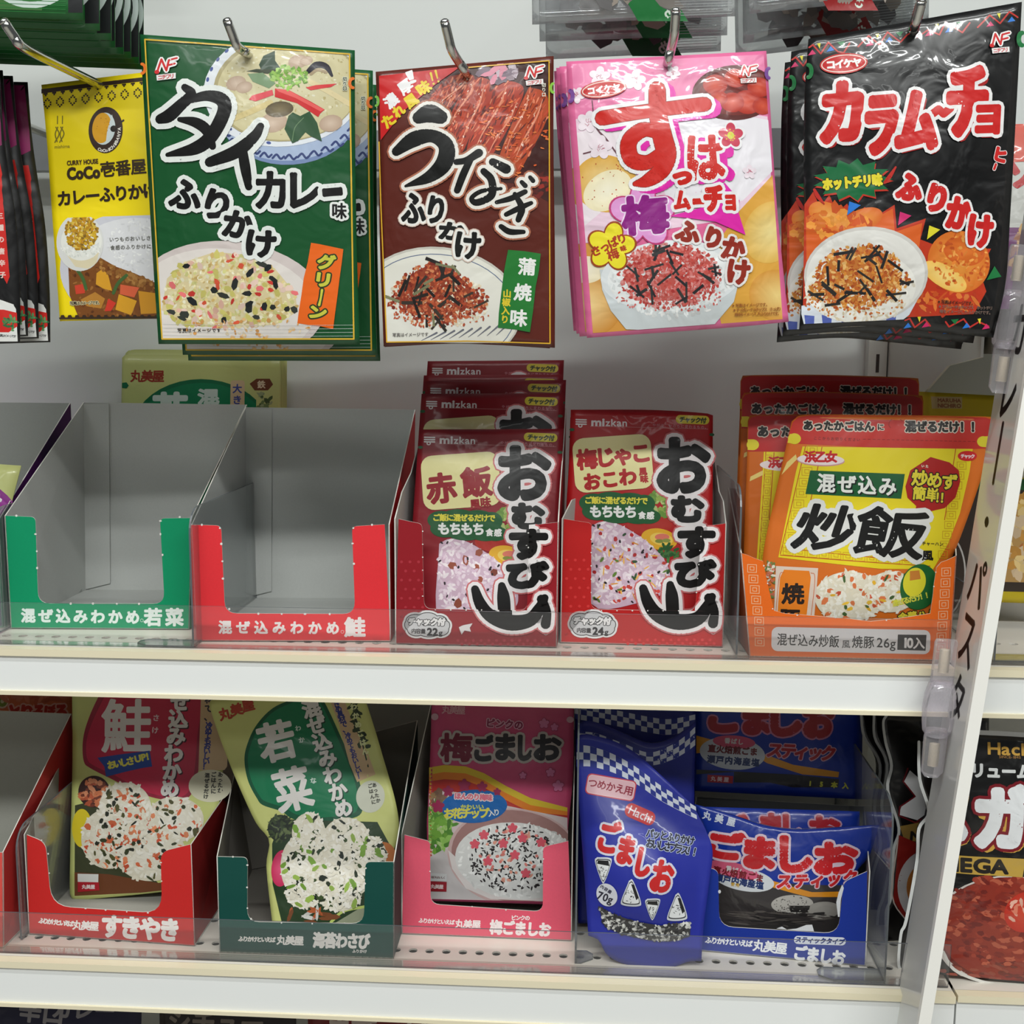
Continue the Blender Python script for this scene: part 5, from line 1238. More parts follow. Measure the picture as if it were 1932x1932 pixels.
P = Pack('fried_rice_pouch', 'orange and yellow fried rice pouch leaning out at the front of its box', 'pouch', 'fried rice pouches',
         [(462, 358), (1712, 372), (1330, 1700), (240, 1700)], 0.022, 0.030, (216, 110, 32), bulge=0.005, frame=fr, mat=SATIN, yaw=-2,
         edges={'top': [(446, 384), (480, 352), (560, 340), (1100, 344), (1660, 352), (1700, 366), (1712, 394)], 'left': [(446, 384), (415, 520), (330, 900), (262, 1250), (240, 1700)], 'right': [(1712, 394), (1690, 560), (1610, 820), (1510, 1100), (1420, 1330), (1330, 1700)], 'bottom': [(240, 1700), (1330, 1700)]})
P.use('header_band'); P.poly([(452, 388), (484, 358), (560, 346), (1100, 350), (1660, 358), (1698, 370), (1706, 396), (1694, 552), (1500, 560), (1000, 548), (412, 520), (425, 470)], (196, 48, 40))
P.txt('あったかごはん', (548, 408), (930, 414), 64, (34, 28, 24), w=8, out=[(6, (222, 206, 190))]); P.txt('に', (1002, 418), (1003, 418), 44, (34, 28, 24), w=4, out=[(5, (222, 206, 190))]); P.txt('混ぜるだけ!!'.replace('!!', '！！'), (1190, 414), (1600, 418), 74, (34, 28, 24), w=9, out=[(6, (222, 206, 190))], sx=.95)
P.txt('ここからお切りください', (592, 488), (860, 498), 22, (120, 30, 26), w=1)
P.hold = True
for i in range(26): P.stroke([(890 + i * 30, 494 + i * .7), (906 + i * 30, 494 + i * .7)], 3, (130, 30, 26))
P.ring(1100, 400, 46, 36, 4, (150, 34, 30), a0=140, a1=330); P.hold = False
P.part('notch_mark'); P.ell(462, 492, 40, 34, (222, 206, 50)); P.poly([(418, 518), (432, 462), (466, 462), (466, 524)], (222, 206, 50)); P.part('notch_mark'); P.ell(1648, 510, 40, 34, (222, 206, 50)); P.poly([(1650, 478), (1698, 474), (1692, 548), (1650, 544)], (222, 206, 50)); 
P.use('face_panel'); YE = (232, 212, 34)
P.poly([(512, 540), (1580, 556), (1560, 700), (1500, 960), (1420, 1160), (1330, 1310), (1000, 1304), (360, 1236), (400, 1040), (470, 700)], YE)
P.poly([(415, 640), (470, 590), (478, 620), (380, 720)], (232, 206, 120))
P.use('key_border')
for a_, b_ in (((530, 540), (372, 1215)), ((632, 545), (560, 880)), ((372, 1222), (1310, 1290)), ((1470, 556), (1400, 1000)), ((420, 1180), (1250, 1262))): P.stroke([a_, b_], 5, (190, 60, 30), smooth=False)
for i in range(10): keysq(P, 572 - i * 17, 560 + i * 68, 62, 50, 1, (206, 160, 30))
for i in range(10): keysq(P, 1508 - i * 13, 660 + i * 62, 58, 46, 1, (206, 160, 30))
for i in range(12): keysq(P, 420 + i * 74, 1196 + i * 5.6, 60, 46, 3, (206, 160, 30))
P.use('brand_mark'); P.ell(624, 628, 148, 36, (206, 150, 150), 2); P.ell(624, 622, 145, 34, (238, 222, 220), 2); P.txt('浜乙女', (560, 604), (690, 604), 74, (196, 34, 40), w=8)
P.use('name_strip'); P.poly([(558, 690), (1146, 712), (1120, 866), (528, 838)], (20, 92, 48)); P.sub('strip_lettering'); P.txt('混ぜ込み', (664, 776), (1044, 796), 122, (20, 26, 22), w=10, sx=.95); P.txt('混ぜ込み', (656, 768), (1036, 788), 122, (238, 238, 232), w=8, sx=.95)
P.use('speech_badge'); P.poly([(1310, 606), (1430, 640), (1490, 690), (1500, 760), (1470, 860), (1400, 926), (1310, 945), (1270, 930), (1196, 986), (1216, 912), (1160, 860), (1148, 790), (1180, 690)], (176, 26, 26))
P.sub('badge_lettering'); P.txt('炒めず', (1240, 738), (1430, 762), 104, (232, 216, 60), w=8, out=[(7, (30, 20, 18))]); P.txt('簡単', (1236, 832), (1320, 842), 88, (232, 216, 60), w=6, out=[(6, (30, 20, 18))]); P.txt('！！', (1372, 860), (1402, 862), 76, (232, 216, 60), w=6, out=[(6, (30, 20, 18))]); P.txt('いた', (1260, 662), (1286, 664), 20, (230, 220, 200), w=2)
P.use('title_lettering'); O = [(30, (226, 226, 222))]; K = (16, 16, 15)
P.ch('炒', 470, 900, 850, 1196, K, 22, O, rot=4, shear=.25); P.ch('飯', 830, 920, 1290, 1236, K, 20, O, rot=6, shear=.12); P.ch('風', 1255, 1192, 1330, 1256, K, 5); P.txt('チャーハン', (1268, 1146), (1380, 1152), 26, (60, 50, 30), w=2)
P.use('zip_badge'); P.ell(1545, 600, 62, 32, (206, 36, 40)); P.txt('チャック', (1515, 600), (1580, 602), 28, (236, 220, 220), w=3)
P.use('rice_picture')
for cx, cy, rx, ry, s_ in ((800, 1480, 215, 160, 1), (1060, 1450, 170, 130, 2)):
    rg_ = (cx, cy, rx, ry)
    P.ell(cx, cy, rx, ry, (226, 218, 196)); P.bits(rg_, 220, (30, 54), (14, 24), ((240, 234, 218), (232, 224, 204), (244, 240, 228), (226, 216, 192)), 100 + s_, jit=(.96, 1.04)); P.bits(rg_, 16, (30, 56), (20, 36), ((206, 84, 50), (220, 120, 70)), 103 + s_); P.bits(rg_, 12, (30, 60), (16, 30), ((70, 96, 50), (232, 180, 50), (236, 190, 60)), 106 + s_)
P.use('side_rice_picture'); P.bits([(275, 1260), (340, 1270), (320, 1540), (290, 1420)], 40, (20, 50), (14, 24), ((226, 218, 200), (200, 110, 80), (110, 130, 70)), 109)
P.use('flavour_label'); P.poly([(345, 1290), (605, 1300), (580, 1660), (330, 1640)], (226, 206, 190)); P.poly([(395, 1312), (550, 1318), (560, 1360), (530, 1660), (350, 1650), (370, 1360)], (236, 130, 30)); P.stroke([(395, 1330), (365, 1360), (340, 1640)], 4, (206, 110, 60)); P.stroke([(560, 1330), (585, 1365), (560, 1640)], 4, (206, 110, 60))
P.sub('label_lettering'); P.ch('焼', 378, 1395, 522, 1530, (40, 28, 22), 10); P.ch('豚', 366, 1560, 500, 1690, (40, 28, 22), 10)
P.use('green_roundel'); P.ell(1240, 1420, 120, 145, (30, 100, 46), 12); P.ell(1210, 1390, 72, 92, (226, 216, 50), 12); P.poly([(1180, 1320), (1240, 1315), (1250, 1370), (1180, 1380)], (206, 130, 50)); P.txt('混ぜるだけ！！', (1090, 1520), (1300, 1470), 44, (220, 216, 70), w=4); P.txt('金華ハム', (1140, 1610), (1320, 1590), 60, (226, 206, 60), w=6, out=[(6, (30, 26, 20))])
P.finish()
# the pouches standing behind it: a simpler face (header, border, brand) is all that shows
Q = Pack('fried_rice_pouch', 'fried rice pouch tucked just behind the leaning one', 'pouch', 'fried rice pouches',
         [(165, 372), (1330, 390), (1300, 1640), (120, 1640)], 0.036, 0.050, (206, 104, 30), bulge=0.006, frame=fr, mat=SATIN,
         edges={'top': [(170, 380), (186, 352), (230, 342), (700, 340), (1270, 360), (1318, 374), (1332, 400)], 'left': [(170, 380), (165, 600), (150, 1000), (130, 1640)], 'right': [(1332, 400), (1326, 900), (1310, 1640)], 'bottom': [(130, 1640), (1310, 1640)]})
Q.use('header_band'); Q.poly([(174, 384), (190, 358), (232, 348), (700, 346), (1268, 366), (1312, 380), (1326, 404), (1324, 590), (700, 575), (168, 572)], (186, 36, 36))
Q.txt('あったかごはん', (264, 446), (700, 452), 70, (34, 28, 24), w=9, out=[(6, (222, 206, 190))]); Q.txt('混ぜるだけ！！', (850, 448), (1260, 456), 74, (34, 28, 24), w=9, out=[(6, (222, 206, 190))], sx=.95)
Q.use('notch_mark'); Q.ell(200, 530, 38, 34, (222, 206, 50)); Q.poly([(168, 496), (200, 496), (200, 564), (168, 562)], (222, 206, 50)); Q.part('notch_mark'); Q.ell(1290, 545, 38, 34, (222, 206, 50))
Q.use('face_panel'); Q.poly([(268, 574), (1240, 590), (1220, 1300), (220, 1290)], YE); Q.stroke([(280, 576), (236, 1280)], 5, (190, 60, 30)); Q.stroke([(330, 580), (300, 1000)], 5, (190, 60, 30)); Q.poly([(185, 730), (262, 690), (262, 720), (180, 760)], (232, 206, 120))
for i in range(10): keysq(Q, 296 - i * 4, 620 + i * 68, 40, 50, 1, (206, 160, 30))
Q.use('brand_mark'); Q.ell(390, 660, 148, 36, (238, 222, 220), 2); Q.txt('浜乙女', (330, 640), (460, 640), 74, (196, 34, 40), w=8)
Q.finish()
Q.copy((170, 380), (132, 238), 0.016, 'fried rice pouch standing upright, its header second from the top')
Q.copy((170, 380), (124, 130), 0.030, 'fried rice pouch at the back with the highest red header')

# ---- yellow ready-meal packs in the next bay
P = Pack('ready_meal_pack', 'yellow ready-meal pack standing in the next bay behind the sign', 'pack', None, [(1660, 735), (1990, 752), (2000, 1140), (1668, 1130)], 0.105, 0.112, (200, 178, 18), bulge=0.004, mat=SATIN)
P.use('brand_mark'); P.poly([(1756, 748), (1815, 749), (1814, 771), (1757, 771)], (196, 176, 120)); P.txt('MARUHA', (1768, 755), (1812, 756), 10, (150, 96, 60), w=1); P.txt('NICHIRO', (1768, 765), (1812, 766), 10, (150, 96, 60), w=1)
P.use('face_print'); P.poly([(1690, 900), (1990, 910), (1996, 1118), (1690, 1110)], (56, 44, 36)); P.poly([(1850, 930), (1990, 935), (1996, 1100), (1850, 1096)], (190, 150, 90))
P.bits([(1865, 930), (1990, 935), (1990, 1090), (1860, 1090)], 160, (14, 36), (10, 22), ((226, 186, 100), (206, 150, 70), (236, 206, 140), (180, 110, 60), (222, 196, 160)), 111)
P.ell(1780, 1085, 40, 80, (206, 204, 200)); P.ell(1782, 1085, 35, 74, (56, 44, 36))
P.poly([(1800, 900), (1990, 905), (1990, 925), (1800, 922)], (40, 96, 50)); P.txt('具材', (1900, 890), (1930, 892), 26, (220, 220, 200), w=3)
P.finish()

# ================================================================== bottom shelf
GREY = (172, 172, 164)
# ---- salmon-red box cut by the left edge of the picture
fr = (0, 1290, 3.009)
B = Box('display_box', 'salmon red box with grey inside, cut off beside the red sukiyaki box', 'furikake boxes', (-900, 1440), (20, 1498), SHELF2, 0.125,
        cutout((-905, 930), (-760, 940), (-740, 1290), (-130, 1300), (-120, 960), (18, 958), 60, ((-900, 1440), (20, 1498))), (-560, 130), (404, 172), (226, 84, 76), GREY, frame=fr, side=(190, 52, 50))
B.finish()
P = Pack('rice_mix_packet', 'orange packet with green ring mark standing behind the salmon red box', 'packet', None, [(-500, -20), (416, 40), (414, 900), (-520, 900)], 0.185, 0.195, (196, 110, 72), bulge=0.003, frame=fr, mat=SATIN, nx=14, ny=16)
P.use('title_lettering')
for c, x in zip('とりそぼろ', (90, 160, 225, 290, 350)): P.ch(c, x - 36, 116, x + 34, 210, (176, 54, 44), 12, [(9, (214, 170, 160))])
P.use('ring_mark'); P.ell(18, 98, 36, 40, (206, 196, 176)); P.ell(18, 98, 28, 30, (110, 140, 60)); P.ell(18, 98, 10, 11, (196, 196, 170)); P.part('yellow_mark'); P.ell(392, 50, 28, 22, (206, 180, 50)); P.use('background_print')
P.bits((180, 70, 180, 30), 14, (50, 120), (20, 40), ((206, 130, 100), (180, 96, 66)), 120); P.finish()

# ---- red sukiyaki box holding a salmon packet
B = Box('display_box', 'red sukiyaki box holding one salmon rice packet', 'furikake boxes', (165, 1420), (1106, 1488), SHELF2, 0.120,
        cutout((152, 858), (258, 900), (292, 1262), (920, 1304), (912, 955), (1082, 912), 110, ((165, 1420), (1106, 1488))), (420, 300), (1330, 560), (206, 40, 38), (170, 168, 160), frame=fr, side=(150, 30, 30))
B.use('lettering'); WT = (250, 246, 242)
B.txt('ふりかけといえば', (236, 1345), (402, 1362), 34, WT, w=4); B.part('maker_lettering'); B.txt('丸美屋', (440, 1370), (535, 1376), 56, WT, w=4); B.part('product_lettering'); B.txt('すきやき', (634, 1376), (962, 1396), 136, WT, w=16, sx=.9)
B.nubs([(236, 888), (274, 965), (280, 1075), (486, 1276), (600, 1284), (720, 1294), (840, 1300), (914, 1015), (918, 1120)], 1.7); B.finish()
def rice_ball(P, blobs, seed, flecks):
    for i, (cx, cy, rx, ry) in enumerate(blobs):
        P.ell(cx, cy, rx, ry, (222, 215, 194), 0, (240, 236, 224))
    for i, (cx, cy, rx, ry) in enumerate(blobs):
        P.bits((cx, cy, rx * .99, ry * .99), 170, (28, 48), (14, 22), ((238, 233, 218), (232, 226, 208), (243, 239, 228), (228, 221, 202)), seed + i, jit=(.97, 1.03))
        for j, (n, ln, wd, cs) in enumerate(flecks): P.bits((cx, cy, rx * .92, ry * .92), n, ln, wd, cs, seed + 20 + i * 5 + j)
P = Pack('rice_mix_packet', 'pale green salmon rice-mix packet with red arch, inside the red box', 'packet', None, [(400, -40), (1330, -70), (1190, 1150), (398, 1228)], 0.082, 0.135, (200, 206, 128), bulge=0.004, frame=fr, mat=SATIN,
         edges={'left': [(408, -40), (412, 400), (400, 900), (396, 1180), (410, 1222)], 'bottom': [(410, 1222), (450, 1226), (800, 1190), (1190, 1140)]})
P.use('arch_print')
P.poly(curve([(640, -60), (560, 80), (500, 220), (474, 330), (480, 440), (520, 480), (640, 540), (760, 600), (900, 650), (1050, 660), (1120, 560), (1145, 300), (1150, -60)]), (150, 26, 56)); P.poly(curve([(670, -60), (590, 90), (525, 230), (496, 330), (500, 425), (540, 465), (660, 520), (780, 585), (900, 630), (1040, 640), (1100, 550), (1125, 300), (1130, -60)]), (190, 36, 70))
P.use('side_note'); P.poly([(1148, -60), (1270, -60), (1300, 120), (1290, 470), (1275, 490), (1132, 494), (1140, 250)], (206, 176, 136)); P.sub('note_lettering'); P.txt('きめ具材で、', (1196, -60), (1186, 190), 48, (44, 44, 60), w=4); P.txt('冷めてもおいしい！', (1190, 236), (1172, 470), 40, (50, 60, 140), w=4)
P.use('speech_bubble'); P.ell(1196, 580, 118, 92, (220, 216, 190)); P.txt('あったか', (1252, 515), (1250, 605), 30, (60, 60, 50), w=3); P.txt('ごはんに', (1215, 515), (1213, 610), 30, (60, 60, 50), w=3); P.txt('混ぜるだけ', (1180, 520), (1172, 640), 28, (60, 60, 50), w=3)
P.use('title_lettering'); LW = (226, 222, 218)
P.ch('鮭', 582, 86, 870, 392, LW, 15); P.txt('さけ', (894, 194), (890, 264), 40, (226, 200, 206), w=3)
P.txt('混ぜ込みわかめ', (1046, 10), (980, 598), 108, (60, 20, 34), w=14, rot=0); P.txt('混ぜ込みわかめ', (1040, 4), (974, 592), 108, LW, w=12, rot=0)
P.use('ribbon_badge'); P.poly([(560, 420), (700, 400), (862, 380), (876, 470), (820, 478), (720, 500), (610, 528), (600, 470)], (34, 70, 150)); P.sub('ribbon_lettering'); P.txt('おいしさ', (640, 460), (750, 438), 50, (226, 220, 90), w=6); P.txt('UP!', (775, 430), (852, 412), 52, (226, 220, 90), w=6)
P.use('rice_picture')
P.poly([(428, 690), (560, 660), (700, 900), (900, 1130), (1180, 1160), (1190, 1140), (600, 1190), (424, 1190)], (60, 64, 40)); P.poly([(424, 1070), (620, 1080), (900, 1130), (1190, 1100), (1188, 1145), (800, 1186), (424, 1204)], (110, 62, 34)); P.ell(470, 820, 60, 110, (222, 200, 40))
P.ell(540, 612, 92, 90, (56, 30, 30)); P.bits((540, 615, 82, 78), 60, (24, 60), (14, 34), ((206, 120, 80), (186, 90, 60), (120, 60, 44), (226, 150, 110)), 130)
rice_ball(P, [(720, 700, 150, 140), (1000, 770, 160, 130), (620, 880, 155, 170), (860, 960, 200, 160), (700, 830, 150, 140)], 140, [(22, (24, 56), (18, 40), ((220, 110, 70), (230, 140, 96), (206, 84, 54))), (18, (22, 56), (12, 28), ((60, 66, 40), (86, 84, 46), (40, 44, 34)))])
P.use('maker_badge'); P.poly([(444, 1078), (564, 1080), (562, 1126), (444, 1124)], (226, 226, 222)); P.poly([(444, 1124), (566, 1126), (568, 1172), (444, 1182)], (180, 30, 44)); P.txt('丸美屋', (480, 1152), (530, 1152), 26, (236, 220, 220), w=2)
P.finish()

# ---- dark green seaweed-wasabi box with a tilted young-greens packet
fr = (370, 1290, 3.45)
B = Box('display_box', 'dark green seaweed wasabi box holding a tilted young-greens packet', 'furikake boxes', (152, 1748), (1286, 1790), SHELF2, 0.125,
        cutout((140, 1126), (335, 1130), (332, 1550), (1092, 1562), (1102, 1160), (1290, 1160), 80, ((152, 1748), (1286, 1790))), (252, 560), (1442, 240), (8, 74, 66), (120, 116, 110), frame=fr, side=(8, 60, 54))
B.use('lettering'); B.txt('ふりかけといえば', (292, 1660), (500, 1666), 36, WT, w=4); B.part('maker_lettering'); B.txt('丸美屋', (556, 1668), (670, 1672), 64, WT, w=5); B.part('product_lettering'); B.txt('海苔わさび', (800, 1668), (1092, 1676), 104, WT, w=12, sx=.75); B.txt('ふりかけ', (1028, 1740), (1100, 1742), 24, WT, w=2)
B.nubs([(240, 1126), (334, 1180), (332, 1325), (334, 1460), (358, 1530), (556, 1556), (756, 1560), (966, 1558), (1098, 1300), (1104, 1200), (1190, 1156)], 1.8); B.finish()
P = Pack('rice_mix_packet', 'tilted pale green young-greens packet with green arch in dark green box', 'packet', None, [(80, 110), (1085, 60), (1180, 1600), (505, 1600)], 0.045, 0.100, (204, 208, 128), bulge=0.004, frame=fr, mat=SATIN, yaw=2,
         edges={'top': [(84, 140), (130, 100), (600, 55), (1085, 50)], 'left': [(84, 140), (150, 340), (260, 620), (390, 900), (480, 1020), (460, 1200), (500, 1600)], 'right': [(1085, 50), (1200, 420), (1320, 900), (1250, 1200), (1180, 1600)], 'bottom': [(500, 1600), (1180, 1600)]})
P.use('arch_print')
P.poly(curve([(650, 92), (500, 160), (390, 280), (330, 420), (320, 520), (345, 640), (400, 745), (440, 790), (560, 830), (640, 880), (800, 900), (1000, 880), (1085, 820), (1060, 620), (960, 380), (830, 110), (760, 80)]), (0, 84, 54)); P.poly(curve([(655, 112), (510, 180), (410, 290), (352, 425), (342, 520), (366, 632), (415, 725), (455, 765), (580, 805), (660, 850), (800, 870), (1000, 850), (1055, 800), (1035, 640), (940, 390), (815, 130), (760, 100)]), (0, 118, 76))
P.use('side_note'); P.poly([(860, 78), (950, 70), (1040, 300), (1120, 460), (1168, 590), (1050, 640), (1000, 520), (930, 260)], (206, 176, 136)); P.sub('note_lettering'); P.txt('大きめ具材で、', (905, 100), (975, 296), 46, (44, 54, 130), w=4, rot=-14); P.txt('冷めてもおいしい！', (990, 336), (1068, 600), 40, (50, 60, 140), w=4, rot=-14)
P.strokes([([(1000, 90), (1060, 300), (1120, 540)], 9)], (40, 56, 34)); P.bits([(975, 110), (1040, 90), (1130, 430), (1080, 460)], 24, (40, 70), (20, 30), ((38, 54, 34), (50, 66, 40)), 150); P.txt('わかめごはん', (1025, 150), (1100, 440), 44, (222, 226, 170), w=5, rot=-14)
P.use('speech_bubble'); P.ell(1136, 735, 92, 105, (206, 208, 190), 10); P.txt('あったか', (1160, 660), (1185, 760), 30, (60, 60, 50), w=3, rot=-10); P.txt('ごはんに', (1132, 665), (1155, 770), 30, (60, 60, 50), w=3, rot=-10)
P.use('title_lettering')
P.txt('丸美屋', (190, 196), (340, 140), 84, (176, 60, 40), w=7, rot=-14)
P.ch('若', 405, 240, 650, 508, LW, 20, rot=-14); P.ch('菜', 510, 540, 760, 830, LW, 20, rot=-14); P.txt('わか', (668, 290), (692, 366), 40, (206, 222, 212), w=3, rot=-14); P.txt('な', (770, 630), (771, 630), 42, (206, 222, 212), w=3, rot=-14)
P.txt('混ぜ込みわかめ', (758, 166), (968, 814), 122, (0, 50, 36), w=14, rot=-15); P.txt('混ぜ込みわかめ', (752, 160), (962, 808), 122, LW, w=12, rot=-15)
P.use('rice_picture')
P.poly([(560, 880), (1180, 900), (1290, 1100), (1240, 1240), (1100, 1440), (900, 1560), (560, 1560), (500, 1300), (500, 1040)], (40, 62, 36)); P.ell(1220, 1120, 80, 90, (190, 110, 50)); P.ell(560, 1200, 66, 120, (206, 46, 92), 8, (226, 90, 130)); P.poly([(500, 1550), (900, 1560), (1100, 1440), (1090, 1600), (500, 1600)], (150, 156, 130)); P.stroke([(880, 1550), (960, 1480), (1100, 1450)], 18, (190, 206, 110))
P.ell(555, 940, 84, 88, (40, 50, 36)); P.bits((555, 940, 78, 82), 70, (20, 60), (10, 24), ((60, 76, 46), (96, 110, 70), (30, 40, 30)), 151)
P.bits((720, 1510, 180, 40), 12, (80, 140), (20, 40), ((176, 90, 50), (206, 206, 200), (120, 70, 40)), 152)
rice_ball(P, [(740, 970, 110, 130), (680, 1190, 125, 200), (700, 1350, 120, 110), (980, 1010, 150, 140), (960, 1220, 190, 190), (940, 1370, 140, 110), (1130, 1120, 110, 130)], 160, [(16, (26, 60), (16, 34), ((44, 56, 36), (30, 40, 30), (60, 80, 40))), (5, (40, 80), (24, 40), ((120, 160, 60), (150, 180, 80)))])
P.finish()

# ---- pink plum sesame-salt box with packet
fr = (740, 1290, 3.449)
B = Box('display_box', 'pink plum sesame-salt box with one packet inside', 'furikake boxes', (62, 1626), (1168, 1672), SHELF2, 0.085,
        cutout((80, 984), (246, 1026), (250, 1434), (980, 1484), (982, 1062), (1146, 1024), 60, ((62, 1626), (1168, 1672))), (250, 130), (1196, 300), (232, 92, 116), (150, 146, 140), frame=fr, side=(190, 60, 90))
B.use('lettering'); B.txt('ふりかけといえば', (188, 1540), (390, 1552), 34, (252, 240, 240), w=3); B.part('maker_lettering'); B.txt('丸美屋', (438, 1562), (548, 1566), 60, (252, 240, 240), w=4); B.part('product_lettering'); B.txt('ピンクの', (790, 1522), (880, 1524), 34, (252, 240, 240), w=3); B.txt('梅ごましお', (676, 1584), (992, 1600), 96, (252, 240, 240), w=11, sx=.85)
B.nubs([(520, 1450), (740, 1472), (984, 1140), (984, 1280), (246, 1220)], 1.2); B.finish()
P = Pack('sesame_salt_packet', 'dusky pink plum sesame-salt packet with rainbow band, in the pink box', 'packet', None, [(258, 100), (1182, 112), (1130, 1440), (244, 1412)], 0.070, 0.110, (186, 66, 106), bulge=0.004, frame=fr, edges={'left': [(258, 100), (246, 500), (232, 800), (226, 950), (244, 1412)], 'right': [(1182, 112), (1176, 600), (1140, 1000), (1130, 1440)]})
P.use('rainbow_band')
P.clip = P.px([(232, 480), (1148, 480), (1140, 1420), (240, 1400)]).tolist()
for off, c in ((0, (206, 176, 40)), (46, (214, 120, 30)), (92, (176, 40, 30))): P.poly([(240, 545 + off), (340, 528 + off), (480, 536 + off), (600, 580 + off), (740, 660 + off), (900, 740 + off), (1140, 806 + off * .55), (1140, 1420), (240, 1400)], c)
P.use('rice_picture')
P.poly([(240, 715), (360, 690), (700, 780), (1140, 872), (1140, 1420), (240, 1400)], (206, 190, 190)); P.bits((310, 930, 90, 170), 120, (40, 100), (24, 60), ((110, 160, 60), (140, 186, 90), (80, 130, 50), (176, 206, 130)), 170); P.bits((300, 760, 60, 50), 20, (40, 80), (24, 50), ((150, 120, 80), (120, 90, 70)), 171)
P.poly([(240, 1130), (330, 1080), (420, 1200), (600, 1400), (240, 1400)], (196, 190, 190))
P.ell(800, 1130, 440, 320, (200, 170, 168), 8); P.ell(800, 1120, 415, 300, (160, 120, 116), 8); P.poly([(365, 1080), (390, 1200), (480, 1330), (640, 1400), (1140, 1420), (1140, 1300), (600, 1290)], (222, 214, 212))
P.ell(810, 1150, 400, 250, (222, 222, 220), 6)
P.bits((810, 1150, 390, 240), 380, (26, 46), (14, 20), ((232, 232, 230), (220, 220, 218), (240, 240, 238)), 172); P.bits((790, 1130, 290, 220), 300, (18, 32), (9, 14), ((36, 32, 34), (46, 40, 42)), 173, edge=.9)
P.bits((780, 1110, 240, 180), 50, (20, 36), (16, 26), ((222, 130, 120), (230, 160, 140)), 174)
for x, y in ((785, 935), (725, 1035), (540, 1040), (850, 1000), (800, 1110), (626, 1150), (870, 1230), (970, 1030), (600, 980)): P.flower(x, y, 34, (222, 90, 106))
P.clip = None
P.use('bubble_badge'); P.ell(535, 795, 216, 108, (20, 96, 168), -3); P.sub('badge_lettering'); P.txt('ほんのり梅味', (428, 728), (634, 738), 44, (214, 110, 130), w=5, out=[(5, (226, 214, 214))]); P.txt('かわいい', (465, 800), (580, 798), 38, (206, 206, 70), w=3); P.txt('お花チップ', (370, 842), (600, 838), 70, (214, 206, 80), w=7); P.txt('入り', (648, 838), (682, 832), 44, (222, 222, 220), w=3)
P.use('blossom_print')
for x, y, r in ((300, 798, 44), (366, 698, 38), (472, 658, 42), (588, 668, 36), (686, 700, 26)): P.part('blossom'); P.flower(x, y, r, (150, 40, 80))
for x, y, r in ((988, 258, 34), (1056, 282, 26), (852, 594, 24), (1030, 576, 30), (1080, 664, 38)): P.part('blossom'); P.flower(x, y, r, (196, 110, 150), (4, (150, 40, 80)))
P.use('title_lettering'); P.txt('丸美屋', (352, 168), (450, 172), 58, (206, 150, 160), w=3); P.txt('ピンクの', (640, 254), (824, 268), 60, (130, 30, 70), w=6, out=[(5, (210, 160, 180))])
O = [(16, (176, 166, 160))]
P.ch('梅', 312, 318, 530, 510, (110, 16, 44), 16, O)
for c, b in zip('ごましお', ((535, 330, 670, 505), (672, 322, 806, 498), (818, 330, 920, 502), (920, 326, 1104, 500))): P.ch(c, *b, (34, 30, 34), 21, O)
P.part('slogan_badge'); P.poly([(246, 1230), (356, 1236), (354, 1284), (246, 1284)], (206, 206, 206)); P.txt('毎日もおいしく', (262, 1258), (340, 1260), 18, (120, 90, 90), w=1); P.part('maker_badge'); P.poly([(246, 1284), (356, 1288), (354, 1352), (246, 1350)], (150, 26, 40)); P.txt('丸美屋', (266, 1318), (320, 1320), 30, (226, 206, 206), w=2)
P.use('notch_mark'); P.ell(278, 215, 24, 22, (190, 150, 160)); P.part('notch_mark'); P.ell(1158, 234, 24, 20, (190, 150, 160)); P.finish()

# ---- blue stand-up refill pouches
fr = (1060, 1290, 3.45); BL = (34, 44, 150)
def checks(P, top, hgt, n, rows=3):
    """checker band following the top edge"""
    T = smooth_path(top, 8); d = np.r_[0, np.cumsum(np.linalg.norm(np.diff(T, axis=0), axis=1))]
    f = lambda u: np.array([np.interp(u * d[-1], d, T[:, 0]), np.interp(u * d[-1], d, T[:, 1])])
    P.use('checker_band'); P.poly(list(map(tuple, T)) + [tuple(p + np.array(hgt(i / (len(T) - 1)))) for i, p in reversed(list(enumerate(T)))], (206, 212, 226))
    P.lay += 1; P.hold = True
    for i in range(n):
        for r in range(rows):
            if (i + r) % 2: continue
            a, b = f(i / n), f((i + 1) / n); ha, hb = np.array(hgt(i / n)), np.array(hgt((i + 1) / n))
            P.poly([a + ha * r / rows, b + hb * r / rows, b + hb * (r + 1) / rows, a + ha * (r + 1) / rows], (36, 50, 140))
    P.hold = False
P = Pack('refill_pouch', 'blue sesame-salt refill pouch with curled checker top, standing in front', 'pouch', 'blue refill pouches',
         [(98, 350), (885, 870), (905, 1830), (170, 1640)], 0.020, 0.050, BL, bulge=0.014, frame=fr, mat=SATIN, flat=0.12,
         edges={'top': [(98, 360), (118, 334), (160, 328), (330, 370), (480, 450), (640, 590), (780, 720), (860, 800), (885, 850)], 'left': [(98, 360), (98, 540), (120, 900), (150, 1300), (172, 1640)], 'right': [(885, 850), (950, 980), (982, 1100), (960, 1300), (925, 1560), (908, 1806)],
                'bottom': [(172, 1640), (240, 1670), (290, 1760), (380, 1815), (520, 1848), (640, 1862), (740, 1840), (830, 1808), (908, 1806)]})
checks(P, [(96, 398), (190, 408), (330, 456), (480, 540), (640, 660), (780, 745), (872, 800)], lambda u: (0 + 8 * u, 142 - 60 * u), 20, 3)
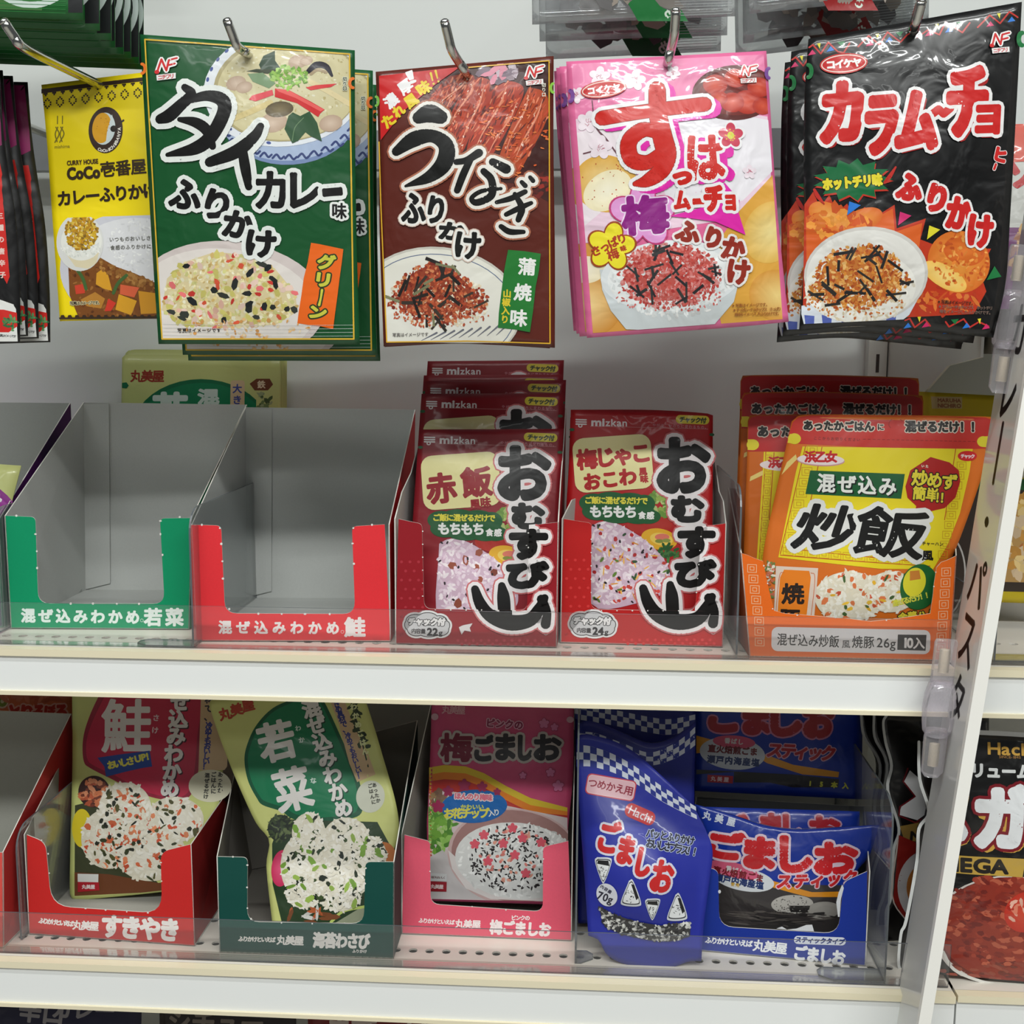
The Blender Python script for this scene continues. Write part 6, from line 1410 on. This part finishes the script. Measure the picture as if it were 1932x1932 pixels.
P.use('refill_label'); P.poly(P.rr_pts(156, 606, 482, 742, 30, rot=10), (196, 60, 80)); P.poly(P.rr_pts(163, 613, 475, 735, 26, rot=10), (232, 190, 196)); P.poly(P.rr_pts(170, 620, 468, 728, 22, rot=10), (226, 182, 190)); P.sub('label_lettering'); P.txt('つめかえ用', (202, 645), (436, 696), 64, (150, 36, 60), w=3)
P.use('brand_mark'); P.poly(P.rr_pts(405, 802, 612, 892, 40, rot=24), (196, 30, 34)); P.txt('Hachi', (436, 812), (582, 882), 76, (226, 214, 220), w=2)
P.use('title_lettering'); O = [(14, (206, 206, 220))]
for c, b, r in (('ご', (240, 880, 380, 1095), 10), ('ま', (362, 975, 468, 1165), 12), ('し', (478, 1050, 575, 1240), 12), ('お', (572, 1130, 722, 1340), 12)): P.ch(c, *b, (196, 34, 34), 23, O, rot=r)
P.txt('パッとふりかけ', (570, 965), (840, 1020), 60, (16, 18, 40), w=5, out=[(4, (170, 180, 210))], sx=.85); P.txt('おいしさプラス！！', (568, 1025), (876, 1096), 64, (16, 18, 40), w=5, out=[(4, (170, 180, 210))], sx=.8)
P.use('rice_ball_icons')
for x, y, w_, h_, r in ((268, 1196, 56, 78, 4), (446, 1345, 66, 84, -8), (584, 1442, 50, 68, 4), (746, 1442, 68, 88, 6)):
    up = r < 0 or x > 700
    tri = [(-.2, -1), (.2, -1), (.95, .6), (.7, .98), (-.7, .98), (-.95, .6)] if up else [(-.7, -.98), (.7, -.98), (.95, -.6), (.2, 1), (-.2, 1), (-.95, -.6)]
    for ex, c in ((1.0, (206, 210, 216)), (.86, (40, 40, 44)), (.78, (226, 228, 228))): P.poly(smooth_path([(x + u * w_ * ex, y + v * h_ * ex) for u, v in tri + tri[:1]], 5)[:-1], c)
    P.poly([(x - w_ * .6, y - h_ * .74), (x + w_ * .6, y - h_ * .74), (x + w_ * .7, y - h_ * .3), (x - w_ * .7, y - h_ * .44)] if not up else [(x + w_ * .0, y - h_ * .74), (x + w_ * .3, y - h_ * .7), (x + w_ * .74, y + h_ * .3), (x + w_ * .5, y + h_ * .5)], (30, 30, 32))
    P.bits((x - (8 if up else 0), y + 18, w_ * .5, h_ * .5), 14, (10, 15), (3, 5), ((60, 60, 64),), int(x), sides=4)
P.use('weight_badge'); P.ell(292, 1364, 66, 78, (214, 216, 224), -20); P.txt('内容量', (262, 1312), (310, 1340), 26, (60, 60, 80), w=2); P.txt('70g', (232, 1366), (328, 1396), 74, (44, 44, 60), w=4)
P.use('sesame_window'); win = [(236, 1440), (330, 1490), (460, 1530), (640, 1560), (836, 1540), (832, 1640), (700, 1672), (560, 1664), (400, 1630), (280, 1580)]
P.poly(win, (58, 58, 58)); P.clip = None; P.bits(win, 300, (14, 34), (10, 24), ((196, 196, 190), (150, 150, 146), (40, 40, 42), (60, 58, 56), (220, 220, 214)), 180)
P.finish()
Q = Pack('refill_pouch', 'blue refill pouch behind the front one with a sagging checker top', 'pouch', 'blue refill pouches',
         [(108, 260), (872, 260), (860, 1560), (110, 1560)], 0.062, 0.085, (26, 36, 130), bulge=0.008, frame=fr, mat=SATIN,
         edges={'top': [(108, 270), (140, 246), (220, 250), (400, 320), (560, 384), (700, 360), (800, 300), (872, 240)], 'left': [(108, 270), (100, 600), (106, 1560)], 'right': [(872, 240), (862, 700), (858, 1560)], 'bottom': [(106, 1560), (858, 1560)]})
checks(Q, [(108, 312), (220, 320), (400, 384), (560, 440), (700, 400), (800, 340), (868, 280)], lambda u: (0, 40 + 80 * u if u > .3 else 30 + 110 * u), 18, 3); Q.finish()
Q = Pack('refill_pouch', 'blue refill pouch at the back under the shelf rail', 'pouch', 'blue refill pouches',
         [(84, 60), (872, 60), (860, 1500), (84, 1500)], 0.095, 0.115, (24, 34, 124), bulge=0.006, frame=fr, mat=SATIN, nx=18, ny=20)
checks(Q, [(84, 128), (300, 160), (560, 210), (700, 226), (868, 200)], lambda u: (0, 100), 20, 3); Q.finish()

# ---- blue stick-type box
fr = (1280, 1290, 3.275); BB = (20, 50, 150)
B = Box('display_box', 'blue sesame-salt stick box with torn window holding striped packets', 'furikake boxes', (20, 1660), (1156, 1758), SHELF2, 0.095,
        cutout((60, 1120), (246, 1150), (252, 1500), (988, 1545), (1020, 1225), (1166, 1160), 90, ((20, 1660), (1156, 1758))), (110, 700), (1150, 760), BB, (130, 130, 130), frame=fr, yl=(0.040, 0.026))
B.use('lettering'); WT2 = (244, 246, 250)
B.txt('ふりかけといえば', (186, 1584), (438, 1606), 42, WT2, w=4); B.part('maker_lettering'); B.txt('丸美屋', (498, 1618), (636, 1634), 76, WT2, w=5); B.part('product_lettering'); B.poly(B.rr_pts(714, 1562, 1034, 1612, 24, rot=2), (222, 226, 236)); B.txt('スティックタイプ', (742, 1580), (1008, 1594), 38, (30, 50, 130), w=4, shear=.15); B.txt('ごましお', (752, 1664), (988, 1692), 96, WT2, w=11, sx=.9)
B.use('torn_edge'); B.poly([(1012, 1240), (1022, 1262), (1004, 1330), (996, 1440), (986, 1440), (975, 1350), (990, 1290)], (214, 216, 220)); B.part('torn_edge'); B.poly([(605, 1512), (640, 1500), (670, 1518), (730, 1512), (790, 1490), (826, 1488), (838, 1530), (740, 1526)], (214, 216, 220)); B.part('torn_nub'); B.ell(254, 1284, 9, 12, (214, 216, 220), n=8)
B.finish()
P = Pack('sesame_stick_packet', 'blue sesame-salt stick packet slumping at the front of the blue box', 'packet', 'blue stick packets', [(100, 745), (1240, 872), (1020, 1540), (240, 1510)], 0.052, 0.062, BB, bulge=0.007, frame=fr, mat=CRINKLE, yaw=-6,
         edges={'top': [(100, 745), (300, 800), (520, 870), (700, 896), (900, 892), (1240, 872)], 'left': [(100, 745), (150, 900), (210, 1120), (240, 1510)], 'right': [(1240, 872), (1180, 1060), (1080, 1200), (1020, 1540)]})
P.use('window_print'); P.clip = P.px([(200, 1180), (1060, 1240), (1010, 1535), (245, 1505)]).tolist(); P.poly([(200, 1180), (1060, 1240), (1010, 1535), (245, 1505)], (58, 54, 54)); P.ell(700, 1345, 130, 60, (176, 172, 166)); P.ell(890, 1390, 110, 55, (150, 146, 140)); P.poly([(675, 1350), (810, 1356), (800, 1400), (690, 1392)], (36, 34, 34)); P.bits((700, 1340, 110, 44), 40, (6, 10), (4, 7), ((70, 66, 64),), 190); P.bits((600, 1440, 360, 50), 60, (40, 160), (6, 16), ((76, 70, 68), (96, 90, 86), (44, 42, 42)), 191, ang=(4, 6))
P.clip = None
P.use('yellow_swoosh'); P.poly([(225, 1150), (540, 1190), (620, 1210), (820, 1270), (1000, 1276), (985, 1310), (800, 1300), (620, 1250), (500, 1220), (230, 1190)], (216, 140, 30))
P.use('product_oval'); P.ell(400, 1196, 190, 70, (206, 210, 214), 8); P.ell(340, 1140, 160, 46, (206, 90, 120), 12); P.txt('香ばし', (310, 1132), (390, 1150), 36, (206, 206, 206), w=3); P.txt('直火焙煎ごま', (240, 1146), (500, 1186), 50, (120, 30, 40), w=5); P.txt('瀬戸内海産塩', (250, 1192), (500, 1228), 50, (30, 50, 100), w=5); P.txt('使用', (335, 1228), (365, 1232), 24, (190, 150, 40), w=2)
P.use('title_lettering'); O = [(14, (222, 200, 214))]
for c, b, r in (('ご', (176, 900, 420, 1080), 6), ('ま', (400, 930, 600, 1135), 4), ('し', (620, 925, 826, 1150), 0), ('お', (830, 966, 1110, 1170), 2)): P.ch(c, *b, (200, 34, 40), 33, O, rot=r)
P.txt('スティック', (650, 1200), (1060, 1190), 96, (200, 34, 40), w=11, out=[(7, (222, 190, 206))], shear=.15)
P.txt('丸美屋', (178, 812), (326, 846), 54, (206, 214, 230), w=4); P.finish(); STK = P
def back_stick(quad, yb, yt, label, dark):
    Q = Pack('sesame_stick_packet', label, 'packet', 'blue stick packets', quad, yb, yt, BB, bulge=0.005, frame=fr, mat=FILM, nx=18, ny=18)
    return Q
Q = back_stick([(130, 760), (1120, 790), (1110, 1400), (130, 1400)], 0.075, 0.085, 'blue stick packet just behind the slumped one, only its top showing', 0)
Q.use('title_lettering')
for c, b in zip('ごましお', ((250, 800, 430, 960), (500, 795, 640, 960), (640, 800, 760, 960), (800, 810, 1000, 970))): Q.ch(c, *b, (170, 30, 44), 26, [(10, (190, 150, 176))])
Q.finish()
Q = back_stick([(100, 10), (1140, 60), (1132, 715), (90, 662)], 0.105, 0.130, 'large blue stick packet standing at the back under the rail', 0)
Q.use('title_lettering'); O = [(10, (190, 120, 150))]
for c, b in zip('ごましお', ((180, 80, 400, 305), (390, 100, 570, 320), (560, 100, 760, 330), (760, 110, 960, 340))): Q.ch(c, *b, (160, 30, 44), 33, O)
Q.use('yellow_swoosh'); Q.poly([(110, 320), (540, 440), (700, 500), (990, 545), (985, 578), (760, 560), (540, 490), (400, 400), (110, 430)], (206, 140, 30)); Q.use('product_oval'); Q.ell(330, 430, 200, 100, (190, 196, 204), 6); Q.ell(340, 360, 130, 40, (200, 80, 110), 4); Q.txt('香ばし', (300, 352), (380, 360), 36, (206, 206, 206), w=3); Q.txt('直火焙煎ごま', (205, 400), (460, 420), 50, (110, 30, 40), w=5); Q.txt('瀬戸内海産塩', (200, 466), (470, 486), 50, (30, 50, 100), w=5)
Q.use('sub_title'); Q.txt('スティック', (590, 410), (920, 430), 100, (176, 34, 44), w=10, out=[(6, (206, 160, 180))], shear=.15)
Q.use('window_print'); Q.poly([(110, 530), (700, 560), (990, 590), (985, 640), (700, 640), (560, 610), (340, 610), (340, 545), (110, 560)], (36, 34, 36)); Q.use('maker_badge'); Q.poly([(178, 562), (336, 570), (334, 616), (178, 608)], (170, 24, 40)); Q.txt('丸美屋', (214, 586), (294, 592), 32, (226, 200, 206), w=2); Q.use('count_lettering'); Q.txt('15本入', (820, 615), (1030, 630), 40, (206, 206, 60), w=5)
Q.finish()

# ---- black retort pouches beside and behind the sign
fr = (1600, 1290, 3.009)
P = Pack('retort_pouch', 'black meat sauce pouch with white border, first of the stack beside the sign', 'pouch', 'black meat sauce pouches', [(400, 330), (1060, 330), (1040, 1700), (285, 1640)], 0.040, 0.050, (14, 12, 12), bulge=0.006, frame=fr, mat=CRINKLE, yaw=18,
         edges={'left': [(400, 330), (402, 540), (448, 720), (395, 820), (385, 1000), (330, 1340), (300, 1420), (285, 1600), (330, 1640)], 'bottom': [(330, 1640), (1040, 1700)]})
P.use('face_print'); P.poly([(420, 860), (1040, 800), (1030, 1640), (318, 1610), (350, 1360), (400, 1000)], (150, 36, 24))
P.use('border_line'); P.stroke([(402, 330), (404, 540), (446, 720), (396, 820), (384, 1000), (328, 1340), (300, 1420), (288, 1600), (330, 1632)], [16] * 9, (226, 228, 226)); P.stroke([(408, 1000), (352, 1370), (322, 1620)], [8, 16, 20], (180, 40, 28)); P.finish()
def rp(q, yb, yt, edge, label, face):
    Q = Pack('retort_pouch', label, 'pouch', 'black meat sauce pouches', q, yb, yt, (14, 12, 12), bulge=0.008, frame=fr, mat=CRINKLE, edges={'left': edge}, yaw=14)
    Q.use('border_line'); Q.stroke(edge, 14, (206, 208, 206))
    if face:
        Q.use('title_lettering'); Q.poly([(300, 545), (330, 480), (420, 560), (440, 700), (370, 760), (275, 735), (290, 680), (358, 625)], (226, 226, 228)); Q.stroke([(320, 470), (296, 545), (356, 625), (280, 690), (276, 740), (360, 775), (440, 720)], 8, (110, 20, 30), smooth=False)
        Q.use('gold_band'); Q.poly([(280, 800), (460, 750), (460, 900), (300, 870)], (150, 120, 60)); Q.txt('MEGA', (330, 850), (560, 870), 70, (30, 26, 22), w=7)
        Q.use('face_print'); Q.poly([(275, 850), (470, 930), (450, 1400), (330, 1360), (250, 1220)], (140, 30, 24)); Q.ell(420, 1140, 150, 210, (196, 190, 190)); Q.ell(450, 1140, 135, 160, (180, 110, 50)); Q.stroke([(270, 880), (245, 1200), (330, 1350)], 7, (206, 190, 180))
    Q.finish()
rp([(205, 180), (800, 180), (800, 1560), (215, 1480)], 0.070, 0.080, [(220, 178), (200, 220), (212, 330), (240, 460), (222, 600), (276, 810), (250, 940), (240, 1200), (215, 1300), (215, 1480)], 'black meat sauce pouch with large white lettering, second beside the sign', True)
rp([(150, 160), (700, 160), (700, 1500), (165, 1480)], 0.092, 0.102, [(148, 150), (150, 300), (210, 450), (185, 700), (230, 900), (200, 1180), (170, 1300), (165, 1480)], 'black meat sauce pouch third in the stack beside the sign', False)
rp([(75, 150), (600, 150), (600, 1460), (110, 1440)], 0.114, 0.124, [(72, 150), (90, 300), (165, 450), (140, 700), (170, 900), (130, 1100), (110, 1440)], 'black meat sauce pouch at the back of the stack', False)
P = Pack('retort_pouch', 'black meat sauce pouch with gold band in the next bay right of the sign', 'pouch', None, [(560, 262), (1500, 330), (1500, 1760), (520, 1650)], 0.010, 0.026, (12, 11, 11), bulge=0.008, frame=fr, mat=CRINKLE)
P.use('sauce_picture'); P.clip = P.px([(520, 1060), (1500, 1090), (1500, 1730), (520, 1650)]).tolist()
P.ell(900, 1400, 420, 330, (214, 206, 200), 0); P.ell(900, 1390, 400, 312, (110, 34, 24), 0); P.ell(900, 1380, 385, 300, (140, 44, 30), 0, (150, 54, 34)); P.bits((880, 1330, 360, 260), 330, (30, 80), (18, 40), ((146, 48, 32), (130, 40, 28), (158, 58, 38), (186, 92, 66), (114, 32, 24)), 200, ang=(5, 18), jit=(.94, 1.06))
P.bits((800, 1640, 300, 60), 40, (40, 90), (12, 26), ((110, 40, 30), (150, 70, 54)), 201, ang=(8, 10)); P.ell(990, 1270, 130, 110, (190, 50, 34), -30, (210, 80, 56)); P.bits((990, 1280, 110, 90), 30, (30, 60), (12, 24), ((226, 130, 104), (236, 180, 160), (170, 40, 28)), 202)
P.clip = None
P.use('border_line'); P.stroke([(722, 275), (1000, 290), (1500, 330)], 26, (214, 216, 216)); P.part('border_line'); P.stroke([(540, 1520), (600, 1620), (760, 1690), (975, 1726)], [14, 18, 16, 12], (222, 220, 214))
P.use('brand_mark'); P.txt('Hachi', (780, 362), (1050, 372), 92, (206, 160, 70), w=5); P.txt('SINCE・1845'.replace('・', '-'), (848, 408), (970, 412), 20, (150, 110, 60), w=1)
P.use('title_lettering'); P.txt('ボリュームたっぷり', (640, 480), (1330, 500), 86, (226, 228, 228), w=10)
for c, b in (('メ', (460, 560, 672, 925)), ('ガ', (700, 555, 1010, 925))):
    P.ch(c, b[0] + 12, b[1] + 16, b[2] + 16, b[3] + 20, (206, 160, 70), 84); P.ch(c, *b, (232, 234, 236), 50, [(18, (126, 22, 34))])
P.use('gold_band'); P.poly([(560, 966), (984, 972), (966, 1076), (560, 1066)], (196, 160, 70)); P.txt('MEGA', (520, 1018), (886, 1022), 106, (34, 28, 22), w=12)
P.finish()

# ================================================================== aisle sign on its clips
fr = (0, 0, 1)
s0, s1 = 0.006, -0.052                       # far and near edge of the sign panel
A0 = hit_y((1874, 760), s0); A1 = hit_y((1754, 1500), s0)
ax = unit(A0 - A1); 
root = tag(empty('aisle_sign', A1 + (A1 - A0) * 1.1), 'tilted white section sign with vertical black lettering clipped to the shelf rails', 'sign'); org = np.array(root.location)
U0 = A1 - ax * 0.30; U1 = A0 + ax * 0.42
near = hit_y((1868, 760), s1)
hvec = None
d_front = np.array([hit_y((1921, 760), s1)[0] - A0[0], s1 - s0, 0.0])
th = np.array([0.010, 0.0, 0.0])
V, Fc = [], []
q = [U0, U0 + d_front, U1 + d_front, U1]
SIGNM = plain('white_sign_board', (226, 226, 222), 0.12, 0, 0.01); SIGNE = plain('white_sign_edge', (246, 244, 238), 0.35, 0, 0.01)
slab_obj('sign_board', q, th * 0.25, [SIGNM], root, org)
w = np.array([hit_y((1946, 760), s1)[0] - hit_y((1921, 760), s1)[0], 0, 0])
e0 = [U0 + d_front, U0 + d_front + w, U1 + d_front + w, U1 + d_front]
slab_obj('front_strip', e0, (0, -0.004, 0), [SIGNE], root, org)
SG = Art(Sheet(A1, d_front, ax), root, PAINT); SG.org = org; SG.maxe = 0.05
nrm = np.cross(unit(d_front), ax)
if (CAM - A1) @ SG.sheet.n < 0: SG.h0, SG.step = -0.0002, -0.00002
SG.use('lettering')
LD = np.linalg.norm(d_front)
for c, y, sz in (('カ', 622, 84), ('レ', 730, 110), ('ー', 862, 118), ('・', 985, 60), ('パ', 1100, 84), ('ス', 1206, 96), ('タ', 1322, 84)):
    # the centre line of the board at this height
    t = SG.sheet.hit([[1898 - (y - 760) * 0.160, y]])[0]
    Vg, Tg, Eg = GL[c] if c != 'ー' else (np.array([[.46, .05], [.54, .05], [.54, .8], [.46, .8]]), np.array([[0, 1, 2], [0, 2, 3]]), None)
    k = 0.036 * sz / 90
    X = np.stack([(Vg[:, 0] - .5) * 0.040 + LD * .5, t[1] + (Vg[:, 1] - .38) * k], 1)
    off = SG.h0
    P3 = SG.sheet.pt(X, off)
    for du, dv in ((0, 0), (0.0009, 0), (-0.0009, 0), (0, 0.0007), (0, -0.0007)):
        P3 = SG.sheet.pt(X + np.array([du, dv]), off)
        SG.parts.setdefault('lettering', []).append((P3, Tg, np.tile(lin((36, 26, 24)), (len(P3), 1))))
SG.finish()
def clip(p0, p1, y, label):
    """clear ball-joint clip: upper tab, rounded body, lower tab"""
    a, b = hit_y(p0, y), hit_y(p1, y); ax_ = a - b; L = np.linalg.norm(ax_); u = ax_ / L
    r = tag(empty('sign_clip', b), label, 'clip', 'clear sign clips'); side = np.array([1, 0, 0.0]) - u * u[0]; side = unit(side); dp = np.array([0, 1.0, 0])
    def lathe(nm, prof, flat, seg=14, m=CLIPM):
        V, Fc = [], []
        for t, rr in prof:
            for k in range(seg):
                an = 2 * math.pi * k / seg; V.append(b + u * (t * L) + side * (rr * math.cos(an)) + dp * (rr * flat * math.sin(an)))
        for i in range(len(prof) - 1):
            for k in range(seg): Fc.append((i * seg + k, i * seg + (k + 1) % seg, (i + 1) * seg + (k + 1) % seg, (i + 1) * seg + k))
        Fc.append(tuple(range(seg))); Fc.append(tuple(range((len(prof) - 1) * seg, len(prof) * seg)))
        mesh_obj(nm, V, Fc, m, r, b, smooth=True)
    lathe('joint_body', [(.30, .0060), (.34, .0084), (.40, .0092), (.50, .0100), (.60, .0094), (.68, .0076), (.70, .005)], .8)
    lathe('upper_tab', [(.66, .0062), (.70, .0070), (.98, .0068), (1.0, .006)], .35)
    lathe('lower_tab', [(0, .004), (.04, .0066), (.30, .0072), (.36, .0060)], .35)
    lathe('adhesive_pad', [(.08, .003), (.09, .0032), (.24, .0032), (.25, .003)], .6, 4, CREAM)
    lathe('adhesive_pad', [(.76, .003), (.77, .0032), (.92, .0032), (.93, .003)], .6, 4, CREAM)
clip((1928, 462), (1885, 742), -0.022, 'clear ball-joint clip on the upper part of the sign')
clip((1786, 1206), (1757, 1466), -0.022, 'clear ball-joint clip at the middle shelf rail')

# ---- packs in the next bay seen right of the black chili packet
P = Pack('ready_meal_pack', 'purple and orange pack standing on the next bay shelf behind black chili packet', 'pack', None, [(1870, 240), (2120, 230), (2120, 600), (1860, 604)], 0.03, 0.05, (206, 206, 200), bulge=0.005, nx=12, ny=14)
P.use('face_print'); P.poly([(1872, 235), (2120, 230), (2120, 300), (1872, 310)], (206, 60, 24)); P.poly([(1862, 430), (1925, 432), (1915, 602), (1860, 602)], (110, 34, 104)); P.poly([(1916, 440), (2120, 430), (2120, 590), (1910, 594)], (196, 150, 90)); P.bits((1960, 490, 60, 60), 40, (16, 40), (10, 24), ((206, 160, 90), (150, 90, 50), (226, 196, 150)), 210)
P.use('title_lettering'); P.txt('ソース', (1925, 330), (2060, 326), 60, (190, 30, 34), w=8); P.finish()

# ---- dark packs on the shelf below, just under the bottom rail
def dark(x0, x1, y0, col, label, words, wc, seed):
    P = Pack('curry_box', label, 'pack', 'packs on the shelf below', [(x0, y0), (x1, y0 + (x1 - x0) * .035), (x1 - 6, y0 + 260), (x0 + 4, y0 + 250)], 0.10, 0.12, col, bulge=0.004, mat=SATIN, nx=12, ny=12)
    P.use('title_lettering')
    for i, (w_, x, y, s_) in enumerate(words): P.txt(w_, (x, y), (x + s_ * (len(w_) - 1), y + 4), s_, wc, w=s_ * .08)
    P.finish()
dark(-20, 268, 1850, (26, 24, 56), 'dark navy pack with grey lettering on the shelf below', [('辛口', 60, 1905, 44), ('カレー', 120, 1900, 40)], (150, 146, 150), 1)
dark(300, 560, 1862, (40, 30, 28), 'dark brown pack on the shelf below', [('シチュー', 340, 1925, 46)], (130, 120, 110), 2)
dark(580, 880, 1872, (120, 26, 24), 'dark red pack with pale lettering on the shelf below', [('まぜごはん', 640, 1930, 50)], (206, 190, 180), 3)
dark(900, 1250, 1880, (30, 40, 32), 'dark green pack on the shelf below', [('わかめ', 960, 1935, 50)], (130, 140, 110), 4)
dark(1270, 1600, 1892, (36, 28, 30), 'black pack on the shelf below', [('パスタ', 1320, 1945, 50)], (140, 130, 120), 5)

bpy.data.scenes.remove(GSC)
